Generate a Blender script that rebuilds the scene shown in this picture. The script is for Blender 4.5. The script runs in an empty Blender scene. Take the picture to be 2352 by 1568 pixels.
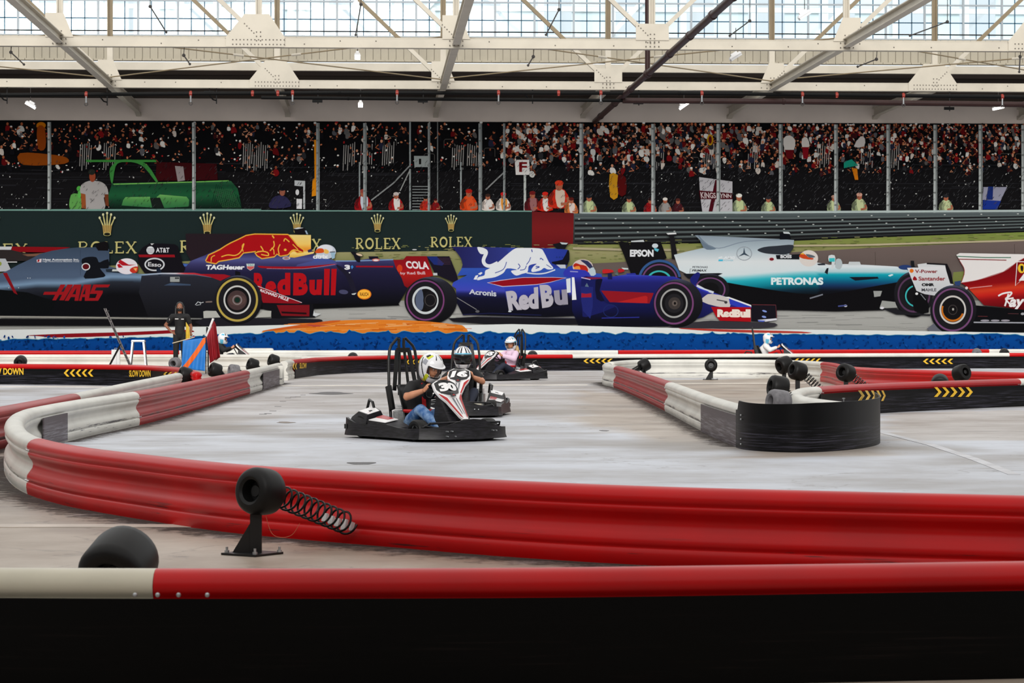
import bpy, bmesh, math, random
from mathutils import Vector, Matrix, geometry
from math import sin, cos, pi, atan, atan2, sqrt, radians

# ------------------------------------------------------------------ camera, light, exposure
FPX = 6000.0            # focal length in pixels of the 2352 px wide frame
EYE = 1.25              # eye height above the track
YH = 735.0              # horizon row
YAW = atan(316 / FPX)   # the camera looks slightly right of the hall's axis
WALL = 105.0            # distance of the end wall
scn = bpy.context.scene
COL = scn.collection

cam_d = bpy.data.cameras.new('camera')
cam_d.sensor_width = 36.0
cam_d.lens = 36.0 * FPX / 2352
cam_d.shift_y = -49 / 2352
cam_d.clip_start = 0.1
cam_d.clip_end = 400
cam_d.dof.use_dof = True
cam_d.dof.focus_distance = 27.0
cam_d.dof.aperture_fstop = 13
cam = bpy.data.objects.new('camera', cam_d)
cam.location = (0, 0, EYE)
cam.rotation_euler = (pi / 2, 0, -YAW)
COL.objects.link(cam)
scn.camera = cam

wd = bpy.data.worlds.new('overcast_sky')
scn.world = wd
wd.use_nodes = True
wn, wl = wd.node_tree.nodes, wd.node_tree.links
bg = wn['Background']
tc = wn.new('ShaderNodeTexCoord'); sp = wn.new('ShaderNodeSeparateXYZ'); cr = wn.new('ShaderNodeValToRGB')
wl.new(tc.outputs['Generated'], sp.inputs[0]); wl.new(sp.outputs['Z'], cr.inputs[0]); wl.new(cr.outputs[0], bg.inputs['Color'])
cr.color_ramp.elements[0].position = 0.0; cr.color_ramp.elements[0].color = (0.80, 0.86, 0.90, 1)
cr.color_ramp.elements[1].position = 0.6; cr.color_ramp.elements[1].color = (1.0, 0.985, 0.96, 1)
bg.inputs['Strength'].default_value = 1.12
sun_d = bpy.data.lights.new('added_fill_sun', 'SUN'); sun_d.energy = 2.5; sun_d.angle = radians(34); sun_d.color = (1.0, 0.97, 0.93)  # added behind the camera to brighten the end wall and beam fronts
sun = bpy.data.objects.new('added_fill_sun', sun_d); sun.rotation_euler = (radians(70), 0, radians(-8)); sun.location = (0, -20, 20); COL.objects.link(sun)

scn.view_settings.view_transform = 'Standard'
scn.view_settings.look = 'None'
scn.view_settings.gamma = 1
scn.view_settings.use_curve_mapping = False
scn.view_settings.exposure = 0.0
try:
    scn.cycles.use_denoising = True
    scn.cycles.max_bounces = 6
except Exception:
    pass

# ------------------------------------------------------------------ helpers: places
CA, SA = cos(YAW), sin(YAW)
EYEV = Vector((0, 0, EYE))

def ray(px, py):
    a = (px - 1176) / FPX
    return Vector((SA + a * CA, CA - a * SA, (YH - py) / FPX))

def G(px, py, z=0.0):            # the point at height z seen at a pixel
    r = ray(px, py)
    return EYEV + r * ((z - EYE) / r.z)

def onY(px, py, Y):              # the point in the plane y = Y seen at a pixel
    r = ray(px, py)
    return EYEV + r * (Y / r.y)

def atD(px, py, d):              # the point at a distance d along the view axis
    return EYEV + ray(px, py) * d

def S(r, g, b):
    f = lambda c: (c / 255 / 12.92) if c <= 10.3 else ((c / 255 + 0.055) / 1.055) ** 2.4
    return (f(r), f(g), f(b))

# ------------------------------------------------------------------ helpers: objects
def tag(o, label=None, cat=None, group=None, kind=None):
    if label: o['label'] = label
    if cat: o['category'] = cat
    if group: o['group'] = group
    if kind: o['kind'] = kind
    return o

def thing(name, label, cat, loc=(0, 0, 0), rz=0.0, group=None):
    o = bpy.data.objects.new(name, None)
    o.empty_display_size = 0.1
    COL.objects.link(o)
    o.location = loc
    o.rotation_euler = (0, 0, rz)
    return tag(o, label, cat, group)

def link(name, me, parent=None, mats=()):
    o = bpy.data.objects.new(name, me)
    COL.objects.link(o)
    for m in mats: me.materials.append(m)
    if parent: o.parent = parent
    return o

def dup(root, loc, rz, label=None, group=None):
    r = root.copy(); COL.objects.link(r)
    r.location = loc; r.rotation_euler = (0, 0, rz)
    if label: r['label'] = label
    if group: r['group'] = group
    for ch in list(root.children):
        c = ch.copy(); COL.objects.link(c); c.parent = r
        for g in ch.children:
            d = g.copy(); COL.objects.link(d); d.parent = c
    return r

def frame_of(d):
    d = Vector(d).normalized()
    up = Vector((0, 0, 1)) if abs(d.z) < 0.99 else Vector((0, 1, 0))
    a = d.cross(up).normalized()
    return a, a.cross(d).normalized(), d

class MB:
    """collects shapes; build() links them as one mesh object"""
    def __init__(self):
        self.v = []; self.f = []; self.m = []; self.c = []
    def add(self, vs, fs, mi=0):
        n = len(self.v)
        self.v += [tuple(p) for p in vs]
        self.f += [tuple(n + i for i in q) for q in fs]
        self.m += [mi] * len(fs)
    def box(self, c, s, mi=0, rot=None, taper=1.0):
        c = Vector(c); x, y, z = s[0] / 2, s[1] / 2, s[2] / 2
        vs = []
        for k, (a, b, d) in enumerate([(-1, -1, -1), (1, -1, -1), (1, 1, -1), (-1, 1, -1), (-1, -1, 1), (1, -1, 1), (1, 1, 1), (-1, 1, 1)]):
            t = taper if d > 0 else 1
            p = Vector((a * x * t, b * y * t, d * z))
            if rot is not None: p = rot @ p
            vs.append(c + p)
        self.add(vs, [(0, 3, 2, 1), (4, 5, 6, 7), (0, 1, 5, 4), (1, 2, 6, 5), (2, 3, 7, 6), (3, 0, 4, 7)], mi)
    def bar(self, p0, p1, w, h, mi=0, up=None):
        p0, p1 = Vector(p0), Vector(p1)
        a, b, d = frame_of(p1 - p0)
        if up is not None:
            b = Vector(up); a = d.cross(b).normalized(); b = a.cross(d).normalized()
        vs = [p + a * (w / 2 * i) + b * (h / 2 * j) for p in (p0, p1) for i, j in ((-1, -1), (1, -1), (1, 1), (-1, 1))]
        self.add(vs, [(0, 1, 2, 3), (7, 6, 5, 4), (0, 4, 5, 1), (1, 5, 6, 2), (2, 6, 7, 3), (3, 7, 4, 0)], mi)
    def hbeam(self, p0, p1, w, h, t, mi=0, up=(0, 0, 1)):
        """I section: two flanges and a web"""
        p0, p1 = Vector(p0), Vector(p1); d = (p1 - p0).normalized(); u = Vector(up)
        a = d.cross(u).normalized(); u = a.cross(d).normalized()
        for s in (-1, 1):
            o = u * (s * (h / 2 - t / 2))
            self.bar(p0 + o, p1 + o, w, t, mi, up=u)
        self.bar(p0, p1, t, h - 2 * t, mi, up=u)
    def cyl(self, p0, p1, r0, r1=None, n=16, mi=0, caps=True):
        p0, p1 = Vector(p0), Vector(p1); r1 = r0 if r1 is None else r1
        a, b, d = frame_of(p1 - p0)
        vs = []
        for p, r in ((p0, r0), (p1, r1)):
            for i in range(n):
                t = 2 * pi * i / n
                vs.append(p + (a * cos(t) + b * sin(t)) * r)
        fs = [(i, (i + 1) % n, n + (i + 1) % n, n + i) for i in range(n)]
        if caps: fs += [tuple(range(n))[::-1], tuple(range(n, 2 * n))]
        self.add(vs, fs, mi)
    def tube(self, pts, r, n=8, mi=0, closed=False):
        pts = [Vector(p) for p in pts]; m = len(pts)
        rs = r if isinstance(r, (list, tuple)) else [r] * m
        vs = []; prev = None
        for i, p in enumerate(pts):
            if closed: t = pts[(i + 1) % m] - pts[i - 1]
            else: t = pts[min(i + 1, m - 1)] - pts[max(i - 1, 0)]
            t.normalize()
            if prev is None: a, b, _ = frame_of(t)
            else:
                a = prev - t * prev.dot(t)
                a = a.normalized() if a.length > 1e-6 else frame_of(t)[0]
                b = a.cross(t)
                b.normalize()
            prev = a.copy()
            for k in range(n):
                q = 2 * pi * k / n
                vs.append(p + (a * cos(q) + b * sin(q)) * rs[i])
        fs = []
        for i in range(m if closed else m - 1):
            j = (i + 1) % m
            for k in range(n):
                l = (k + 1) % n
                fs.append((i * n + k, i * n + l, j * n + l, j * n + k))
        if not closed: fs += [tuple(range(n))[::-1], tuple(range((m - 1) * n, m * n))]
        self.add(vs, fs, mi)
    def lathe(self, prof, c=(0, 0, 0), axis=(0, 0, 1), n=24, mi=0, scale=(1, 1)):
        c = Vector(c); a, b, d = frame_of(axis); m = len(prof); vs = []
        for r, z in prof:
            for k in range(n):
                q = 2 * pi * k / n
                vs.append(c + d * z + (a * cos(q) * scale[0] + b * sin(q) * scale[1]) * r)
        fs = [(i * n + k, i * n + (k + 1) % n, (i + 1) * n + (k + 1) % n, (i + 1) * n + k) for i in range(m - 1) for k in range(n)]
        if prof[0][0] > 1e-6 and prof[0] != prof[-1]: fs.append(tuple(range(n))[::-1])
        if prof[-1][0] > 1e-6 and prof[0] != prof[-1]: fs.append(tuple(range((m - 1) * n, m * n)))
        self.add(vs, fs, mi)
    def ball(self, c, r, n=12, mi=0, rot=None):
        rx, ry, rz = (r, r, r) if not isinstance(r, (tuple, list)) else r
        c = Vector(c); m = n // 2 + 1; vs = []
        for i in range(m + 1):
            th = pi * i / m
            for k in range(n):
                q = 2 * pi * k / n
                p = Vector((rx * sin(th) * cos(q), ry * sin(th) * sin(q), rz * cos(th)))
                if rot is not None: p = rot @ p
                vs.append(c + p)
        self.add(vs, [(i * n + k, (i + 1) * n + k, (i + 1) * n + (k + 1) % n, i * n + (k + 1) % n) for i in range(m) for k in range(n)], mi)
    def prism(self, poly, off, mi=0):
        """poly: 3-D outline, extruded by the vector off"""
        n = len(poly); off = Vector(off)
        vs = [Vector(p) for p in poly] + [Vector(p) + off for p in poly]
        self.add(vs, [tuple(range(n))[::-1], tuple(range(n, 2 * n))] + [(i, (i + 1) % n, n + (i + 1) % n, n + i) for i in range(n)], mi)
    def loft(self, rings, mi=0, closed=True, caps=True):
        n = len(rings[0]); vs = [p for r in rings for p in r]; fs = []
        for i in range(len(rings) - 1):
            for k in range(n if closed else n - 1):
                l = (k + 1) % n
                fs.append((i * n + k, i * n + l, (i + 1) * n + l, (i + 1) * n + k))
        if caps: fs += [tuple(range(n))[::-1], tuple(range((len(rings) - 1) * n, len(rings) * n))]
        self.add(vs, fs, mi)
    def mesh(self, name, smooth=True, angle=35, fix=True, weld=1e-5):
        me = bpy.data.meshes.new(name)
        me.from_pydata(self.v, [], self.f)
        me.polygons.foreach_set('material_index', self.m)
        if fix:
            bm = bmesh.new(); bm.from_mesh(me)
            if weld: bmesh.ops.remove_doubles(bm, verts=bm.verts, dist=weld)
            bmesh.ops.recalc_face_normals(bm, faces=bm.faces)
            bm.to_mesh(me); bm.free()
        if smooth:
            me.polygons.foreach_set('use_smooth', [True] * len(me.polygons))
            me.set_sharp_from_angle(angle=radians(angle))
        me.update()
        return me
    def build(self, name, mats, parent=None, **kw):
        if not isinstance(mats, (list, tuple)): mats = [mats]
        return link(name, self.mesh(name, **kw), parent, mats)

# ------------------------------------------------------------------ helpers: materials
def new_mat(name):
    m = bpy.data.materials.new(name); m.use_nodes = True
    return m, m.node_tree.nodes, m.node_tree.links, m.node_tree.nodes['Principled BSDF']

def noise_node(n, l, scale, stretch=(1, 1, 1), detail=4, coord='Object', rough=0.55):
    t = n.new('ShaderNodeTexCoord'); mp = n.new('ShaderNodeMapping'); ns = n.new('ShaderNodeTexNoise')
    mp.inputs['Scale'].default_value = stretch
    ns.inputs['Scale'].default_value = scale; ns.inputs['Detail'].default_value = detail; ns.inputs['Roughness'].default_value = rough
    if coord == 'World':
        g = n.new('ShaderNodeNewGeometry'); l.new(g.outputs['Position'], mp.inputs[0])
    else: l.new(t.outputs[coord], mp.inputs[0])
    l.new(mp.outputs[0], ns.inputs['Vector'])
    return ns.outputs['Fac']

def ramp(n, l, src, a, b, ca=(0, 0, 0), cb=(1, 1, 1)):
    r = n.new('ShaderNodeValToRGB'); e = r.color_ramp.elements
    e[0].position, e[1].position = a, b
    e[0].color = (*ca, 1); e[1].color = (*cb, 1)
    l.new(src, r.inputs[0]); return r.outputs[0]

def mixc(n, l, fac, a, b):
    m = n.new('ShaderNodeMix'); m.data_type = 'RGBA'
    for sock, v in ((0, fac), (6, a), (7, b)):
        if isinstance(v, (int, float)): m.inputs[sock].default_value = v
        elif isinstance(v, tuple): m.inputs[sock].default_value = (*v[:3], 1)
        else: l.new(v, m.inputs[sock])
    return m.outputs[2]

def mat(name, col, rough=0.5, metal=0.0, var=0.0, vscale=6, dark=None, stretch=(1, 1, 1), bump=0.0, bscale=60, coat=0.0, spec=None):
    m, n, l, p = new_mat(name)
    p.inputs['Base Color'].default_value = (*col, 1)
    p.inputs['Roughness'].default_value = rough
    p.inputs['Metallic'].default_value = metal
    if coat: p.inputs['Coat Weight'].default_value = coat; p.inputs['Coat Roughness'].default_value = 0.08
    if spec is not None: p.inputs['Specular IOR Level'].default_value = spec
    if var:
        d = dark or tuple(c * (1 - var) for c in col)
        f = noise_node(n, l, vscale, stretch)
        l.new(mixc(n, l, ramp(n, l, f, 0.4, 0.65), col, d), p.inputs['Base Color'])
    if bump:
        b = n.new('ShaderNodeBump'); b.inputs['Strength'].default_value = bump; b.inputs['Distance'].default_value = 0.01
        l.new(noise_node(n, l, bscale, stretch), b.inputs['Height']); l.new(b.outputs[0], p.inputs['Normal'])
    return m

def glow(name, col, strength):
    m, n, l, p = new_mat(name)
    p.inputs['Base Color'].default_value = (*col, 1)
    p.inputs['Emission Color'].default_value = (*col, 1); p.inputs['Emission Strength'].default_value = strength
    return m

def rail_mat(name, col, scuff, height_wear=True):
    """moulded plastic rail: faded on top, dark scrape marks along the bulge karts rub against"""
    m, n, l, p = new_mat(name)
    p.inputs['Roughness'].default_value = 0.33; p.inputs['Specular IOR Level'].default_value = 0.22
    f1 = noise_node(n, l, 1.3, (1, 1, 1), 5, 'World')
    f2 = noise_node(n, l, 4.0, (0.5, 0.5, 14), 6, 'World', 0.65)
    g = n.new('ShaderNodeNewGeometry'); s = n.new('ShaderNodeSeparateXYZ'); l.new(g.outputs['Position'], s.inputs[0])
    dull = tuple(c * 0.74 + 0.006 for c in col)
    c1 = mixc(n, l, ramp(n, l, f1, 0.35, 0.75), col, dull)
    band = n.new('ShaderNodeMapRange'); band.interpolation_type = 'SMOOTHSTEP'
    l.new(s.outputs['Z'], band.inputs['Value'])
    band.inputs['From Min'].default_value = 0.17; band.inputs['From Max'].default_value = 0.09
    mm = n.new('ShaderNodeMath'); mm.operation = 'MULTIPLY'
    l.new(ramp(n, l, f2, 0.60, 0.66), mm.inputs[0]); l.new(band.outputs[0], mm.inputs[1])
    c2 = mixc(n, l, mm.outputs[0], c1, scuff)
    b2 = n.new('ShaderNodeMapRange'); b2.interpolation_type = 'SMOOTHSTEP'; l.new(s.outputs['Z'], b2.inputs['Value'])
    b2.inputs['From Min'].default_value = 0.128; b2.inputs['From Max'].default_value = 0.112
    b3 = n.new('ShaderNodeMapRange'); b3.interpolation_type = 'SMOOTHSTEP'; l.new(s.outputs['Z'], b3.inputs['Value'])
    b3.inputs['From Min'].default_value = 0.088; b3.inputs['From Max'].default_value = 0.100
    m2 = n.new('ShaderNodeMath'); m2.operation = 'MULTIPLY'; l.new(b2.outputs[0], m2.inputs[0]); l.new(b3.outputs[0], m2.inputs[1])
    m3 = n.new('ShaderNodeMath'); m3.operation = 'MULTIPLY'; l.new(m2.outputs[0], m3.inputs[0])
    l.new(ramp(n, l, noise_node(n, l, 1.1, (1, 1, 10), 6, 'World', 0.7), 0.47, 0.56), m3.inputs[1])
    far = n.new('ShaderNodeMapRange'); l.new(s.outputs['Y'], far.inputs['Value']); far.inputs['From Min'].default_value = 20.0; far.inputs['From Max'].default_value = 23.0
    m4 = n.new('ShaderNodeMath'); m4.operation = 'MULTIPLY'; l.new(m3.outputs[0], m4.inputs[0]); l.new(far.outputs[0], m4.inputs[1])
    c2 = mixc(n, l, m4.outputs[0], c2, scuff)
    tiny = ramp(n, l, noise_node(n, l, 9.0, (0.4, 0.4, 10), 5, 'World', 0.7), 0.70, 0.74)
    c3 = mixc(n, l, tiny, c2, tuple(c * 0.35 for c in col))
    l.new(c3, p.inputs['Base Color'])
    return m

def skirt_mat(name, base, streak, thr=0.6):
    m, n, l, p = new_mat(name)
    p.inputs['Roughness'].default_value = 0.45; p.inputs['Specular IOR Level'].default_value = 0.12
    f = noise_node(n, l, 3.0, (0.45, 0.45, 26), 7, 'World', 0.7)
    g = n.new('ShaderNodeNewGeometry'); s = n.new('ShaderNodeSeparateXYZ'); l.new(g.outputs['Position'], s.inputs[0])
    band = n.new('ShaderNodeMapRange'); l.new(s.outputs['Z'], band.inputs['Value'])
    band.inputs['From Min'].default_value = 0.27; band.inputs['From Max'].default_value = 0.17
    band.inputs['To Max'].default_value = 0.9
    mm = n.new('ShaderNodeMath'); mm.operation = 'MULTIPLY'
    l.new(ramp(n, l, f, thr - 0.12, thr + 0.12), mm.inputs[0]); l.new(band.outputs[0], mm.inputs[1])
    l.new(mixc(n, l, mm.outputs[0], base, streak), p.inputs['Base Color'])
    return m

M = {}
M['red_rail'] = rail_mat('red plastic rail', S(188, 6, 9), S(90, 30, 30))
M['faded_rail'] = rail_mat('faded red plastic rail', S(164, 30, 34), S(78, 60, 62))
M['white_rail'] = rail_mat('white plastic rail', S(222, 220, 212), S(80, 78, 84))
M['cream_rail'] = rail_mat('cream plastic rail', S(205, 198, 178), S(95, 88, 80))
M['skirt'] = skirt_mat('black rubber board', S(7, 7, 8), S(78, 76, 90), 0.61)
M['skirt_dark'] = skirt_mat('clean black rubber board', S(2, 2, 2), S(34, 27, 25), 0.68)
M['skirt_grey'] = skirt_mat('worn grey rubber board', S(88, 80, 84), S(170, 168, 176), 0.6)
M['rubber'] = mat('black tyre rubber', S(15, 14, 14), 0.46, var=0.4, vscale=14, spec=0.25)
M['rubber_grey'] = mat('greyed tyre rubber', S(110, 108, 112), 0.5, var=0.4, vscale=14)
M['blacksteel'] = mat('black painted steel', S(14, 14, 15), 0.4, 0.2)
M['spring'] = mat('black spring wire', S(16, 16, 16), 0.28, 0.6)
M['dull_steel'] = mat('dull scratched steel', S(112, 106, 106), 0.5, 0.3, var=.5, vscale=12)
M['galv'] = mat('galvanised steel', S(185, 188, 190), 0.35, 0.8, var=0.3, vscale=40)
M['yellow'] = mat('yellow marking', S(240, 190, 40), 0.5, var=0.25, vscale=25)
M['steel'] = mat('off white painted steel', S(192, 184, 168), 0.5, var=0.10, vscale=1.2)
M['steel_tan'] = mat('tan toned steel', S(132, 116, 88), 0.55, var=0.15, vscale=1.5)  # tan stands for backlit shade on the far truss; the rods share it
M['rivet'] = mat('grey rivet head', S(92, 86, 78), 0.5, 0.3)
M['plaster'] = mat('off white plaster', S(214, 202, 192), 0.8, var=0.08, vscale=0.6)
M['brown'] = mat('dark brown boards', S(58, 46, 36), 0.7, var=0.5, vscale=0.7, stretch=(0.3, 3, 1))
M['pipe_brown'] = mat('dark maroon pipe', S(52, 30, 28), 0.45, 0.0, var=0.25, vscale=2, spec=0.25)
M['pipe_black'] = mat('black pipe', S(6, 6, 6), 0.5, 0.0, spec=0.12)
M['redpaint'] = mat('orange red fitting', S(140, 36, 18), 0.45)
M['fascia'] = mat('cream panelling', S(168, 160, 142), 0.6, var=0.12, vscale=1.0)  # darker than the steel: shading behind the posts put into the colour
M['lamp'] = glow('lit lamp diffuser', (1.0, 0.95, 0.88), 9.0)
M['white_metal'] = mat('white enamel', S(225, 225, 225), 0.35)
M['grey_metal'] = mat('mullion grey steel', S(150, 158, 164), 0.45, 0.2)
M['blue_metal'] = mat('thin blue grey bar', S(44, 84, 108), 0.45, 0.2)
M['cable'] = mat('dark cable', S(50, 46, 44), 0.6)
# ------------------------------------------------------------------ the setting
def structure(name, mb, m, parent=None, **kw):
    o = mb.build(name, m, parent, **kw)
    if not parent: o['kind'] = 'structure'
    return o

def floor_material():
    m, n, l, p = new_mat('polished concrete floor')
    at = n.new('ShaderNodeAttribute'); at.attribute_name = 'dust'
    f1 = noise_node(n, l, 0.55, (1, 1, 1), 9, 'World', 0.62)
    f2 = noise_node(n, l, 2.2, (1, 0.8, 1), 9, 'World', 0.7)
    f3 = noise_node(n, l, 0.22, (1, 1, 1), 4, 'World', 0.5)
    lane = mixc(n, l, ramp(n, l, f1, 0.38, 0.66), S(194, 198, 207), S(158, 156, 157))
    dust = mixc(n, l, ramp(n, l, f1, 0.35, 0.68), S(178, 166, 152), S(128, 108, 92))
    c = mixc(n, l, at.outputs['Fac'], lane, dust)
    c = mixc(n, l, ramp(n, l, f3, 0.50, 0.68), c, S(132, 124, 117))
    # black rubber smears left by the tyres
    c = mixc(n, l, ramp(n, l, f2, 0.63, 0.72), c, S(92, 86, 84))
    f4 = noise_node(n, l, 1.2, (0.16, 2.2, 1), 8, 'World', 0.7)
    c = mixc(n, l, ramp(n, l, f4, 0.60, 0.70), c, S(86, 80, 80))
    # fine cracks
    v = n.new('ShaderNodeTexVoronoi'); v.feature = 'DISTANCE_TO_EDGE'; v.inputs['Scale'].default_value = 0.21
    g = n.new('ShaderNodeNewGeometry'); 
    wv = n.new('ShaderNodeVectorMath'); wv.operation = 'MULTIPLY_ADD'; nz = n.new('ShaderNodeTexNoise'); nz.inputs['Scale'].default_value = 1.4; nz.inputs['Detail'].default_value = 6
    l.new(g.outputs['Position'], nz.inputs['Vector']); l.new(nz.outputs['Color'], wv.inputs[0]); wv.inputs[1].default_value = (1.6, 1.6, 0); l.new(g.outputs['Position'], wv.inputs[2])
    l.new(wv.outputs[0], v.inputs['Vector'])
    c = mixc(n, l, ramp(n, l, v.outputs['Distance'], 0.0, 0.003, (0.4, 0.4, 0.4), (0, 0, 0)), c, S(95, 85, 78))
    l.new(c, p.inputs['Base Color'])
    rr = n.new('ShaderNodeMapRange'); l.new(f1, rr.inputs['Value'])
    rr.inputs['To Min'].default_value = 0.36; rr.inputs['To Max'].default_value = 0.55
    l.new(rr.outputs[0], p.inputs['Roughness'])
    p.inputs['Specular IOR Level'].default_value = 0.35
    return m

def inside(p, poly):
    x, y = p; c = False; j = len(poly) - 1
    for i in range(len(poly)):
        xi, yi = poly[i]; xj, yj = poly[j]
        if (yi > y) != (yj > y) and x < (xj - xi) * (y - yi) / (yj - yi) + xi: c = not c
        j = i
    return c

X0, X1, Y0, Y1 = -26.0, 44.0, -6.0, WALL
def px_poly(pts): return [tuple(G(x, y, 0)[:2]) for x, y in pts]
dusty = [px_poly([(-400, 1100), (28, 1075), (80, 1120), (300, 1190), (700, 1245), (1200, 1285), (1700, 1310), (3000, 1310), (3000, 1900), (-600, 1900)]),
         px_poly([(1395, 872), (1600, 872), (1870, 866), (2400, 900), (2400, 930), (1860, 950), (1700, 960), (1545, 900)]),
         px_poly([(0, 850), (640, 842), (660, 870), (300, 930), (100, 980), (28, 1075), (-100, 1070), (-100, 1000), (420, 880)])]
mb = MB(); nx, ny = 210, 333
for j in range(ny + 1):
    for i in range(nx + 1):
        mb.v.append((X0 + (X1 - X0) * i / nx, Y0 + (Y1 - Y0) * j / ny, 0))
for j in range(ny):
    for i in range(nx):
        a = j * (nx + 1) + i
        mb.f.append((a, a + 1, a + nx + 2, a + nx + 1)); mb.m.append(0)
me = mb.mesh('floor', smooth=False, fix=False)
at = me.attributes.new('dust', 'FLOAT', 'POINT')
worn = [(px_poly([(640, 857), (1390, 852), (1420, 872), (1640, 1000), (1540, 1020), (1200, 950), (700, 950), (330, 1000), (560, 900)]), .42),  # zones blended part way toward the browner floor tone
        (px_poly([(1330, 896), (1540, 915), (1700, 1036), (1500, 1012), (1330, 965)]), .9), (px_poly([(2030, 948), (2500, 938), (2500, 1010), (2030, 1012)]), .6), (px_poly([(1700, 1036), (2040, 1030), (2060, 1046), (1700, 1052)]), .8)]
at.data.foreach_set('value', [max([1.0 if any(inside((v[0], v[1]), q) for q in dusty) else 0.0] + [w for q, w in worn if inside((v[0], v[1]), q)]) for v in mb.v])
fl = link('floor', me, None, [floor_material()]); fl['kind'] = 'structure'
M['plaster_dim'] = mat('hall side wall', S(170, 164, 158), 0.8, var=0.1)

b = MB(); b.box(((X0 + X1) / 2, WALL + 0.15, 5.15), (X1 - X0, 0.3, 10.3)); structure('wall_back', b, M['plaster'])
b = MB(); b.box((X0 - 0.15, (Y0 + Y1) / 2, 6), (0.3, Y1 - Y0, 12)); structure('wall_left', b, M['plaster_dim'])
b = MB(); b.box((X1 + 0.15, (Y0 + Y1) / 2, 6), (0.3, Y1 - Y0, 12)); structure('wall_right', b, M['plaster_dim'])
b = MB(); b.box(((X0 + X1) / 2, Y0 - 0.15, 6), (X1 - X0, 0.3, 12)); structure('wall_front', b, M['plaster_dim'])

zt = lambda y, Y, x=860: onY(x, y, Y).z          # height of a row in the plane Y
# low roof between the glazed monitor and the end wall
TY2 = 93.7; TY1 = 78.8; GY = 97.6
zc_near = zt(163, GY) + 0.02; zc_far = zt(228, WALL)
b = MB(); b.prism([(X0, GY + 0.1, zc_near), (X0, WALL, zc_far), (X0, WALL, zc_far + 0.25), (X0, GY + 0.1, zc_near + 0.25)], (X1 - X0, 0, 0))
structure('ceiling', b, M['brown'])
# purlins under the low roof
for k in range(3):
    t = (k + 0.6) / 3
    y = GY + (WALL - GY) * t; z = zc_near + (zc_far - zc_near) * t - 0.07
    b = MB(); b.box(((X0 + X1) / 2, y, z), (X1 - X0 - 0.02, 0.12, 0.14)); o = structure('trim_%d' % (k + 3), b, M['brown'])

# eaves beam under the panelled fascia
b = MB(); za, zb = zt(146, GY - 0.3), zt(163.5, GY - 0.3)
b.box(((X0 + X1) / 2, GY - 0.3, (za + zb) / 2), (X1 - X0 - 0.02, 0.22, za - zb)); 
structure('trim_1', b, M['steel'])
# fascia of upright panels with a stepped lip of bolts below
b = MB(); zf0, zf1 = zt(143, GY), zt(85, GY)
k = X0 + 0.02; i = 0
while k < X1 - 0.3:
    b.box((k + 0.14, GY - 0.02 + (0.015 if i % 2 else 0), (zf0 + zf1) / 2), (0.262, 0.05, zf1 - zf0)); k += 0.285; i += 1
b.box(((X0 + X1) / 2, GY + 0.04, (zf0 + zf1) / 2), (X1 - X0 - 0.02, 0.04, zf1 - zf0))
k = X0 + 0.3
while k < X1 - 0.3:
    b.box((k, GY - 0.07, zf0 + 0.05), (0.34, 0.10, 0.07)); k += 0.36
structure('trim_2', b, M['fascia'])

# glazed monitor: mullions, fine bars, panes of clear glass
def glass_material():
    m, n, l, p = new_mat('clear window glass')
    out = n['Material Output']; tr = n.new('ShaderNodeBsdfTransparent'); gl = n.new('ShaderNodeBsdfGlossy'); mx = n.new('ShaderNodeMixShader')
    tr.inputs[0].default_value = (0.93, 0.98, 1.0, 1); gl.inputs['Roughness'].default_value = 0.05
    mx.inputs[0].default_value = 0.06
    l.new(tr.outputs[0], mx.inputs[1]); l.new(gl.outputs[0], mx.inputs[2]); l.new(mx.outputs[0], out.inputs[0])
    return m
M['glass'] = glass_material()
zg0 = zt(86, GY); zg1 = zg0 + 2.9; pitch = 1.475
xs0 = onY(41, 50, GY).x; nk = 0
x = xs0 - pitch * 12
n_w = 0
while x < X1 - 2:
    if x > X0 + 0.1:
        n_w += 1
        f = MB()
        f.box((x, GY + 0.03, (zg0 + zg1) / 2), (0.075, 0.09, zg1 - zg0))
        for zz, h in ((zg0 + 0.03, 0.07), (zt(4, GY), 0.06), (zg1 - 0.03, 0.06)):
            f.box((x + pitch / 2, GY + 0.03, zz), (pitch - 0.075, 0.06, h))
        fr = structure('window_%d' % n_w, f, M['grey_metal'])
        g = MB()
        for q in (1, 2):
            g.box((x + pitch * q / 3, GY + 0.03, (zg0 + zg1) / 2), (0.036, 0.03, zg1 - zg0))
        g.box((x + pitch / 2, GY + 0.03, zt(45, GY)), (pitch - 0.08, 0.03, 0.04))
        g.build('glazing_bar', M['blue_metal'], fr)
        g = MB(); g.box((x + pitch / 2, GY + 0.05, (zg0 + zg1) / 2), (pitch - 0.08, 0.008, zg1 - zg0)); g.build('pane', M['glass'], fr)
    x += pitch

# the neighbouring bay seen hazily through the glazing: white frame with pale panes
M['pale_frame'] = mat('sunlit white frame', S(235, 238, 238), 0.6)
M['pale_pane'] = mat('pale blue panes', S(222, 238, 242), 0.35, var=0.05, vscale=1.2)
fac = []; YB = 113.0; zb0 = zt(90, YB); zb1 = zb0 + 2.3
x = X0 - 4
fr = MB()
while x < X1 + 8:
    fr.box((x, YB, (zb0 + zb1) / 2), (0.28, 0.2, zb1 - zb0)); x += 3.1
    fac.append(x)
for zz in (zb0 + 0.1, zb0 + 1.35, zb1): fr.box(((X0 + X1) / 2, YB - 0.02, zz), (X1 - X0 + 12, 0.22, 0.22))
xx = X0
while xx < X1:
    fr.bar((xx, YB - 0.3, zb0), (xx + 2.2, YB - 0.3, zb1), 0.2, 0.2); xx += 9.0
nb = thing('neighbouring_bay', 'pale white framed rooflight of the next bay, seen bleached through the glazing', 'building', (0, 0, 0))
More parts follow.
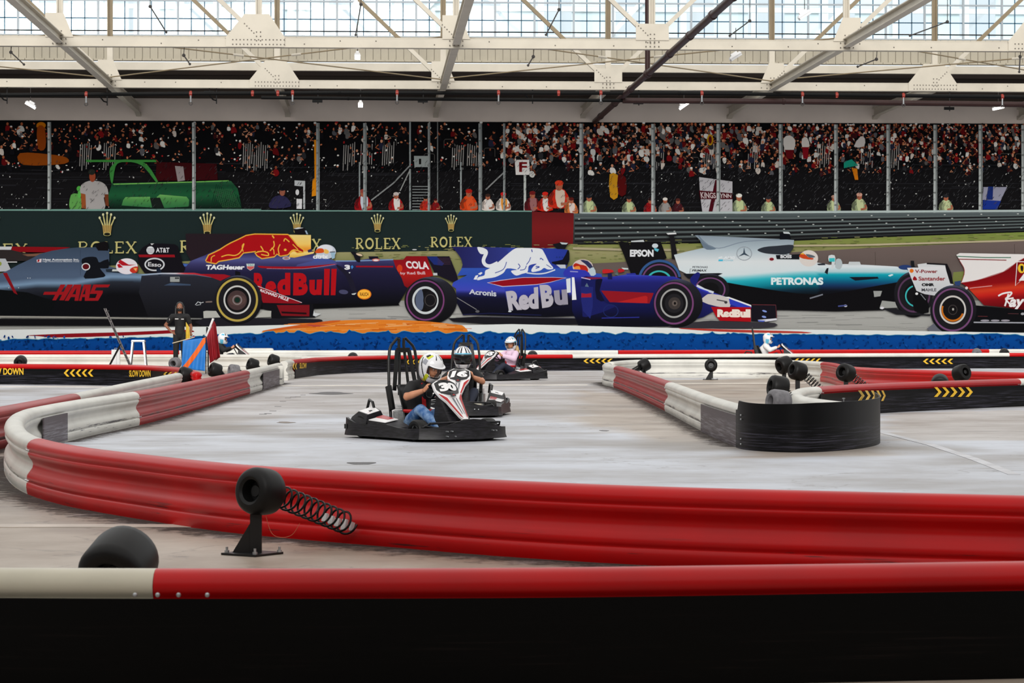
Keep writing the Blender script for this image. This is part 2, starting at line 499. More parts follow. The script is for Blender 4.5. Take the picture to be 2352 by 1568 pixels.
fr.build('frame', M['pale_frame'], nb); [(lambda q: (q.box((x - 1.0, YB + 0.1, zb0 + 0.75), (1.5, 0.06, 1.0)), q.box((x - 1.0, YB + 0.1, zb0 + 1.8), (1.5, 0.06, 0.6)), q.build('pane', M['pale_pane'], nb)))(MB()) for x in fac]

# ------------------------------------------------------------------ roof trusses
PXN1 = {-1: -310, 0: 145, 1: 600, 2: 1045, 3: 1507, 4: 1945, 5: 2375, 6: 2830}
def rivets(b, cx, cy, z, nxr, nzr, dx, dz, y, mi=0, r=0.022):
    for i in range(nxr):
        for j in range(nzr):
            b.cyl((cx + (i - (nxr - 1) / 2) * dx, y, z + (j - (nzr - 1) / 2) * dz), (cx + (i - (nxr - 1) / 2) * dx, y - 0.018, z + (j - (nzr - 1) / 2) * dz), r, r * 0.7, 7, mi)

def truss(Y, ytop, ybot, backlit_up, label):
    z1, z0 = zt(ytop, Y), zt(ybot, Y); zm = (z0 + z1) / 2
    H = 5.6
    t = thing('roof_truss', label, 'truss', (0, Y, z0))
    R = lambda v: (v[0], v[1] - Y, v[2] - z0)
    b = MB()
    b.box(R(((X0 + X1) / 2, Y + 0.13, zm)), (X1 - X0 - 0.04, 0.03, z1 - z0))
    b.box(R(((X0 + X1) / 2, Y - 0.13, zm)), (X1 - X0 - 0.04, 0.03, z1 - z0))
    b.box(R(((X0 + X1) / 2, Y, z0 + 0.015)), (X1 - X0 - 0.04, 0.34, 0.03))
    b.box(R(((X0 + X1) / 2, Y, z1 - 0.015)), (X1 - X0 - 0.04, 0.30, 0.03))
    ch = b.build('bottom_chord', M['steel'], t)
    b = MB(); b.box(R(((X0 + X1) / 2, Y, z1 + H)), (X1 - X0 - 0.04, 0.3, 0.3)); b.build('top_chord', M['steel'], t)
    xs = [-9.4 + 5.93 * k for k in range(-2, 9)]
    m2 = M['steel_tan'] if backlit_up else M['steel']
    for k, x in enumerate(xs):
        j = k - 2
        b = MB()
        for s in (-1, 1): b.box(R((x + s * 0.075, Y - 0.06, z1 + H / 2)), (0.045, 0.10, H))
        b.box(R((x, Y - 0.01, z1 + H / 2)), (0.12, 0.03, H)); 
        if backlit_up:
            b2 = MB(); b2.box(R((x, Y - 0.06, (zm + z1) / 2 + 0.75)), (0.20, 0.13, 1.6)); b2.build('post_foot', M['steel'], t)  # foot stays plain white where the painted backlit tone stops
        b.build('vertical_post', m2, t)
        # diagonals lean toward the truss centre at x = 8.4
        dirs = [-1] if j < 3 else ([1] if j > 3 else [-1, 1])
        for s in dirs:
            b = MB(); b.bar(R((x + s * 0.12, Y - 0.05, z1 + 0.25)), R((x + s * 5.8, Y - 0.05, z1 + H)), 0.17, 0.13, up=(0, 1, 0)) if False else \
                b.bar(R((x + s * 0.16, Y - 0.05, z1 + 0.15)), R((x + s * 5.85, Y - 0.05, z1 + H)), 0.13, 0.15, up=(0, 1, 0))
            b.build('diagonal_brace', m2 if backlit_up else M['steel'], t)
            if backlit_up:
                b = MB(); a0 = Vector(R((x + s * 0.16, Y - 0.07, z1 + 0.15))); a1 = Vector(R((x + s * 5.85, Y - 0.07, z1 + H)))
                b.bar(a0, a0 + (a1 - a0) * 0.24, 0.14, 0.16, up=(0, 1, 0)); b.build('brace_foot', M['steel'], t)
        # gusset
        b = MB(); big = j in (1, 5); yf = Y - 0.16
        if big:
            po = [(-0.85, 0), (-0.85, -0.02), (0.75, -0.02), (0.75, 0), (0.18, 0.62), (-0.35, 0.62)]
            out = [(-1.0, 0), (0.8, 0), (0.32, 0.72), (-0.42, 0.72)]
        else:
            s = dirs[0]
            out = [(-0.42, 0), (0.42, 0), (0.12, 0.72), (-0.42, 0.72)] if s < 0 else [(-0.42, 0), (0.42, 0), (0.42, 0.72), (-0.12, 0.72)]
            if len(dirs) == 2: out = [(-0.5, 0), (0.5, 0), (0.5, 0.5), (-0.5, 0.5)]
        pl = [R((x + a, yf, z1 - 0.03 + c)) for a, c in out]
        b.prism(pl, (0, -0.02, 0))
        if big: b.box(R((x - 0.1, yf - 0.012, zm)), (1.75, 0.022, z1 - z0 - 0.02))
        gp = b.build('gusset_plate', M['steel'], t)
        b = MB()
        yr = -0.19 if not big else -0.185
        rivets(b, x, 0, z1 - z0 + 0.02, 2, 3, 0.12, 0.13, yr); 
        rivets(b, x, 0, (zm - z0), 4 if not big else 15, 2, 0.13 if not big else 0.11, 0.14, yr)
        s = dirs[0]
        for q in range(5): b.cyl((x + s * (0.14 + 0.07 * q), yr, z1 - z0 + 0.12 + 0.07 * q), (x + s * (0.14 + 0.07 * q), yr - 0.018, z1 - z0 + 0.12 + 0.07 * q), 0.02, 0.014, 7)
        b.build('rivets', M['rivet'], gp)
    # loose rivets along the chord
    b = MB(); rnd = random.Random(int(Y))
    x = X0 + 1
    while x < X1 - 1:
        x += rnd.uniform(0.9, 2.1); rivets(b, x, 0, (zm - z0) + rnd.choice((-0.05, 0.05)), 1, 1, 1, 1, -0.145)
    b.build('rivets', M['rivet'], ch)
    return z0, z1
z1a, z1b = truss(TY1, 88, 111, False, 'white riveted steel roof truss nearer the camera, its bottom chord across the glazing')
z2a, z2b = truss(TY2, 185.5, 204.5, True, 'white and tan riveted roof truss, farther one, chord just above the black pipes')

# beams along the hall, hung below the truss chords and landing on the end wall
HB = zt(262, WALL)
xb = [-9.4 + 11.86 * k for k in range(-1, 5)]
pos = ['beyond the left edge', 'at the left', 'in the middle', 'at the right', 'at the far right edge', 'past the right edge']
for k, x in enumerate(xb):
    zr = [(-4.0, HB + 0.13), (WALL - 0.01, HB + 0.13)]
    t = thing('roof_beam', 'long white steel beam running toward the camera under both trusses, ' + pos[k], 'beam', (x, 40, HB))
    b = MB(); b.hbeam((0, -44, 0.14), (0, TY1 - 40, 0.14), 0.24, 0.26, 0.028)
    b.hbeam((0, TY1 - 40, 0.14), (0, TY2 - 40, 0.14), 0.24, 0.26, 0.028)
    b.build('beam_body', M['steel'], t)
    b = MB()
    for yy in (TY1, TY2): b.box((0, yy - 40, 0.30), (0.5, 0.3, 0.06)); 
    b.build('hanger_plate', M['steel'], t)
for k in range(-2, 9):
    x = -9.4 + 5.93 * k
    t = thing('wall_beam', 'short white steel beam from the far truss to the end wall, %s' % ['beyond the left edge', 'just beyond the left edge', 'at the left above the dark grey car print', 'above the first white crown', 'above the board numbered 1', 'beside the diagonal maroon pipe', 'right of the diagonal maroon pipe', 'above the silver car print', 'near the right edge', 'beyond the right edge', 'far past the right edge'][k + 2], 'beam', (x, TY2, HB))
    b = MB(); b.hbeam((0, 0.2, 0.16), (0, WALL - TY2 - 0.01, 0.16), 0.2, 0.34, 0.03); b.build('beam_body', M['steel'], t)
    b = MB(); b.prism([(-0.1, WALL - TY2 - 0.9, 0.0), (-0.1, WALL - TY2 - 0.01, 0.0), (-0.1, WALL - TY2 - 0.01, -0.14)], (0.2, 0, 0)); b.build('haunch', M['steel'], t)

# crossed bracing rods in the horizontal plane between the trusses
rods = [(-9.4, 2.46), (2.46, -9.4), (2.46, 14.3), (14.3, 2.46), (14.3, 26.2), (26.2, 14.3), (-21.2, -9.4), (-9.4, -21.2)]
rl = ['rising from the left node', 'falling toward the left node', 'from the middle node rightwards', 'toward the middle node', 'from the right node outward', 'toward the right node', 'from beyond the left edge', 'leaving the left edge']
for k, (xa, xc) in enumerate(rods):
    b = MB(); zz = HB + 0.32 + 0.03 * (k % 2)
    L0, L1 = Vector((xa, TY1 + 0.2, zz)), Vector((xc, TY2 - 0.2, zz + 0.02))
    b.tube([L0, L1], 0.022, 8)
    t = thing('bracing_rod', 'thin crossed bracing rod between the two trusses, ' + rl[k], 'rod', L0)
    o = b.build('rod', M['steel_tan'], t); o.location = -L0
    b = MB(); mdl = L0.lerp(L1, 0.42); dd = (L1 - L0).normalized(); b.cyl(mdl - dd * 0.25, mdl + dd * 0.25, 0.04, 0.04, 8)
    o = b.build('turnbuckle', M['steel'], t); o.location = -L0

# hangers, sway rods on the glazing line pipe
b = MB(); yp = GY - 1.2
b.tube([onY(-900, 65, yp), onY(1176, 74, yp), onY(2800, 84, yp)], 0.022, 8)
tag(b.build('conduit', M['pipe_black']), 'thin dark conduit running level across the glazing behind the near truss', 'pipe')
for k, (xa, ya, xe, ye, cap) in enumerate([(345, 15, 382, 74, 'hanging at the left of the glazing'), (829, 10, 817, 80, 'hanging beside the upper lamp'), (1284, 22, 1254, 80, 'right of the middle beam'), (1722, 48, 1676, 82, 'right of the diagonal pipe'), (2176, 50, 2090, 82, 'near the right edge'),
                                         (25, 120, 55, 148, 'below the near chord at the far left'), (422, 127, 436, 147, 'below the near chord, left of centre'), (1225, 130, 1213, 150, 'below the near chord, centre'), (2013, 136, 1970, 153, 'below the near chord, right'), (2343, 130, 2341, 165, 'below the near chord at the right edge')]):
    Yh = TY1 + 0.05
    p0, p1 = onY(xa, ya, Yh), onY(xe, ye, Yh)
    t = thing('cable_arm', 'small dark cable arm on a wire, ' + cap, 'bracket', p0)
    b = MB(); b.tube([(0, 0, 0), p1 - p0], 0.022, 6); b.ball((0, 0, 0), 0.055, 8); b.ball(p1 - p0, 0.04, 8); b.build('arm', M['cable'], t)
    b = MB(); b.tube([(0, 0, 0), (0.02, 0, (z1b + 5.5 if k < 5 else z1a + 0.02) - p0.z)], 0.012, 5); b.build('wire', M['cable'], t)

# pipes under the far truss
def pipe(pts, r, m, label, n=12):
    b = MB(); P = pts
    b.tube(P, r, n)
    for i in range(1, len(P) - 1): b.ball(P[i], r * 1.18, 12)
    return tag(b.build('pipe', m), label, 'pipe')
YP = 92.0
P = [onY(x, y, YP) for x, y in ((-300, 220), (0, 218), (780, 213), (1560, 214), (2352, 223), (2600, 226))]
pipe(P, 0.065, M['pipe_black'], 'long black sprinkler pipe just under the far truss chord')
P = [onY(x, y, YP + 1) for x, y in ((600, 224), (800, 226), (1430, 231))]
pipe(P, 0.06, M['pipe_black'], 'shorter black pipe below the sprinkler pipe, ending at the maroon pipe')
P = [onY(x, y, YP + 1) for x, y in ((1430, 231), (1800, 233), (2352, 240), (2600, 243))]
pipe(P, 0.10, M['pipe_brown'], 'thick maroon pipe running level under the far truss on the right')
P = [onY(1366, 279, WALL - 0.12), onY(1690, 0, 62)]
d = (P[1] - P[0]); hz = P[0].z
P2 = Vector((P[0].x, 20, P[0].z))
bb = MB(); bb.tube([P[0], P2], 0.105, 14)
t = thing('drain_pipe', 'big diagonal-looking maroon pipe coming from the end wall toward the camera', 'pipe', P[0])
o = bb.build('pipe_run', M['pipe_brown'], t); o.location = -P[0]
for yy in (102, 96, 90, 84, 78, 73, 68, 64):
    bb = MB(); bb.cyl((P[0].x, yy, P[0].z), (P[0].x, yy + 0.25, P[0].z), 0.13, 0.13, 14); o = bb.build('coupling', M['pipe_brown'], t); o.location = -P[0]
yv = 84.5
bb = MB(); bb.tube([(P[0].x, yv, P[0].z), (P[0].x, yv, P[0].z + 6)], 0.085, 12); bb.ball((P[0].x, yv, P[0].z), 0.15)
tag(bb.build('riser_pipe', M['pipe_brown']), 'upright maroon pipe rising from the diagonal-looking pipe past the near truss', 'pipe')

# red sprinkler fittings on the pipe
fit = [(198, 1), (438, 1), (580, 0), (638, 0), (672, 1), (912, 1), (1145, 1), (1283, 0), (1380, 1), (1612, 1), (1843, 1), (1922, 0), (2075, 1), (2302, 1)]
def pipe_y(x):
    q = ((0, 218), (780, 213), (1560, 214), (2352, 223))
    for (a, ya), (c, yc) in zip(q, q[1:]):
        if x <= c: return ya + (yc - ya) * (x - a) / (c - a)
for x, big in fit:
    p = onY(x, pipe_y(x), YP)
    t = thing('sprinkler_head', 'red sprinkler fitting on the black pipe' + (' with a hanging drop' if big else ', short one with no drop'), 'sprinkler', p, 0, 'sprinkler fittings with drops' if big else 'short sprinkler fittings')
    b = MB(); b.cyl((0, 0, 0.10), (0, 0, -0.10), 0.045, 0.045, 12); b.cyl((-0.05, 0, 0), (0.05, 0, 0), 0.074, 0.074, 12); b.build('clamp', M['redpaint'], t)
    if big:
        b = MB(); b.cyl((0, -0.02, -0.06), (0, -0.02, -0.3), 0.03, 0.03, 8); b.build('drop', M['galv'], t)
        b = MB(); b.tube([(0.055 * cos(a * pi / 6), -0.02, -0.34 + 0.055 * sin(a * pi / 6)) for a in range(12)], 0.016, 6, closed=True); b.build('ring', M['cable'], t)
# small black wall brackets under the pipes
for k, (x, y) in enumerate([(15, 232), (245, 236), (480, 212), (496, 232), (729, 232), (971, 232), (1222, 232), (1466, 236), (2180, 249)]):
    p = onY(x, y, TY2); t = thing('pipe_bracket', 'small black pipe hanger bracket, %s' % ['at the left edge', 'left of the wall beam end', 'upper of the pair left of centre', 'lower of the pair left of centre', 'under the second wall beam', 'left of the middle wall beam', 'right of the middle', 'by the diagonal-looking pipe', 'under the thick maroon pipe'][k], 'bracket', p)
    b = MB(); b.tube([(-0.35, 0, 0.35), (-0.1, 0, 0.05), (0.02, 0, 0.02)], 0.03, 6) if k % 3 == 0 or k == 1 else b.box((0, 0, 0), (0.36, 0.1, 0.10))
    b.build('bracket_arm', M['pipe_black'], t)
    b = MB(); b.cyl((0.02, 0, z2a - 0.0 - p.z), (0.02, 0, -0.1), 0.02, 0.02, 8); b.build('bolt', M['blacksteel'], t)

# high bay lamps
lamps = [(70, 242, 96, 30, 'tilted lit lamp under the black pipe at the far left'), (828, 240, 96, 90, 'small lit lamp under the pipes, left of the middle beam'),
         (821, 129, 80, 90, 'small lit lamp hanging just below the near truss chord'), (818, 12, 76, 90, 'bright lamp against the glazing at the top of the picture'),
         (1571, 243, 96, -35, 'lit lamp under the thick maroon pipe, middle right'), (2293, 248, 96, -12, 'lit lamp under the maroon pipe near the right edge'),
         (1690, 131, 80, -32, 'white tilted lamp hanging below the near truss chord, right'), (1848, 36, 76, -32, 'white tilted lamp hanging in front of the glazing, right')]
for x, y, Yl, ang, lab in lamps:
    p = onY(x, y, Yl); t = thing('ceiling_lamp', lab, 'lamp', p)
    lit = 'white' not in lab
    R_ = Matrix.Rotation(radians(ang), 3, 'Y') if abs(ang) != 90 else Matrix.Identity(3)
    wdt = 0.42 if abs(ang) != 90 else 0.18
    b = MB(); b.box(R_ @ Vector((0, 0, 0.06)), (wdt, 0.3, 0.07), rot=R_, taper=0.8); b.box(R_ @ Vector((0, 0, 0.12)), (wdt * 0.5, 0.12, 0.07), rot=R_)
    b.build('housing', M['white_metal'], t)
    b = MB(); b.box(R_ @ Vector((0, 0, -0.01)), (wdt * 0.9, 0.26, 0.07 if abs(ang) != 90 else 0.16), rot=R_); b.build('diffuser', M['lamp'] if lit else M['white_metal'], t)
    b = MB(); b.tube([(0, 0, 0.12), (0, 0, 0.9)], 0.012, 5); b.build('hanging_wire', M['cable'], t)
# ------------------------------------------------------------------ the printed mural on the end wall
def print_material():
    m, n, l, p = new_mat('printed vinyl')
    a = n.new('ShaderNodeAttribute'); a.attribute_name = 'ink'
    l.new(a.outputs['Color'], p.inputs['Base Color'])
    p.inputs['Roughness'].default_value = 0.8; p.inputs['Specular IOR Level'].default_value = 0.04
    return m
M['print'] = print_material()
INK = 0.97
def ink(c):
    r = S(*c); return tuple(min(0.9, x * INK) for x in r)

def smooth(pts, n=6, closed=True):
    out = []; m = len(pts)
    rng = range(m) if closed else range(m - 1)
    g = (lambda i: pts[i % m]) if closed else (lambda i: pts[max(0, min(m - 1, i))])
    for i in rng:
        p0, p1, p2, p3 = g(i - 1), g(i), g(i + 1), g(i + 2)
        for k in range(n):
            t = k / n
            out.append(tuple(0.5 * (2 * p1[d] + (p2[d] - p0[d]) * t + (2 * p0[d] - 5 * p1[d] + 4 * p2[d] - p3[d]) * t * t + (3 * p1[d] - p0[d] - 3 * p2[d] + p3[d]) * t ** 3) for d in (0, 1)))
    if not closed: out.append(tuple(pts[-1]))
    return out

_txt = {}
def text_shape(s, bold=0.0, spacing=1.0, shear=0.0):
    key = (s, bold, spacing, shear)
    if key not in _txt:
        cu = bpy.data.curves.new('t', 'FONT'); cu.body = s; cu.offset = bold; cu.space_character = spacing; cu.shear = shear
        cu.resolution_u = 4; cu.fill_mode = 'FRONT'
        ob = bpy.data.objects.new('t', cu); COL.objects.link(ob)
        dg = bpy.context.evaluated_depsgraph_get(); ev = ob.evaluated_get(dg); me = ev.to_mesh()
        vs = [(v.co.x, v.co.y) for v in me.vertices]; fs = [tuple(f.vertices) for f in me.polygons]
        ev.to_mesh_clear(); bpy.data.objects.remove(ob); bpy.data.curves.remove(cu)
        x0, x1 = min(v[0] for v in vs), max(v[0] for v in vs); y0, y1 = min(v[1] for v in vs), max(v[1] for v in vs)
        _txt[key] = ([((x - x0) / (x1 - x0), (y - y0) / (y1 - y0)) for x, y in vs], fs)
    return _txt[key]

LAYER = [0]
class Art:
    """flat print: shapes are added in order, each on its own hair-thin layer, in the coordinates of a detail view (x0, y0, scale)"""
    def __init__(self, x0=0, y0=0, s=1.0, cyc=0):
        self.cyc = cyc; self.base = LAYER[0]; self.t = (x0, y0, s); self.v = []; self.f = []; self.c = []
    def at(self, x0, y0, s): self.t = (x0, y0, s); return self
    def tick(self):
        LAYER[0] += 1
        if self.cyc and LAYER[0] > self.base + self.cyc: LAYER[0] = self.base + 6
    def P(self, x, y):
        x0, y0, s = self.t
        p = onY(x0 + x / s, y0 + y / s, WALL - 0.012 - LAYER[0] * 0.00015)
        return (p.x, p.y, p.z)
    def raw(self, pts, faces, cols):
        n = len(self.v)
        self.v += [self.P(*p) for p in pts]
        for fc in faces:
            self.f.append(tuple(n + i for i in fc)); self.c.append([cols[i] for i in fc] if isinstance(cols, list) else [cols] * len(fc))
    def poly(self, pts, col, sm=0):
        self.tick()
        if sm: pts = smooth(pts, sm)
        pts = [p for i, p in enumerate(pts) if i == 0 or abs(p[0] - pts[i - 1][0]) + abs(p[1] - pts[i - 1][1]) > 1e-6]
        tri = geometry.tessellate_polygon([[Vector((x, y, 0)) for x, y in pts]])
        self.raw(pts, tri, ink(col))
    def ell(self, cx, cy, rx, ry, col, n=28, rot=0.0):
        c, s = cos(rot), sin(rot)
        self.poly([(cx + rx * cos(t) * c - ry * sin(t) * s, cy + rx * cos(t) * s + ry * sin(t) * c) for t in [2 * pi * i / n for i in range(n)]], col)
    def ring(self, cx, cy, rx, ry, w, col, n=40, a0=0, a1=360):
        self.tick()
        pts = []; k = n
        for i in range(k + 1):
            t = radians(a0 + (a1 - a0) * i / k)
            pts += [(cx + rx * cos(t), cy + ry * sin(t)), (cx + (rx - w) * cos(t), cy + (ry - w * ry / rx) * sin(t))]
        self.raw(pts, [(2 * i, 2 * i + 2, 2 * i + 3, 2 * i + 1) for i in range(k)], ink(col))
    def line(self, pts, w, col, sm=0, w1=None):
        self.tick()
        if sm: pts = smooth(pts, sm, False)
        L = []; m = len(pts)
        for i, (x, y) in enumerate(pts):
            a = pts[max(0, i - 1)]; b = pts[min(m - 1, i + 1)]
            dx, dy = b[0] - a[0], b[1] - a[1]; d = sqrt(dx * dx + dy * dy) or 1
            ww = (w + ((w1 if w1 is not None else w) - w) * i / max(1, m - 1)) / 2
            L += [(x - dy / d * ww, y + dx / d * ww), (x + dy / d * ww, y - dx / d * ww)]
        self.raw(L, [(2 * i, 2 * i + 2, 2 * i + 3, 2 * i + 1) for i in range(m - 1)], ink(col))
    def text(self, s, quad, col, bold=0.02, shear=0.0, spacing=1.0):
        """quad: top-left, top-right, bottom-right, bottom-left"""
        self.tick()
        vs, fs = text_shape(s, bold, spacing, shear); tl, tr, br, bl = quad
        pts = []
        for u, v in vs:
            v = 1 - v
            pts.append(tuple((tl[d] * (1 - u) + tr[d] * u) * (1 - v) + (bl[d] * (1 - u) + br[d] * u) * v for d in (0, 1)))
        self.raw(pts, fs, ink(col))
    def tx(self, s, x0, y0, x1, y1, col, **k): self.text(s, [(x0, y0), (x1, y0), (x1, y1), (x0, y1)], col, **k)
    def shade(self, pts, fn, dx=12, dy=8, sm=0):
        """fill an outline with colours that vary over it (the printed car's own tones)"""
        self.tick()
        if sm: pts = smooth(pts, sm)
        ys = sorted(set([p[1] for p in pts])); y0, y1 = ys[0], ys[-1]
        rows = [y0]; y = y0
        lv = set(round(v, 1) for v in ys)
        allr = sorted(lv | set(y0 + i * dy for i in range(int((y1 - y0) / dy) + 1)) | {y1})
        rows = [allr[0]]
        for v in allr[1:]:
            if v - rows[-1] > 0.8: rows.append(v)
        m = len(pts)
        def cuts(ya, yb):
            ym = (ya + yb) / 2; xs = []
            for i in range(m):
                (xa, pa), (xb, pb) = pts[i], pts[(i + 1) % m]
                if (pa > ym) != (pb > ym):
                    f = lambda q: xa + (xb - xa) * max(0, min(1, (q - pa) / (pb - pa)))
                    xs.append(((xa + (xb - xa) * (ym - pa) / (pb - pa)), f(ya), f(yb)))
            xs.sort(); return xs
        V = []; Fc = []; C = []
        for ya, yb in zip(rows, rows[1:]):
            xs = cuts(ya, yb)
            for a, b in zip(xs[::2], xs[1::2]):
                k = max(1, int((b[0] - a[0]) / dx)); base = len(V)
                for i in range(k + 1):
                    t = i / k
                    xa, xb = a[1] + (b[1] - a[1]) * t, a[2] + (b[2] - a[2]) * t
                    V += [(xa, ya), (xb, yb)]; C += [ink(fn(xa, ya)), ink(fn(xb, yb))]
                Fc += [(base + 2 * i, base + 2 * i + 2, base + 2 * i + 3, base + 2 * i + 1) for i in range(k)]
        if V: self.raw(V, Fc, C)
    def build(self, name, parent, label=None, kind=None):
        if self.cyc: LAYER[0] = self.base + self.cyc + 1
        me = bpy.data.meshes.new(name)
        me.from_pydata(self.v, [], self.f)
        ca = me.color_attributes.new('ink', 'FLOAT_COLOR', 'CORNER')
        flat = []
        for f, c in zip(self.f, self.c):
            for q in c: flat += [q[0], q[1], q[2], 1.0]
        ca.data.foreach_set('color', flat)
        o = link(name, me, parent, [M['print']])
        if label: o['label'] = label
        if kind: o['kind'] = kind
        return o

def lerpc(a, b, t):
    t = max(0, min(1, t))
    if not isinstance(a, tuple): return a + (b - a) * t
    return tuple(a[i] + (b[i] - a[i]) * t for i in range(3))
def stops(v, *st):
    if v <= st[0][0]: return st[0][1]
    for (a, ca), (b, cb) in zip(st, st[1:]):
        if v <= b: return lerpc(ca, cb, (v - a) / (b - a))
    return st[-1][1]

mural = thing('wall_mural', 'huge printed wall mural of racing cars passing a packed grandstand, on the end wall', 'mural', (0, 0, 0))
R = random.Random(7)
L0, L1 = -260, 2560   # the print runs past both sides of the frame

# ---- grandstand
A = Art(cyc=600)
A.poly([(L0, 275), (0, 276), (1176, 280), (2352, 284), (L1, 285), (L1, 495), (L0, 490)], (14, 14, 16))
A.poly([(L0, 395), (1000, 395), (1340, 380), (2352, 385), (L1, 385), (L1, 492), (L0, 488)], (22, 21, 23))
for i in range(60):      # tiers and rails of the stand
    y = R.uniform(372, 480); x = R.uniform(L0, L1 - 200); A.line([(x, y), (x + R.uniform(60, 260), y + R.uniform(-1, 2))], R.uniform(0.8, 2), (38, 38, 42))
for i in range(1500):     # mesh fence texture
    x = R.uniform(540, L1); y = R.uniform(378, 486); l = R.uniform(3, 9)
    g = R.randint(34, 62); A.line([(x, y), (x + l * 0.8, y - l)], 0.8, (g, g, g + 3))
SK = [(196, 120, 84), (170, 96, 62), (214, 150, 116), (140, 74, 48)]
CL = [(205, 205, 200), (225, 222, 215), (20, 20, 24), (96, 14, 18), (120, 18, 22), (36, 40, 60), (18, 18, 20), (30, 26, 28), (24, 24, 26), (90, 90, 95), (60, 20, 24), (210, 200, 190)]
def spectator(x, y, s, dens=1.0):
    cl = R.choice(CL) if x > 1150 else R.choice(CL + [(20, 20, 24)] * 14)
    if R.random() < .3: cl = lerpc(cl, (16, 16, 18), .6)
    a = R.uniform(-0.5, 0.5)
    A.poly([(x - s * .28, y), (x + s * .3, y + s * .05), (x + s * (.34 + a * .5), y + s * R.uniform(.5, 1.0)), (x + s * a * .4, y + s * R.uniform(.7, 1.1)), (x - s * .34, y + s * R.uniform(.4, .9))], cl, 2)
    if R.random() < 0.75:
        sx = R.choice((-1, 1)); A.line([(x + sx * s * .4, y + s * .2), (x + sx * s * .8, y + s * .6), (x + sx * s * R.uniform(.1, .5), y + s * R.uniform(.1, .9))], s * .15, R.choice(SK))
    A.ell(x + R.uniform(-.1, .1) * s, y - s * .3, s * .19, s * .24, R.choice(SK), 8)
    if R.random() < 0.3: A.ell(x, y - s * .46, s * .22, s * .15, R.choice([(235, 235, 232), (150, 20, 24), (20, 20, 22), (210, 210, 210)]), 8)
rows = []
yy = 287
while yy < 392:
    xx = L0
    while xx < L1:
        dn = .86 if xx > 1150 else (0.42 if yy < 310 else 0.26)
        if R.random() < dn * (1 if yy < 345 else (0.6 if yy < 368 else .35)): rows.append((max(286.5 + xx * .002, yy + R.uniform(-5, 5)), xx + R.uniform(-5, 5), R.uniform(10, 17) * (1 if xx > 1100 else 0.95)))
        xx += R.uniform(8, 13) if xx > 1150 else R.uniform(12, 20)
    yy += 8.5
rows.sort()
for y, x, s in rows: spectator(x, y, s * 0.82 if x > 1800 else s)
for i in range(700):      # small flecks of light among the crowd
    x = R.uniform(L0, L1); y = R.uniform(284, 372 if x > 1000 else 395); A.ell(x, y, R.uniform(.8, 2.4), R.uniform(.8, 3.2), R.choice([(235, 232, 225), (200, 120, 80), (160, 30, 30), (230, 225, 220)]), 6, R.uniform(0, 3))
for i in range(260):
    x = R.uniform(L0, L1); y = R.uniform(380, 484); A.ell(x, y, R.uniform(.7, 2.4), R.uniform(.6, 1.6), (200, 200, 196), 6, R.uniform(0, 3))
for cx in list(range(560, 1200, 46)) + list(range(1230, 2400, 38)):      # crowd barrier loops
    if R.random() < 0.5:
        y = R.uniform(300, 362); w = R.uniform(18, 34)
        A.line([(cx, y + 20), (cx, y + 3), (cx + 3, y), (cx + w - 3, y), (cx + w, y + 3), (cx + w, y + 20)], 1.3, (84, 80, 78))
for cx in (185, 240, 560, 590, 790, 830, 1040, 1075, 880, 1500, 1620, 1980, 2040, 1720, 1880): # bright railings
    for q in range(6): A.line([(cx + q * 5, R.uniform(325, 335)), (cx + q * 5 - 2, R.uniform(372, 392))], 1.6, (170, 166, 162))
A.build('printed_grandstand', mural, 'crowd and dark grandstand in the print')

A = Art()   # things on the terrace behind the boards
z = (0, 270, 3.92)
A.at(*z)
A.poly([(180, 320), (440, 330), (600, 360), (580, 415), (210, 425)], (140, 68, 14), 3)
A.ell(370, 70, 42, 30, (190, 110, 10)); A.poly([(335, 90), (400, 90), (410, 270), (345, 280)], (140, 62, 12), 3)
A.poly([(1410, 400), (1950, 415), (1960, 560), (1400, 570)], (58, 12, 16))
A.poly([(1575, 435), (1650, 440), (1665, 565), (1600, 575)], (150, 140, 140))
A.poly([(770, 380), (1400, 380), (1410, 400), (780, 400)], (60, 140, 60))
A.poly([(985, 480), (1020, 420), (1080, 380), (1230, 385), (1330, 430), (1420, 570), (1400, 575), (1300, 450), (1210, 405), (1100, 400), (1040, 440), (1010, 600)], (60, 136, 62), 3)
A.shade([(1010, 590), (1720, 575), (2080, 570), (2140, 640), (2180, 820), (1000, 820), (960, 740)], lambda x, y: stops(y, (580, (46, 96, 62)), (600, (26, 70, 46)), (700, (32, 92, 56)), (820, (14, 30, 24))), 40, 20)
A.line([(1020, 600), (1720, 580), (2060, 568)], 9, (120, 190, 90))
A.shade([(1110, 740), (1130, 716), (1350, 712), (1370, 810), (1095, 790)], lambda x, y: stops(y, (712, (110, 176, 96)), (735, (84, 150, 78)), (810, (50, 112, 66))), 40, 12)
A.shade([(1410, 715), (1440, 692), (1680, 712), (1702, 740), (1700, 800), (1470, 815)], lambda x, y: stops(y, (692, (116, 180, 98)), (730, (80, 146, 78)), (815, (46, 106, 64))), 40, 12)
for q in range(14): A.line([(1950 + q * 16, 600 + q * 8), (1900 + q * 18, 800)], 5, (16, 44, 30)); A.line([(1900 + q * 14, 640), (2010 + q * 12, 810)], 3, (60, 110, 70))
A.poly([(1350, 725), (1440, 720), (1480, 815), (1370, 810)], (24, 32, 28))
A.poly([(640, 695), (720, 700), (730, 825), (630, 825)], (96, 160, 80), 3)
A.ell(712, 640, 22, 24, (80, 170, 70)); A.poly([(700, 640), (740, 660), (725, 720), (702, 720)], (90, 180, 80))
A.poly([(730, 610), (800, 570), (900, 575), (960, 620), (975, 700), (935, 720), (940, 825), (775, 825), (770, 700), (725, 680)], (168, 164, 162), 3)
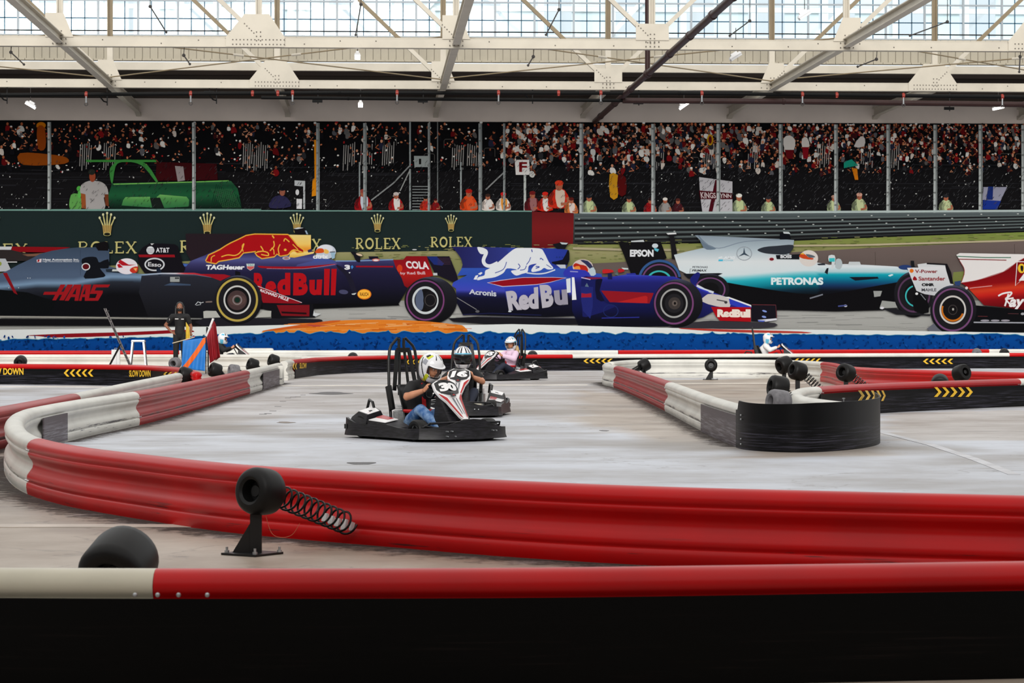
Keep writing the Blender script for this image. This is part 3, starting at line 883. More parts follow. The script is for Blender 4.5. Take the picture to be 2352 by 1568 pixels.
A.poly([(728, 680), (770, 690), (775, 820), (735, 815)], (150, 80, 40)); A.poly([(940, 690), (975, 690), (980, 800), (950, 790)], (110, 56, 34))
A.ell(832, 530, 28, 50, (150, 70, 44)); A.ell(826, 490, 32, 26, (36, 40, 34))
A.line([(0, 828), (420, 828), (1720, 825), (2352, 826)], 7, (120, 165, 150))
z = (600, 270, 3.92); A.at(*z)
A.poly([(80, 815), (90, 740), (150, 700), (230, 720), (265, 800)], (44, 42, 74), 3); A.ell(190, 670, 26, 34, (150, 90, 70)); A.ell(190, 645, 28, 14, (20, 20, 26))
A.poly([(300, 565), (395, 570), (395, 822), (378, 822), (378, 620), (300, 612)], (190, 194, 196)); A.poly([(318, 730), (368, 732), (366, 822), (318, 820)], (222, 222, 224)); A.ell(325, 672, 16, 26, (214, 214, 216))
A.poly([(476, 200), (500, 200), (506, 700), (455, 710), (462, 560), (480, 540)], (222, 138, 20)); 
for k, (px, w, c0) in enumerate([(885, 12, (150, 158, 158)), (1340, 14, (150, 158, 158)), (1515, 12, (170, 178, 178)), (1798, 14, (160, 168, 168)), (1588, 8, (120, 124, 124))]): A.line([(px, 400 if k in (0, 3) else 40), (px, 830)], w, c0)
A.line([(900, 425), (1350, 455)], 16, (14, 14, 16)); A.line([(1800, 440), (2240, 460)], 16, (14, 14, 16)); A.line([(2240, 460), (2235, 825)], 14, (20, 20, 22))
A.line([(990, 745), (1190, 590), (1340, 430)], 12, (135, 138, 138)); A.line([(1250, 660), (1340, 470)], 10, (150, 152, 150)); A.line([(2020, 650), (2200, 480)], 12, (140, 142, 142))
A.poly([(1375, 345), (1505, 345), (1505, 445), (1380, 445)], (150, 158, 156)); A.tx('1', 1420, 370, 1440, 420, (20, 20, 20))
for q in range(9): A.line([(1360, 620 + q * 26), (1500, 620 + q * 26)], 6, (150, 156, 156))
def marshal(x, y, s, body, cap, arm=(220, 215, 210)):
    A = Art(*globals()['A'].t)
    A.poly([(x - s * .6, y), (x - s * .3, y - s * .9), (x + s * .3, y - s * .9), (x + s * .6, y)], body, 3)
    A.poly([(x - s * .2, y - s * .9), (x + s * .3, y - s * .85), (x + s * .25, y), (x - s * .1, y)], arm, 2)
    A.poly([(x - s * .5, y - s * .1), (x - s * .62, y - s * .45), (x - s * .4, y - s * .78), (x - s * .25, y - s * .7), (x - s * .38, y - s * .4), (x - s * .3, y - s * .1)], lerpc(body, (20, 20, 20), .35), 2)
    A.line([(x + s * .45, y - s * .5), (x + s * .5, y - s * .2), (x + s * .1, y - s * .12)], s * .16, (168, 100, 74), 3)
    A.ell(x, y - s * 1.12, s * .20, s * .26, (168, 98, 72)); A.ell(x, y - s * 1.28, s * .23, s * .15, cap)
    A.build('printed_marshal', mural)
marshal(920, 828, 130, (150, 20, 26), (150, 70, 60), (196, 204, 214)); marshal(1215, 828, 110, (160, 22, 26), (200, 190, 186)); marshal(1480, 828, 84, (190, 50, 30), (20, 20, 20), (176, 40, 30)); marshal(1570, 828, 70, (130, 20, 22), (60, 14, 16), (120, 20, 24))
marshal(1870, 828, 130, (206, 66, 24), (170, 30, 24), (220, 84, 40)); marshal(2040, 828, 100, (220, 206, 196), (60, 40, 34)); marshal(2180, 828, 110, (226, 214, 204), (200, 30, 30), (226, 150, 60))
z = (1200, 270, 3.92); A.at(*z)
A.line([(22, 500), (22, 835)], 22, (185, 190, 186)); A.poly([(-70, 380), (60, 380), (68, 515), (-60, 515)], (226, 222, 218))
A.tx('F', -30, 400, 42, 490, (120, 20, 24), bold=0.03)
marshal(90, 832, 120, (96, 24, 30), (110, 30, 30), (150, 100, 100)); marshal(205, 832, 115, (196, 40, 26), (206, 40, 30)); marshal(330, 800, 165, (196, 44, 26), (206, 60, 34), (210, 190, 170)); marshal(440, 860, 100, (210, 120, 60), (90, 30, 26), (222, 206, 196))
for x, s, cp in ((600, 115, (30, 34, 40)), (960, 105, (34, 34, 36)), (1950, 120, (232, 232, 222)), (2215, 105, (40, 40, 44))): marshal(x, 855, s, (140, 152, 120), cp, (190, 202, 150))
marshal(1150, 855, 95, (150, 24, 28), (40, 20, 20), (150, 24, 28)); marshal(1285, 855, 95, (140, 134, 130), (220, 214, 206), (150, 146, 144)); marshal(1400, 855, 90, (70, 26, 32), (80, 40, 36), (70, 26, 32))
A.poly([(785, 510), (855, 515), (870, 570), (855, 720), (790, 715)], (196, 140, 30), 2); A.poly([(860, 515), (930, 540), (930, 690), (862, 690)], (84, 14, 16), 2)
A.poly([(1590, 535), (1890, 575), (1890, 858), (1620, 850), (1600, 700)], (188, 186, 190)); A.poly([(1735, 560), (1775, 562), (1710, 852), (1675, 850)], (74, 16, 26)); A.poly([(1590, 655), (1890, 680), (1890, 735), (1600, 735)], (74, 16, 26))
A.text('KINGS LYNN', [(1600, 668), (1880, 688), (1880, 722), (1610, 728)], (206, 190, 190), bold=0.02)
A.ell(1690, 200, 28, 50, (190, 140, 20)); A.ell(1690, 200, 15, 34, (90, 20, 20))
z = (1752, 270, 3.92); A.at(*z)
for x, s, cp in ((640, 100, (196, 150, 130)), (870, 115, (210, 160, 140)), (1650, 105, (40, 40, 44))): marshal(x, 840, s, (150, 162, 124), cp, (196, 206, 156))
A.poly([(185, 190), (240, 160), (290, 200), (280, 290), (200, 290)], (216, 210, 204), 2); A.poly([(200, 290), (280, 290), (270, 370), (215, 370)], (96, 14, 22)); A.poly([(355, 190), (400, 180), (420, 260), (355, 265)], (216, 210, 204), 2); A.poly([(355, 265), (415, 265), (405, 370), (365, 370)], (130, 16, 28))
A.poly([(820, 260), (880, 170), (920, 190), (910, 260)], (206, 200, 196), 2); A.poly([(730, 400), (800, 375), (860, 430), (730, 455)], (24, 140, 116)); A.poly([(800, 450), (850, 460), (860, 560), (830, 560)], (206, 120, 20))
A.poly([(1985, 625), (2200, 625), (2140, 750), (1980, 740)], (150, 150, 168)); A.poly([(2030, 620), (2075, 622), (2070, 740), (2010, 740)], (26, 44, 110)); A.poly([(1985, 740), (2145, 750), (2110, 825), (1980, 825)], (28, 52, 140))
A.build('printed_terrace', mural, 'green tractor, flags and boards along the fence in the print')

A = Art(cyc=400)   # catch fence posts
for x in (113, 445, 730, 838, 985, 1103, 1158, 1335, 1500, 1650, 1793, 1920, 2040, 2148, 2252, 2350, 2440, -150):
    w = 8.5 if x > 1300 else 8
    g = (182, 188, 186) if x > 1300 or x < 500 else (150, 156, 156)
    yb = 484 if x < 1330 else 490
    ys = 279 + x * 0.003
    if x in (985, 1158): w = 5
    A.line([(x, ys + 1), (x + 0.5, 380), (x, yb)], w, g); A.line([(x + w * .3, ys + 1), (x + w * .3, yb)], w * .3, (110, 116, 116))
    for q in range(7): A.ell(x, ys + 12 + q * 29, w * .55, 2.2, (120, 124, 122), 8)
for i in range(2600):     # chain-link sheen in front of the stand
    x = R.uniform(560, L1) if i % 5 else R.uniform(L0, 560); y = R.uniform(372, 484); l = R.uniform(2.5, 7); k_ = 1.0 if x > 1330 else .75
    g = int(R.choice((18, 26, 60, 78, 92)) * k_); A.line([(x, y), (x + l * 0.8, y - l)], 0.7, (g, g, g + 3))
A.line([(1335, 490), (2352, 484), (L1, 483)], 5, (176, 190, 188))
A.line([(L0, 482), (1222, 485)], 2.5, (120, 160, 150))
A.build('printed_fence', mural, 'pale catch fence posts in the print')

# ---- hoarding, guard rail, grass, asphalt
A = Art()
A.poly([(L0, 484), (1222, 487), (1222, 600), (L0, 640)], (30, 42, 42))
A.shade([(1222, 486), (1318, 489), (1316, 560), (1308, 577), (1222, 573)], lambda x, y: stops(y, (486, (104, 28, 30)), (525, (122, 30, 32)), (577, (104, 24, 28))), 20, 12)
A.shade([(1318, 490), (1500, 492), (2352, 487), (L1, 485), (L1, 527), (2352, 531), (2100, 540), (1800, 552), (1560, 558), (1316, 565)], lambda x, y: stops(y, (487, (96, 106, 108)), (500, (66, 74, 76)), (560, (46, 48, 48))), 60, 8)
for k in range(5):
    t = k / 5
    A.line([(1320, 500 + 60 * t), (1800, 501 + 48 * t), (2352, 494 + 34 * t), (L1, 492 + 32 * t)], 3.2, (92, 102, 102)); A.line([(1320, 506 + 60 * t), (1800, 506 + 48 * t), (2352, 498 + 34 * t), (L1, 496 + 32 * t)], 4, (28, 28, 30))
    for x in range(1330, 2500, 84): A.ell(x + k * 17 % 60, 503 + 52 * t - (x - 1330) * 0.012 * (1 + t), 2.4, 1.1, (196, 200, 196), 8)
A.line([(1320, 562), (1560, 558), (1800, 552), (2100, 541), (2352, 532), (L1, 526)], 5, (18, 18, 20))
A.shade([(L0, 640), (780, 579), (1222, 574), (1316, 562), (1560, 560), (1800, 554), (2100, 542), (2352, 533), (L1, 527), (L1, 700), (L0, 700)], lambda x, y: stops(y, (530, (122, 140, 66)), (560, (128, 136, 74)), (580, (150, 146, 104)), (600, (134, 136, 88)), (700, (130, 130, 90))), 50, 6)
for i in range(500):
    x = R.uniform(800, L1); y = R.uniform(556, 600) - (x - 1300) * 0.02; A.line([(x, y), (x + R.uniform(4, 16), y)], 1.2, R.choice([(100, 112, 60), (156, 150, 104), (140, 142, 84)]))
A.line([(1316, 570), (1420, 573), (1560, 574)], 5, (170, 160, 130)); A.line([(1822, 564), (1960, 563), (2352, 552), (L1, 548)], 4, (182, 170, 140))
A.shade([(1316, 607), (1420, 602), (1600, 590), (1840, 578), (2000, 569), (2352, 553), (L1, 548), (L1, 720), (1316, 720)], lambda x, y: stops(y, (555, (110, 96, 92)), (600, (100, 88, 84)), (700, (110, 104, 98))), 60, 10)
A.poly([(2190, 625), (2225, 622), (2214, 650), (2186, 652)], (120, 128, 70))
A.line([(2010, 578), (2012, 640)], 1, (72, 62, 58)); A.line([(2330, 560), (2331, 590)], 1, (72, 62, 58))
A.shade([(L0, 690), (L1, 690), (L1, 775), (L0, 775)], lambda x, y: stops(y, (690, (150, 150, 146)), (720, (166, 166, 162)), (760, (154, 154, 150))), 60, 8)
for i in range(260):
    x = R.uniform(L0, L1); y = R.uniform(700, 760); A.line([(x, y), (x + R.uniform(20, 90), y + R.uniform(-1, 1))], 1.0, R.choice([(140, 140, 138), (174, 174, 170)]))
A.build('printed_trackside', mural, 'green boards, guard rail, grass and asphalt in the print')

A = Art()
A.t = (0, 480, 4.704)
GOLD = (196, 188, 126); Z1 = (0, 480, 4.704)
def crown(cx, cy, s):
    A = Art(*Z1)
    for k, (dx, dy) in enumerate([(-82, -62), (-44, -98), (0, -114), (44, -98), (82, -62)]):
        A.poly([(cx + (k - 2) * 14 * s - 10 * s, cy + 60 * s), (cx + dx * s - 5 * s, cy + dy * s), (cx + dx * s + 5 * s, cy + dy * s), (cx + (k - 2) * 14 * s + 10 * s, cy + 60 * s)], GOLD)
        A.ell(cx + dx * s, cy + dy * s, 12 * s, 15 * s, (206, 204, 160), 12)
    A.poly([(cx - 52 * s, cy + 20 * s), (cx + 52 * s, cy + 20 * s), (cx + 40 * s, cy + 115 * s), (cx - 40 * s, cy + 115 * s)], (176, 146, 82))
    for k in range(4): A.line([(cx + (k - 1.5) * 26 * s, cy + 20 * s), (cx + (k - 1.5) * 18 * s, cy + 95 * s)], 4 * s, (60, 60, 46))
    A.ell(cx, cy + 118 * s, 38 * s, 18 * s, (30, 30, 22), 16); A.ring(cx, cy + 118 * s, 42 * s, 20 * s, 7 * s, (196, 190, 120), 20)
    A.build('printed_crown', mural)
for px, py, s in ((-20, 513, 1.0), (246, 513, 0.98), (476, 512, 0.9), (682, 511, 0.82), (867, 511, 0.76), (1036, 511, 0.70)):
    crown(px * 4.704, (py - 480) * 4.704, s)
# serif capitals
def serif_word(word, x0, y0, x1, y1, col):
    A = Art(*globals()['A'].t)
    Ws = {'R': 1.0, 'O': 1.05, 'L': .85, 'E': .85, 'X': 1.0}; tot = sum(Ws[c] for c in word) + .18 * (len(word) - 1); u = (x1 - x0) / tot; x = x0; h = y1 - y0; t = h * .15
    for c in word:
        w = Ws[c] * u; st = h * .045
        def V(xx, th=t): A.line([(xx, y0), (xx, y1)], th, col); A.line([(xx - t, y0 + st), (xx + t, y0 + st)], st * 1.6, col); A.line([(xx - t, y1 - st), (xx + t, y1 - st)], st * 1.6, col)
        if c == 'R':
            V(x + t); A.ring(x + w * .45, y0 + h * .26, w * .40, h * .27, t * .7, col, 24, -90, 90); A.line([(x + t, y0 + st), (x + w * .45, y0 + st)], st * 2, col); A.line([(x + t, y0 + h * .51), (x + w * .45, y0 + h * .51)], st * 2, col); A.line([(x + w * .4, y0 + h * .5), (x + w * .95, y1)], t, col)
        if c == 'O': A.ring(x + w / 2, y0 + h / 2, w * .5, h * .52, t * .9, col, 32)
        if c == 'L': V(x + t); A.line([(x + t, y1 - st), (x + w * .95, y1 - st)], st * 2, col); A.line([(x + w * .93, y1), (x + w * .93, y1 - h * .25)], st * 1.6, col)
        if c == 'E':
            V(x + t)
            for q, ww in ((st, .9), (h * .5, .7), (h - st, .95)): A.line([(x + t, y0 + q), (x + w * ww, y0 + q)], st * 2, col)
            A.line([(x + w * .9, y0), (x + w * .9, y0 + h * .22)], st * 1.6, col); A.line([(x + w * .93, y1), (x + w * .93, y1 - h * .22)], st * 1.6, col)
        if c == 'X':
            A.line([(x + w * .1, y0), (x + w * .9, y1)], t, col); A.line([(x + w * .88, y0), (x + w * .12, y1)], t * .55, col)
            for q in ((.12, y0 + st), (.86, y0 + st), (.14, y1 - st), (.88, y1 - st)): A.line([(x + w * q[0] - t * .8, q[1]), (x + w * q[0] + t * .8, q[1])], st * 1.6, col)
        x += w + .18 * u
    A.build('printed_lettering', mural)
GD = (190, 182, 118)
serif_word('ROLEX', 845, 350, 1475, 478, GD); serif_word('ROLEX', -420, 372, 298, 500, GD)
serif_word('ROLEX', 1945, 338, 2520, 470, GD)
A.t = (400, 480, 4.704); serif_word('ROLEX', 1075, 322, 1585, 450, GD); serif_word('ROLEX', 1960, 312, 2442, 432, GD)
A.t = (850, 480, 4.704); serif_word('ROLEX', 655, 300, 1100, 412, GD)
# ---- the printed racing cars
Z1 = (0, 480, 4.704); Z2 = (400, 480, 4.704); Z3 = (850, 480, 4.704); Z4 = (1300, 480, 4.276); Z5 = (1800, 480, 4.261)
BK = (16, 17, 20)
def tyre(A, cx, cy, rx, ry, ox, orx, ory, ringc, rimc, rr, ringf=.87, hub=(30, 30, 32), rw=14, rimw=18, oy=0):
    A.shade([(ox + orx * cos(t), cy + oy + ory * sin(t)) for t in [2 * pi * i / 44 for i in range(44)]], lambda x, y: stops(y, (cy - ory, (70, 74, 92)), (cy - ory * .75, (38, 38, 46)), (cy, (26, 25, 30)), (cy + ory, (14, 14, 16))), 30, 20)
    A.ell(cx, cy, rx, ry, (28, 27, 31), 40)
    if ringc: A.ring(cx, cy, rx * ringf + 3, ry * ringf + 3, rw, ringc, 56)
    A.ell(cx, cy, rr, rr * ry / rx, (20, 19, 21), 36)
    if rimc: A.ring(cx, cy, rr, rr * ry / rx, rimw, rimc, 48)

# navy car with the yellow and red engine cover (second from the left)
A = Art(*Z2)
A.poly([(125, 265), (880, 268), (700, 380), (450, 640), (230, 640), (130, 470)], (38, 28, 34))
A.ell(105, 770, 215, 185, (26, 28, 44)); A.ring(105, 770, 210, 180, 34, (66, 98, 170), 40, 180, 360); A.ring(105, 775, 165, 135, 22, (74, 50, 92), 40, 180, 360)
A.shade([(60, 700), (180, 560), (330, 500), (450, 440), (620, 372), (760, 300), (860, 275), (1470, 280), (1480, 430), (1500, 470), (1560, 545), (1740, 560), (1950, 560), (2100, 535), (2367, 545), (2500, 770), (2520, 860), (2420, 1030), (1900, 1045), (900, 1045), (300, 1040), (60, 900)],
        lambda x, y: stops(y + (30 if x > 1800 else 0), (300, (36, 30, 58)), (480, (52, 46, 92)), (540, (80, 84, 138)), (600, (56, 54, 98)), (680, (34, 32, 62)), (850, (26, 24, 46)), (1040, (14, 14, 20))), 30, 14)
A.shade([(1560, 500), (1740, 560), (1760, 600), (1600, 640), (1300, 650), (1330, 600), (1500, 560)], lambda x, y: stops(y, (500, (60, 90, 170)), (600, (74, 76, 130)), (650, (50, 48, 90))), 20, 10)
A.line([(1745, 560), (1950, 560), (2367, 545)], 12, (120, 150, 190), 4)
A.shade([(1200, 276), (1478, 280), (1478, 430), (1440, 445), (1450, 470), (1520, 455), (1505, 480), (1300, 525), (1240, 520), (1280, 400)], lambda x, y: stops(y, (280, (230, 206, 130)), (380, (236, 196, 100)), (440, (226, 140, 40)), (470, (236, 210, 130)), (525, (220, 170, 60))), 30, 10)
bull = [(345, 562), (375, 500), (440, 470), (500, 440), (560, 400), (610, 372), (700, 330), (780, 290), (870, 275), (1230, 280), (1275, 330), (1330, 400), (1395, 445), (1395, 462), (1330, 468), (1290, 440), (1225, 490), (1150, 503), (1110, 480), (1080, 510), (1000, 522), (950, 530), (900, 500), (878, 472), (900, 450), (780, 465), (745, 470), (700, 520), (600, 540), (480, 560), (450, 585), (400, 575)]
A.line(bull + [bull[0]], 24, (226, 170, 60)); A.poly(bull, (166, 18, 24))
YL = (232, 176, 64)
for ln, w in (([(510, 515), (580, 495), (660, 500), (720, 460), (755, 375)], 11), ([(745, 460), (735, 400), (755, 370)], 9), ([(880, 470), (950, 455), (1010, 470), (1020, 500), (990, 500), (940, 490)], 12), ([(900, 460), (960, 450), (935, 400)], 12), ([(1035, 450), (1080, 400), (1075, 345)], 12), ([(1060, 285), (1080, 315)], 14), ([(1080, 490), (1075, 440), (1050, 420)], 10), ([(1135, 490), (1125, 430), (1145, 380)], 11), ([(1185, 350), (1200, 320), (1245, 355)], 12), ([(1235, 490), (1290, 440), (1380, 465)], 12), ([(1280, 380), (1340, 440)], 9), ([(400, 570), (405, 520), (440, 500)], 9)):
    A.line(ln, w, YL, 4)
A.ell(1200, 440, 15, 13, YL)
A.poly([(1290, 215), (1330, 200), (1410, 205), (1440, 270), (1310, 270)], (22, 20, 24)); A.poly([(1290, 212), (1340, 198), (1400, 203), (1330, 216)], (210, 214, 216)); A.poly([(1412, 232), (1430, 232), (1448, 272), (1430, 272)], (150, 170, 190))
A.tx('TAGHeuer', 345, 602, 762, 654, (226, 228, 232), bold=0.045, shear=.12)
A.poly([(780, 590), (870, 590), (862, 640), (822, 664), (788, 640)], (190, 205, 205)); A.poly([(786, 618), (866, 618), (858, 640), (822, 660), (792, 640)], (196, 90, 90)); A.tx('TAG', 795, 596, 858, 614, (60, 130, 110))
A.poly([(905, 612), (1000, 618), (1300, 622), (1500, 612), (1720, 592), (1740, 598), (1520, 634), (1300, 645), (1000, 640), (925, 632)], (150, 20, 32), 2); A.line([(1000, 642), (1400, 644), (1740, 598)], 3, (200, 150, 170), 3)
A.ell(1212, 530, 42, 18, (200, 200, 205)); A.ell(1212, 530, 34, 12, (120, 24, 34)); A.line([(1180, 530), (1244, 530)], 4, (230, 230, 230))
RB = (172, 18, 26)
A.tx('R', 862, 690, 985, 930, RB, bold=0.06); A.tx('e', 985, 778, 1105, 934, RB, bold=0.06); A.tx('d', 1115, 688, 1255, 930, RB, bold=0.06)
A.text('B', [(1290, 690), (1450, 690), (1440, 932), (1285, 932)], RB, bold=0.06); A.text('u', [(1462, 765), (1600, 760), (1590, 932), (1462, 932)], RB, bold=0.06)
A.poly([(1622, 645), (1682, 645), (1672, 930), (1618, 930)], RB); A.poly([(1700, 645), (1756, 645), (1742, 930), (1692, 930)], RB)
A.ell(1640, 460, 108, 78, (190, 198, 210)); A.ell(1635, 430, 80, 45, (216, 220, 228)); A.poly([(1530, 450), (1560, 425), (1610, 430), (1615, 470), (1530, 475)], (206, 80, 30), 3); A.poly([(1625, 430), (1670, 450), (1665, 480), (1620, 475)], (226, 180, 90), 2); A.poly([(1690, 470), (1740, 465), (1735, 530), (1705, 540)], (150, 180, 200)); A.line([(1680, 465), (1740, 462)], 8, (40, 30, 40))
A.tx('citrix', 1500, 490, 1666, 536, (230, 232, 236), bold=0.05)
A.poly([(1905, 462), (1990, 470), (2045, 500), (2010, 518), (2010, 575), (1965, 560), (1938, 500)], (22, 22, 30), 2); A.ell(2000, 492, 36, 12, (214, 190, 160), 16, .3)
A.poly([(2100, 510), (2200, 510), (2210, 545), (2110, 545)], (26, 22, 36)); A.ell(2180, 550, 42, 16, (206, 120, 110)); A.ell(2180, 553, 28, 8, (230, 230, 232))
A.tx('3', 1840, 602, 1900, 655, (228, 228, 232), bold=0.06); A.poly([(1908, 620), (1925, 605), (1938, 625), (1920, 650)], (60, 130, 200)); A.poly([(1845, 690), (1905, 680), (1895, 700), (1870, 705), (1855, 722)], (200, 205, 210))
A.line([(1965, 620), (2367, 622)], 16, (150, 20, 34))
A.poly([(1760, 600), (1900, 700), (1975, 900), (1930, 910), (1850, 720), (1770, 640)], (30, 28, 44), 3); A.poly([(1915, 915), (1970, 905), (1950, 925), (1925, 925)], (200, 205, 205))
A.ell(1830, 895, 50, 24, (70, 70, 100), 24, .1)
A.ell(2055, 920, 76, 56, (206, 110, 30)); A.ell(2052, 918, 68, 48, (244, 178, 60)); A.tx('RAUCH', 2008, 900, 2100, 940, (90, 40, 20), bold=0.02)
A.poly([(900, 1025), (2420, 1020), (2440, 1040), (1900, 1062), (1500, 1078), (900, 1080)], (12, 12, 15))
A.t = Z3
A.shade([(250, 548), (360, 545), (392, 508), (612, 508), (682, 720), (500, 770), (405, 850), (372, 830), (340, 740), (280, 640)], lambda x, y: stops(y, (508, (130, 20, 28)), (640, (150, 18, 28)), (700, (170, 30, 26)), (850, (120, 18, 26))), 24, 14)
A.ell(320, 640, 30, 40, (196, 60, 30), 16)
A.text('COLA', [(380, 560), (625, 568), (640, 652), (395, 640)], (222, 214, 216), bold=0.04); A.text('by Red Bull', [(325, 680), (590, 672), (600, 716), (330, 712)], (206, 170, 176), bold=0.03)
A.build('printed_race_car', mural, 'navy racing car print with red and yellow charging bull on its engine cover')

# grey-blue car at the far left
A = Art(*Z1)
A.poly([(130, 405), (760, 412), (560, 468), (120, 462)], (132, 16, 24)); A.poly([(-1200, 405), (130, 405), (118, 440), (-1200, 430)], (200, 202, 205)); A.poly([(-1200, 430), (118, 440), (240, 470), (500, 500), (300, 560), (-1200, 560)], (46, 40, 40))
A.poly([(240, 490), (520, 470), (480, 505), (300, 510)], (120, 84, 66)); A.poly([(-1200, 530), (60, 535), (120, 660), (80, 672), (-1200, 720)], (178, 182, 186)); A.ell(-6, 590, 24, 24, (140, 150, 70)); A.line([(70, 572), (185, 572)], 9, (220, 220, 220))
A.poly([(1490, 480), (1600, 380), (1640, 372), (1890, 380), (1930, 440), (1970, 580), (1980, 690), (1560, 690)], (20, 18, 24), 2); A.poly([(1625, 372), (1665, 372), (1640, 390)], (210, 210, 210))
A.ell(1625, 445, 43, 43, (214, 216, 220)); [A.line([(1585, 425 + q * 14), (1625, 430 + q * 14), (1665, 425 + q * 14)], 4, (30, 28, 34)) for q in range(4)]
A.tx('AT&T', 1685, 418, 1830, 470, (220, 220, 224), bold=0.02); A.poly([(1495, 492), (1885, 492), (1892, 520), (1505, 520)], (140, 20, 30))
A.ell(1670, 598, 110, 72, (200, 202, 206)); A.ell(1670, 598, 94, 57, (22, 20, 26)); A.text('Esso', [(1600, 572), (1745, 580), (1740, 625), (1598, 618)], (206, 206, 210), bold=0.02)
def haas(x, y):
    hl = stops(x, (0, 840), (400, 800), (800, 800), (1200, 730), (1500, 735), (1700, 760))
    if y < hl - 60: return lerpc((58, 72, 92), (76, 92, 116), (y - 400) / 300)
    if y < hl: return lerpc((76, 92, 116), (120, 148, 176), (y - hl + 60) / 60)
    if y < hl + 50: return lerpc((120, 148, 176), (46, 56, 70), (y - hl) / 50)
    return lerpc((40, 44, 54), (14, 14, 18), (y - hl - 50) / 140)
A.shade([(-1200, 900), (0, 700), (100, 655), (200, 600), (330, 540), (430, 485), (560, 450), (720, 425), (830, 415), (1040, 412), (1180, 432), (1180, 620), (1260, 640), (1480, 695), (1560, 702), (1750, 690), (2100, 700), (2352, 745), (2600, 860), (2600, 1180), (1600, 1165), (700, 1155), (-1200, 1155)], haas, 26, 12)
A.poly([(-1200, 880), (0, 870), (300, 900), (600, 1000), (560, 1140), (-1200, 1150)], (12, 14, 16))
A.shade([(1530, 720), (1750, 700), (2100, 712), (2352, 750), (2500, 800), (2480, 1170), (1600, 1160), (1500, 900)], lambda x, y: stops(y, (700, (62, 70, 84)), (730, (40, 42, 52)), (900, (32, 33, 40)), (1160, (20, 20, 24))), 30, 16)
A.poly([(1770, 825), (1850, 795), (2060, 812), (2060, 825)], (60, 76, 100)); A.poly([(30, 690), (75, 688), (190, 925), (150, 905)], (130, 20, 28))
A.poly([(885, 540), (960, 515), (1040, 520), (1060, 560), (1080, 575), (1170, 540), (1172, 640), (1080, 640), (1130, 700), (1120, 735), (920, 752), (915, 700), (945, 640), (890, 600)], (18, 20, 26), 2)
A.poly([(1035, 410), (1045, 368), (1130, 350), (1165, 355), (1170, 450), (1060, 448)], (18, 16, 18)); A.poly([(1140, 650), (1200, 645), (1380, 640), (1430, 690), (1400, 700), (1150, 680)], (36, 44, 54)); A.poly([(1215, 650), (1330, 650), (1330, 672), (1210, 672)], (196, 200, 196))
A.ell(928, 622, 46, 40, (214, 214, 214)); A.ell(928, 622, 36, 30, (90, 18, 24))
A.line([(870, 440), (868, 560), (870, 715)], 2.5, (40, 50, 64))
A.tx('Haas Automation Inc.', 462, 534, 856, 556, (214, 218, 222), bold=0.03); A.tx('High Performance Machine Tools', 462, 560, 856, 576, (204, 208, 214), bold=0.02); A.poly([(395, 548), (450, 535), (445, 575), (400, 576)], (216, 200, 204)); A.poly([(410, 545), (430, 545), (420, 570), (402, 570)], (150, 20, 30))
A.ell(1370, 618, 118, 86, (222, 216, 222)); A.poly([(1275, 575), (1300, 545), (1390, 600), (1470, 600), (1400, 612), (1320, 610)], (170, 24, 34)); A.poly([(1265, 600), (1290, 590), (1330, 630), (1280, 635)], (170, 24, 34)); A.poly([(1400, 660), (1430, 630), (1490, 620), (1480, 680), (1430, 690)], (190, 50, 34), 2); A.poly([(1440, 640), (1480, 636), (1470, 672)], (226, 170, 90)); A.ell(1345, 648, 18, 14, (226, 210, 216))
HR = (150, 24, 30)
for p in ([(655, 815), (708, 815), (606, 985), (565, 985)], [(728, 815), (790, 815), (690, 985), (640, 985)], [(465, 925), (480, 893), (700, 893), (690, 925)], [(698, 990), (800, 815), (880, 815), (846, 990), (805, 990), (812, 950), (765, 950), (742, 990)], [(852, 990), (905, 815), (985, 815), (958, 990), (915, 990), (918, 950), (888, 950), (880, 990)],
          [(1010, 815), (1190, 815), (1170, 845), (1040, 845), (1022, 880), (1110, 880), (1110, 905), (1060, 990), (955, 990), (965, 960), (1030, 960), (1050, 915), (970, 915)]): A.poly(p, HR)
A.poly([(782, 920), (826, 850), (817, 920)], (24, 26, 32)); A.poly([(893, 920), (925, 850), (920, 920)], (24, 26, 32))
for q in (95, 200, 300, 300, 325): A.ell(q, 850 if q < 290 else 745, 5, 5, (200, 205, 210), 8)
A.poly([(1838, 732), (1940, 732), (1940, 786), (1838, 786)], (150, 154, 152)); A.poly([(1890, 738), (1936, 738), (1936, 754), (1890, 754)], (50, 54, 54))
A.poly([(1690, 640), (1728, 638), (1745, 700), (1730, 716), (1702, 708)], (26, 34, 50), 2)
A.shade([(1480, 712), (1560, 700), (1750, 688), (2100, 688), (2352, 735), (2352, 748), (2100, 706), (1750, 702), (1560, 716)], lambda x, y: stops(x, (1480, (120, 150, 180)), (1900, (200, 196, 204)), (2000, (196, 60, 70)), (2352, (140, 20, 30))), 20, 6)
A.line([(0, 1163), (700, 1168), (1400, 1178), (2000, 1196)], 20, (150, 148, 140), 3, 6); A.poly([(-1200, 1178), (1500, 1190), (2300, 1190), (2700, 1200), (2300, 1262), (0, 1258), (-1200, 1262)], (18, 17, 20))
A.line([(2110, 1035), (2140, 1000), (2165, 1015), (2200, 1005)], 7, (196, 200, 204)); A.line([(2120, 1040), (2170, 1030), (2160, 1000)], 5, (196, 200, 204)); A.line([(2222, 1004), (2292, 1000)], 14, (120, 106, 100))
A.t = Z2
A.poly([(315, 1105), (345, 1098), (452, 1100), (500, 1170), (318, 1178)], (172, 172, 166)); A.poly([(960, 1095), (1050, 1100), (1045, 1165), (880, 1172)], (172, 172, 166))
A.poly([(300, 700), (540, 705), (610, 722), (500, 775)], (150, 22, 34)); A.poly([(660, 665), (712, 680), (716, 730), (660, 730)], (18, 18, 24))
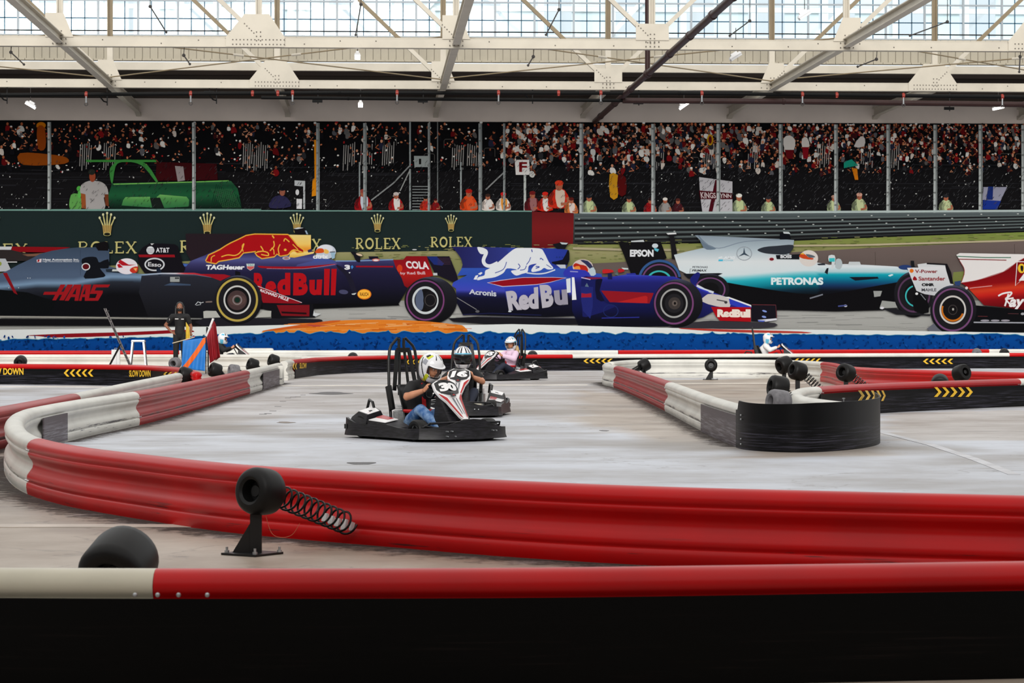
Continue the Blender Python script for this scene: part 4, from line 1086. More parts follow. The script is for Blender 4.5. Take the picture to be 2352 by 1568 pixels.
A.poly([(895, 828), (1385, 1012), (1340, 1022), (960, 1012), (920, 900)], (136, 20, 30)); A.line([(900, 832), (1380, 1010)], 7, (200, 186, 192)); A.text('RICHARD MILLE', [(935, 862), (1242, 965), (1230, 996), (925, 888)], (226, 222, 226), bold=0.03)
A.poly([(950, 1020), (1500, 1022), (1525, 1170), (1050, 1180), (1050, 1100), (960, 1080)], (18, 17, 22)); A.poly([(1108, 1037), (1462, 1035), (1460, 1158), (1160, 1152)], (118, 20, 28)); A.poly([(1155, 1105), (1430, 1118), (1430, 1138), (1165, 1126)], (30, 12, 16))
A.poly([(1510, 1090), (1520, 1120), (1588, 1132), (1530, 1160), (1500, 1150)], (196, 200, 202)); A.poly([(320, 1178), (1400, 1185), (1595, 1195), (1560, 1225), (1300, 1252), (600, 1265), (300, 1260)], (30, 29, 36), 2)
tyre(A, 682, 980, 238, 250, 690, 258, 264, (178, 156, 74), (196, 196, 194), 148, .93, rw=22, rimw=17)
A.ell(680, 985, 106, 106, (70, 54, 54)); A.ell(682, 985, 92, 60, (84, 64, 62)); A.ring(682, 982, 52, 52, 12, (130, 120, 120)); A.ell(682, 982, 30, 30, (24, 44, 36))
A.build('printed_race_car', mural, 'grey-blue racing car print at the far left, yellow-ringed front wheel')

# silver and turquoise car (behind the blue one)
A = Art(*Z4)
A.poly([(510, 320), (565, 320), (630, 350), (640, 320), (930, 320), (960, 400), (990, 480), (900, 520), (740, 640), (640, 640), (560, 430)], (20, 19, 22)); A.tx('EPSON', 628, 398, 860, 468, (222, 224, 228), bold=0.05)
A.poly([(640, 312), (760, 302), (770, 322), (640, 324)], (200, 206, 208)); A.ell(875, 360, 30, 22, (200, 210, 216)); A.poly([(865, 380), (915, 395), (900, 420), (870, 405)], (90, 180, 200)); A.poly([(545, 575), (610, 580), (612, 594), (560, 594)], (196, 206, 206))
A.poly([(980, 240), (1085, 236), (1060, 270), (1092, 430), (1088, 490), (1040, 490), (1036, 430), (1018, 275)], (26, 25, 28)); A.poly([(985, 236), (1080, 230), (1085, 246), (1000, 250)], (220, 222, 222))
tyre(A, 920, 700, 212, 195, 920, 215, 205, (110, 66, 108), None, 100, .82, rw=16); A.ring(915, 700, 120, 98, 20, (60, 176, 176), 40, 180, 360); A.ring(920, 700, 212, 203, 24, (52, 88, 140), 40, 190, 350)
A.t = (0, 0, 1)
def merc(x, y):
    if x > 1880: return stops(y, (600, (196, 206, 212)), (612, (214, 222, 226)), (624, (170, 200, 206)), (630, (20, 160, 176)), (642, (14, 110, 140)), (656, (24, 50, 90)), (668, (16, 18, 24)))
    b = stops(x, (1550, 652), (1700, 645), (1760, 640), (1850, 634))
    return stops(y, (540, (134, 148, 160)), (575, (176, 190, 198)), (600, (214, 220, 222)), (b - 14, (206, 218, 222)), (b, (40, 170, 184)), (b + 16, (14, 120, 138)), (b + 30, (18, 44, 60)), (b + 44, (14, 16, 20)))
A.shade([(1548, 585), (1580, 577), (1616, 569), (1613, 556), (1596, 540), (1660, 543), (1793, 549), (1824, 551), (1822, 565), (1810, 580), (1822, 592), (1860, 594), (1878, 603), (1905, 608), (1940, 606), (1990, 608), (2060, 612), (2084, 620), (2100, 640), (2086, 652), (2040, 660), (2010, 690), (1900, 700), (1750, 706), (1700, 700), (1660, 660), (1600, 640), (1560, 620)], merc, 8, 3)
A.poly([(1660, 652), (1700, 654), (1790, 668), (1870, 676), (1950, 668), (2060, 648), (2086, 655), (2056, 672), (2030, 712), (1800, 712), (1690, 705)], (15, 14, 17), 2)
A.poly([(2006, 668), (2026, 668), (2022, 680), (2008, 682)], (150, 152, 150)); A.poly([(2026, 690), (2062, 694), (2068, 706), (2020, 708)], (150, 152, 148)); A.ell(1942, 702, 4, 3, (200, 200, 205), 8); A.ell(2026, 707, 5, 3, (210, 210, 215), 8); A.line([(1860, 685), (1890, 676)], 3, (120, 124, 134)); A.line([(1925, 703), (1945, 701)], 3, (70, 80, 140))
A.t = Z4
A.poly([(1300, 258), (1340, 300), (1400, 350), (1480, 385), (1420, 400), (1350, 380)], (104, 120, 136), 2); A.line([(1290, 256), (1360, 330), (1500, 385), (1750, 320), (2100, 300)], 7, (120, 134, 148), 4)
A.poly([(1880, 400), (1950, 372), (2080, 360), (2230, 352), (2215, 410), (2160, 445), (2000, 440), (1920, 425)], (46, 50, 58), 3); A.poly([(2100, 300), (2100, 240), (2130, 225), (2190, 226), (2212, 298)], (16, 18, 24)); A.poly([(2130, 222), (2190, 224), (2205, 245), (2140, 240)], (196, 204, 206))
A.ring(1750, 437, 76, 68, 8, (70, 84, 98)); A.ring(1750, 437, 73, 65, 3, (206, 214, 220))
for a in (-90, 30, 150): A.poly([(1750 + 70 * cos(radians(a)), 437 + 62 * sin(radians(a))), (1750 + 12 * cos(radians(a + 60)), 437 + 11 * sin(radians(a + 60))), (1750, 437), (1750 + 12 * cos(radians(a - 60)), 437 + 11 * sin(radians(a - 60)))], (60, 74, 88))
A.tx('AMG', 1545, 464, 1662, 490, (220, 226, 230), bold=0.06, shear=.2); A.line([(1498, 478), (1535, 470)], 12, (220, 226, 230)); A.tx('POWER', 1548, 498, 1645, 512, (140, 190, 206)); A.poly([(1500, 495), (1544, 495), (1540, 512), (1496, 512)], (60, 180, 214))
A.tx('PETRONAS', 1242, 560, 1392, 580, (60, 66, 76)); A.tx('PRIMAX', 1236, 592, 1386, 614, (24, 26, 32), bold=0.03, shear=.25); A.line([(1215, 630), (1220, 585), (1235, 590)], 4, (40, 44, 52)); A.poly([(1150, 635), (1500, 628), (1540, 632), (1480, 660), (1200, 680)], (24, 26, 32))
A.poly([(2060, 452), (2352, 440), (2420, 470), (2352, 496), (2070, 492)], (24, 26, 32)); A.tx('BOSS', 2106, 450, 2216, 482, (214, 216, 220), bold=0.05); A.ell(2016, 492, 36, 20, (214, 206, 210)); A.ell(2020, 492, 22, 15, (120, 24, 34))
A.t = (0, 0, 1); A.text('PETRONAS', [(1771, 637), (1891, 637), (1891, 654), (1771, 654)], (216, 230, 232), bold=0.05)
A.t = Z5
A.ell(245, 482, 92, 80, (214, 206, 200)); A.poly([(150, 460), (190, 430), (240, 470), (290, 480), (280, 495), (190, 485)], (196, 70, 34), 2); A.poly([(215, 440), (280, 450), (310, 470), (250, 475)], (90, 100, 110), 2); A.poly([(160, 440), (190, 425), (200, 445)], (226, 176, 60))
A.poly([(325, 535), (400, 530), (410, 548), (340, 550)], (40, 44, 52)); A.poly([(440, 455), (498, 452), (505, 515), (480, 590), (465, 580), (470, 515), (442, 512)], (206, 212, 214), 2); A.poly([(444, 480), (500, 478), (500, 515), (446, 515)], (60, 184, 190)); A.poly([(515, 490), (560, 492), (575, 545), (550, 590), (505, 570)], (176, 186, 190), 2); A.poly([(640, 515), (745, 515), (755, 545), (630, 548)], (196, 202, 204)); A.poly([(400, 620), (420, 580), (440, 575), (430, 640)], (30, 32, 40))
A.ell(1190, 570, 66, 24, (40, 60, 110))
tyre(A, 1275, 835, 185, 205, 1270, 190, 225, (84, 56, 84), None, 100, .85, rw=16); A.ring(1300, 850, 112, 108, 14, (60, 176, 176), 40, 70, 250)
A.poly([(1270, 850), (1340, 830), (1400, 880), (1420, 1010), (1280, 1000)], (14, 14, 16), 2); A.ell(1302, 828, 14, 12, (220, 220, 220)); A.line([(1340, 830), (1390, 890)], 8, (120, 124, 130)); A.poly([(640, 665), (920, 662), (930, 680), (700, 700)], (22, 24, 34)); A.poly([(1020, 650), (1060, 635), (1075, 645), (1040, 660)], (206, 226, 230))
A.poly([(970, 975), (1100, 970), (1200, 1020), (1440, 1030), (1430, 1045), (1100, 1030)], (30, 30, 34)); 
A.build('printed_race_car', mural, 'silver and turquoise racing car print, right of centre')

# blue car with the white bull (middle)
A = Art(*Z3)
A.poly([(612, 510), (858, 510), (935, 700), (960, 800), (880, 780), (700, 700)], (26, 22, 34)); A.poly([(615, 512), (720, 512), (800, 590), (780, 610), (690, 600)], (30, 44, 110)); [A.line([(730, 530 + q * 16), (870, 530 + q * 16)], 5, (70, 46, 62)) for q in range(5)]; A.poly([(680, 690), (725, 690), (728, 716), (684, 716)], (190, 194, 196)); A.ell(480, 438, 26, 6, (200, 200, 200), 12)
A.t = Z4; tyre(A, 1415, 790, 185, 145, 1420, 185, 150, (116, 72, 116), None, 90, .80, rw=14)
A.t = Z3
def toro(x, y):
    if y < 640 and x < 1500: return lerpc((34, 34, 84), (50, 60, 140), (x - 900) / 700)
    if y < 640: return lerpc((50, 70, 160), (40, 56, 150), (x - 1600) / 500)
    return stops(y + (x - 1200) * -0.02, (640, (50, 84, 176)), (740, (46, 76, 170)), (820, (54, 72, 180)), (880, (64, 70, 176)), (915, (30, 34, 90)), (960, (20, 20, 44)), (1130, (14, 14, 24)))
A.shade([(880, 405), (2000, 425), (2140, 440), (2152, 560), (2110, 640), (2130, 652), (2330, 680), (2500, 700), (2600, 1140), (1900, 1165), (1000, 1140), (930, 1000), (930, 860), (885, 830), (900, 790), (1050, 712), (940, 720), (985, 650), (1000, 600), (985, 535), (940, 470)], toro, 26, 12)
A.shade([(1450, 850), (2130, 780), (2160, 1030), (1500, 1120)], lambda x, y: stops(y + (x - 1450) * .12, (860, (50, 66, 180)), (960, (40, 48, 140)), (1010, (24, 24, 60)), (1110, (14, 14, 26))), 26, 12)
WB = (222, 226, 230)
A.line([(1175, 428), (1225, 440), (1255, 470), (1225, 550), (1245, 600), (1300, 615), (1380, 580)], 38, WB, 5)
A.poly([(1158, 412), (1210, 420), (1260, 440), (1255, 480), (1190, 482)], WB, 3)
A.poly([(1290, 640), (1400, 560), (1480, 490), (1560, 430), (1620, 420), (1830, 425), (1880, 470), (1930, 570), (1980, 640), (1920, 652), (1880, 635), (1840, 662), (1760, 680), (1742, 660), (1765, 620), (1800, 590), (1740, 600), (1712, 620), (1700, 680), (1640, 700), (1580, 718), (1535, 690), (1528, 665), (1590, 655), (1480, 640), (1440, 690), (1350, 735), (1240, 752), (1160, 768), (1170, 735), (1235, 715), (1245, 665)], WB, 3)
A.poly([(1118, 760), (1140, 718), (1170, 712), (1150, 762)], WB); A.poly([(1165, 700), (1200, 680), (1216, 690), (1190, 712)], WB); A.line([(1690, 688), (1800, 700), (1900, 690), (2000, 655)], 14, (206, 214, 224), 4)
BL = (44, 70, 160)
for ln, w in (([(1350, 690), (1440, 650), (1475, 570)], 8), ([(1595, 650), (1620, 620), (1600, 590)], 9), ([(1620, 660), (1670, 650), (1690, 610)], 8), ([(1690, 600), (1720, 560), (1735, 520)], 8), ([(1745, 435), (1752, 465)], 10), ([(1838, 545), (1845, 530), (1872, 552)], 9), ([(1790, 640), (1830, 625), (1790, 618)], 10), ([(1905, 600), (1960, 635)], 7)): A.line(ln, w, BL, 4)
A.poly([(1262, 795), (1400, 768), (1650, 736), (1980, 734), (2125, 742), (1950, 792), (1800, 818), (1430, 840)], (206, 196, 220), 1); A.poly([(1275, 796), (1405, 774), (1650, 741), (1980, 739), (2110, 745), (1945, 788), (1800, 812), (1432, 833)], (140, 16, 30), 1)
A.text('Acronis', [(1072, 865), (1362, 880), (1365, 945), (1070, 918)], (196, 200, 210), bold=0.03)
A.text('Red', [(1465, 890), (1815, 840), (1822, 1078), (1500, 1100)], (180, 176, 186), bold=0.06); A.text('B', [(1830, 820), (1972, 812), (1985, 1052), (1860, 1070)], (178, 174, 184), bold=0.06); A.text('u', [(1985, 880), (2128, 866), (2140, 1035), (1998, 1045)], (150, 146, 160), bold=0.06)
A.poly([(1970, 380), (2085, 355), (2142, 368), (2105, 432), (2020, 432)], (24, 24, 30)); A.poly([(2050, 358), (2140, 366), (2120, 382), (2070, 380)], (190, 200, 204)); A.poly([(2135, 440), (2154, 480), (2135, 600), (2000, 600), (1962, 570), (2080, 545)], (20, 20, 30), 2); A.poly([(2010, 600), (2110, 600), (2115, 640), (2060, 640)], (190, 196, 204)); [A.ell(q, 520, 10, 8, (30, 50, 120), 10) for q in (2018, 2048, 2078)]
A.poly([(2120, 650), (2180, 610), (2250, 640), (2330, 680), (2340, 740), (2250, 700)], (44, 66, 160), 2)
A.line([(935, 955), (1150, 1085)], 7, (130, 128, 130)); A.line([(1000, 1140), (1300, 1125), (1850, 1145)], 12, (24, 26, 60)); A.ell(1160, 1105, 22, 14, (90, 90, 94)); A.ell(1510, 1105, 18, 8, (200, 206, 210))
A.poly([(860, 1175), (885, 1145), (940, 1165), (920, 1178)], (170, 172, 166)); A.poly([(840, 1180), (1170, 1160), (1800, 1170), (2600, 1180), (2700, 1235), (1700, 1255), (1250, 1240), (900, 1215)], (26, 25, 30), 1); A.line([(1170, 1162), (1600, 1170), (2352, 1180)], 8, (72, 72, 82))
tyre(A, 597, 985, 222, 235, 655, 285, 254, (116, 62, 110), (196, 202, 204), 142, .92, rw=16, rimw=24)
A.poly([(490, 985), (510, 900), (560, 870), (580, 1000), (560, 1090), (510, 1070)], (86, 96, 118), 3); A.ell(650, 985, 75, 100, (24, 23, 26)); A.ring(650, 985, 60, 66, 7, (70, 66, 66))
A.t = Z4
def tnose(x, y): return stops(y - max(0, (x - 1060) * .42), (640, (70, 84, 190)), (665, (46, 52, 160)), (720, (34, 36, 110)), (900, (24, 26, 78)), (1000, (18, 20, 60)), (1100, (14, 14, 24)))
A.shade([(60, 640), (190, 602), (260, 662), (420, 668), (600, 642), (1060, 662), (1220, 722), (1290, 760), (1450, 820), (1880, 967), (1700, 992), (1480, 985), (1350, 1060), (1000, 1150), (400, 1155), (120, 1140), (60, 1000)], tnose, 24, 12)
A.t = Z3; A.poly([(2118, 755), (2165, 745), (2168, 900), (2128, 905)], (214, 220, 226)); A.poly([(2180, 730), (2206, 728), (2230, 978), (2182, 982)], (232, 234, 236)); A.t = Z4
A.poly([(150, 690), (240, 665), (330, 700), (310, 800), (300, 860), (400, 925), (480, 960), (200, 1060), (160, 1000)], (26, 30, 90), 2); A.poly([(290, 700), (360, 690), (330, 800), (380, 900), (300, 880)], (18, 18, 44), 2)
A.poly([(345, 800), (862, 824), (820, 926), (430, 914)], (140, 24, 34)); A.poly([(500, 914), (780, 850), (800, 860), (800, 924)], (176, 34, 36))
A.poly([(145, 760), (265, 765), (262, 960), (238, 1075), (168, 1000), (150, 900)], (34, 40, 110)); A.poly([(152, 825), (195, 832), (248, 825), (250, 866), (150, 868)], (150, 30, 50)); A.ring(440, 1000, 75, 64, 8, (30, 40, 96)); A.line([(350, 1070), (720, 1062)], 9, (44, 48, 140)); A.poly([(185, 760), (205, 725), (225, 765)], (90, 110, 130))
A.poly([(150, 672), (240, 668), (360, 672), (340, 684), (240, 690)], (120, 30, 60)); A.line([(150, 672), (240, 692)], 8, (210, 190, 220))
A.poly([(1430, 832), (1600, 872), (1608, 962), (1480, 955), (1330, 905), (1370, 850)], (196, 190, 186), 2); A.poly([(1600, 880), (1840, 962), (1700, 965), (1610, 935)], (44, 60, 176)); A.poly([(1560, 862), (1600, 862), (1884, 966), (1850, 970)], (226, 228, 230)); A.line([(1285, 750), (1360, 790), (1450, 820)], 22, (206, 212, 224)); A.line([(1290, 775), (1400, 815)], 12, (50, 60, 190)); A.line([(1480, 890), (1560, 905)], 10, (60, 56, 60)); A.ell(1570, 915, 16, 14, (60, 56, 60))
A.poly([(1225, 672), (1290, 618), (1318, 640), (1300, 690), (1270, 750), (1225, 715)], (30, 34, 110), 2)
A.poly([(1820, 938), (2060, 936), (2070, 945), (2072, 1070), (1990, 1108), (1820, 1100)], (22, 20, 28)); A.line([(1825, 938), (2060, 942), (2068, 1070)], 7, (100, 46, 52)); A.poly([(1880, 1088), (2068, 1072), (2070, 1090), (1960, 1106)], (206, 206, 214)); A.ell(1950, 1002, 24, 9, (130, 150, 214), 16, .3); A.ell(1945, 1058, 22, 10, (130, 150, 214), 16, .2); A.poly([(1885, 1090), (1960, 1095), (1940, 1108), (1890, 1104)], (80, 100, 190))
A.poly([(1425, 960), (1816, 964), (1816, 1106), (1512, 1096), (1470, 1050)], (164, 14, 24)); A.text('RedBull', [(1486, 984), (1812, 984), (1812, 1068), (1486, 1062)], (230, 216, 204), bold=0.07)
A.poly([(1000, 1150), (1350, 1100), (1500, 1098), (1800, 1110), (2050, 1118), (2040, 1158), (1700, 1170), (1200, 1172)], (52, 50, 56), 2)
tyre(A, 1060, 925, 202, 216, 1100, 242, 236, (116, 66, 112), (160, 160, 158), 135, .95, rw=16, rimw=16)
A.ell(1062, 925, 92, 94, (34, 33, 36)); A.ell(1066, 925, 60, 60, (62, 56, 54)); A.ell(1068, 925, 26, 28, (100, 90, 84)); A.ell(1070, 925, 12, 14, (22, 20, 20))
A.ell(165, 565, 100, 72, (206, 190, 186)); A.poly([(70, 560), (95, 530), (140, 545), (200, 560), (215, 620), (120, 600)], (176, 40, 26), 2); A.poly([(140, 500), (215, 510), (265, 570), (240, 590), (190, 540)], (46, 50, 84), 2); A.poly([(80, 570), (130, 560), (140, 600), (90, 600)], (226, 140, 60), 2); A.poly([(225, 600), (270, 570), (295, 640), (245, 655)], (180, 196, 204), 2)
A.poly([(-10, 595), (60, 590), (190, 602), (230, 650), (100, 670), (-20, 655)], (50, 56, 170), 2); A.line([(40, 612), (118, 616)], 10, (150, 152, 206))
A.poly([(410, 630), (450, 632), (455, 690), (412, 690)], (26, 30, 80)); A.poly([(358, 600), (380, 590), (450, 596), (466, 618), (380, 632), (360, 626)], (190, 36, 40), 2); A.poly([(510, 600), (520, 586), (565, 590), (572, 612), (520, 624)], (180, 30, 36), 2); A.poly([(475, 640), (505, 618), (515, 655)], (90, 110, 110)); A.poly([(590, 632), (680, 628), (690, 645), (600, 645)], (44, 50, 150))
A.build('printed_race_car', mural, 'blue racing car print with a white bull, in the middle of the wall')

# red and white car at the right edge
A = Art(*Z5)
A.poly([(1690, 448), (1722, 430), (2352, 442), (3000, 450), (3000, 560), (2352, 540), (2150, 640), (1900, 705), (1735, 722), (1770, 640), (1765, 570), (1735, 520)], (224, 220, 218)); A.line([(1700, 462), (1980, 474), (2225, 474)], 9, (50, 110, 84)); A.line([(1708, 490), (2180, 500)], 9, (130, 30, 34)); A.line([(1722, 505), (1765, 580), (1765, 640), (1740, 716)], 5, (150, 40, 44), 3)
A.shade([(1732, 720), (1900, 692), (2150, 610), (2280, 520), (2352, 480), (3000, 440), (3000, 980), (2352, 1000), (2200, 965), (1960, 940), (1850, 820), (1780, 750)], lambda x, y: stops(y - (x - 1900) * -.1, (620, (120, 14, 20)), (740, (136, 14, 20)), (800, (200, 60, 34)), (850, (190, 34, 28)), (900, (132, 16, 22)), (1000, (90, 10, 16))), 24, 12)
A.line([(1735, 720), (1900, 692), (2150, 612), (2285, 515), (2352, 478)], 4, (200, 150, 150), 4)
A.line([(2285, 510), (2268, 750), (2400, 620)], 8, (226, 222, 222)); A.line([(2280, 515), (2420, 515)], 8, (226, 222, 222)); A.poly([(2352, 630), (2300, 700), (2420, 700), (2420, 560)], (226, 222, 222)); A.ell(2328, 580, 36, 46, (226, 186, 50)); A.poly([(2318, 555), (2345, 560), (2340, 610), (2322, 600)], (30, 26, 22), 2)
A.line([(2100, 850), (2150, 825), (2230, 815), (2210, 850), (2170, 880), (2250, 870)], 16, (228, 224, 224), 4); A.line([(2200, 830), (2165, 950)], 16, (228, 224, 224)); A.line([(2170, 880), (2235, 955)], 15, (228, 224, 224)); A.text('ay·Ban', [(2215, 850), (2600, 835), (2600, 1000), (2200, 990)], (228, 224, 224), bold=0.04, shear=.2)
A.line([(1820, 775), (1870, 768), (1930, 762), (2040, 750)], 7, (214, 150, 150), 3); A.ell(1790, 772, 14, 14, (220, 206, 206), 12)
A.poly([(1310, 540), (1400, 528), (1600, 545), (1602, 582), (1320, 584)], (206, 208, 210)); A.shade([(1208, 575), (1600, 560), (1625, 640), (1662, 740), (1640, 760), (1500, 850), (1380, 832), (1300, 800), (1250, 680)], lambda x, y: stops(y, (560, (214, 214, 216)), (850, (190, 192, 196))), 40, 30)
A.tx('V-Power', 1285, 592, 1505, 626, (130, 36, 40), bold=0.03); A.ell(1252, 604, 20, 20, (214, 110, 30)); A.tx('Santander', 1320, 660, 1582, 700, (140, 36, 42), bold=0.03); A.poly([(1262, 690), (1280, 655), (1308, 690), (1285, 698)], (140, 20, 28), 2)
A.tx('OMR', 1350, 725, 1475, 755, (26, 24, 28), bold=0.07); A.tx('MAHLE', 1350, 775, 1495, 805, (40, 40, 48), bold=0.02)
A.poly([(1242, 505), (1275, 505), (1282, 562), (1325, 572), (1250, 572)], (26, 28, 32)); A.poly([(1400, 525), (1600, 535), (1640, 620), (1662, 735), (1630, 730), (1590, 600), (1580, 550), (1400, 540)], (24, 22, 26)); A.poly([(1670, 710), (1735, 700), (1725, 750), (1680, 745)], (46, 66, 110))
A.poly([(1860, 940), (2352, 985), (3000, 1000), (3000, 1200), (2100, 1205), (1700, 1200)], (14, 14, 17)); A.poly([(1400, 1170), (1480, 1110), (1560, 1200), (1440, 1205)], (96, 98, 108)); A.line([(1860, 1108), (2352, 1112), (3000, 1116)], 12, (160, 162, 170)); [A.ell(q, 1090, 44, 9, (150, 146, 156), 16) for q in (1970, 2070, 2170)]; A.line([(1900, 1048), (1995, 1050)], 4, (110, 50, 54)); A.line([(2195, 1022), (2300, 1024)], 6, (80, 46, 50)); A.ell(2340, 1025, 20, 12, (160, 160, 165), 12)
tyre(A, 1655, 985, 205, 220, 1660, 226, 240, (112, 70, 112), (196, 192, 188), 130, .95, rw=16, rimw=16)
A.ring(1655, 985, 112, 116, 18, (190, 104, 26), 40, 20, 200); A.ell(1655, 985, 96, 98, (20, 18, 20)); A.ring(1655, 985, 46, 50, 8, (56, 50, 50)); A.ell(1658, 980, 10, 12, (170, 166, 160))
A.build('printed_race_car', mural, 'red and white racing car print cut off by the right edge')

# ---- kerb and ragged blue band along the foot of the print
A = Art()
A.poly([(L0, 757), (0, 757), (160, 755), (420, 751), (700, 745), (1000, 748), (1176, 744), (1500, 752), (1700, 756), (1900, 757), (2100, 760), (2352, 764), (L1, 768), (L1, 790), (L0, 790)], (216, 220, 218))
A.poly([(62, 770), (150, 766), (300, 762), (420, 757), (446, 761), (420, 764), (250, 772), (130, 775), (90, 772)], (132, 18, 28), 3)
A.poly([(600, 763), (650, 752), (730, 740), (830, 734), (950, 736), (1040, 744), (1066, 750), (1062, 770), (900, 772), (700, 768)], (214, 122, 40), 3)
for i in range(60):
    x = R.uniform(640, 1040); y = R.uniform(742, 762); A.line([(x, y), (x + R.uniform(20, 60), y + R.uniform(-3, 1))], R.uniform(1, 2.4), R.choice([(196, 96, 26), (226, 140, 60), (222, 160, 100)]))
A.poly([(600, 760), (660, 750), (760, 736), (780, 738), (680, 754)], (196, 90, 34), 2)
A.poly([(1558, 753), (1700, 757), (1840, 761), (1855, 765), (1700, 763), (1600, 758)], (176, 60, 50), 2); A.poly([(700, 745), (760, 748), (720, 750)], (176, 70, 60))
edge = []
x = L0
while x <= L1:
    base = stops(x, (0, 783), (20, 778), (110, 779), (250, 778), (330, 775), (420, 775), (520, 769), (620, 764), (1000, 764), (1100, 763), (1300, 765), (1500, 766), (1700, 767), (2100, 770), (2300, 768), (2352, 771)) if False else None
    y = 0
    for (a, ya), (b2, yb2) in zip([(L0, 779), (0, 783), (25, 779), (110, 779), (250, 777), (330, 775), (430, 774), (520, 768), (620, 764), (1000, 763), (1300, 765), (1700, 767), (2100, 770), (2290, 766), (2352, 771)], [(0, 783), (25, 779), (110, 779), (250, 777), (330, 775), (430, 774), (520, 768), (620, 764), (1000, 763), (1300, 765), (1700, 767), (2100, 770), (2290, 766), (2352, 771), (L1, 772)]):
        if a <= x <= b2: y = ya + (yb2 - ya) * (x - a) / (b2 - a)
    amp = 3.4 if 560 < x < 1500 else 1.3
    edge.append((x, y + amp * sin(x * 0.13) * cos(x * 0.031) - (R.uniform(0, 5) if R.random() < .12 and 560 < x < 1900 else R.uniform(0, 1))))
    x += 6
A.shade(edge + [(L1, 812), (L0, 812)], lambda x, y: lerpc((8, 72, 146), (6, 60, 130), (y - 765) / 40), 60, 10)
for i in range(900):
    x = R.uniform(L0, L1); y = R.uniform(772, 806); A.ell(x, y, R.uniform(1, 5), R.uniform(.8, 3), R.choice([(4, 44, 106), (6, 50, 118), (14, 74, 152), (2, 34, 86)]), 7, R.uniform(0, 3))
A.line(edge, 1.2, (60, 140, 160))
A.build('printed_kerb', mural, 'white, red and orange kerb with ragged blue band in the print')
# ------------------------------------------------------------------ track barriers
BH = 0.40
PROF = [(0.0, .400), (.030, .397), (.058, .386), (.078, .366), (.086, .343), (.082, .322), (.072, .311), (.070, .305), (.078, .298), (.079, .285), (.066, .262), (.048, .238), (.040, .215), (.046, .190), (.066, .162), (.082, .140), (.086, .120), (.084, .102), (.078, .094), (.078, .088), (.088, .080), (.090, .05), (.086, .02), (.080, .0)]

def chaikin(pts, n=2):
    for _ in range(n):
        out = [pts[0]]
        for a, b in zip(pts, pts[1:]): out += [a.lerp(b, .25), a.lerp(b, .75)]
        out.append(pts[-1]); pts = out
    return pts

def resample(pts, step):
    out = [pts[0]]
    for a, b in zip(pts, pts[1:]):
        n = max(1, int((b - a).length / step))
        out += [a.lerp(b, k / n) for k in range(1, n + 1)]
    return out

def offset_line(P, d):
    out = []
    for i, p in enumerate(P):
        t = (P[min(i + 1, len(P) - 1)] - P[max(i - 1, 0)]); t.z = 0; t.normalize()
        out.append(Vector((p.x + t.y * d, p.y - t.x * d, 0)))       # d > 0: to the right of the run
    return out

def rail_mesh(P, shrink=0.0, round0=False, round1=False):
    rings = []
    n = len(P)
    for i, p in enumerate(P):
        t = (P[min(i + 1, n - 1)] - P[max(i - 1, 0)]); t.z = 0; t.normalize(); r = Vector((t.y, -t.x, 0))
        k = 1 - shrink
        ring = [p + r * (x * k) + Vector((0, 0, z)) for x, z in PROF] + [p - r * (x * k) + Vector((0, 0, z)) for x, z in PROF[:0:-1]]
        rings.append(ring)
    def cap(rings, p, t, first):
        extra = []
        for q in (0.35, 0.7, 0.95):
            off = t * (0.085 * sin(q * pi / 2)); kk = cos(q * pi / 2)
            base = rings[0] if first else rings[-1]
            extra.append([Vector((p.x + (v.x - p.x) * kk, p.y + (v.y - p.y) * kk, v.z * (1 - 0.10 * (1 - kk)))) + off for v in base])
        return extra
    if round0:
        e = cap(rings, P[0], (P[0] - P[1]).normalized(), True); rings = e[::-1] + rings
    if round1:
        e = cap(rings, P[-1], (P[-1] - P[-2]).normalized(), False); rings = rings + e
    b = MB(); b.loft(rings); return b

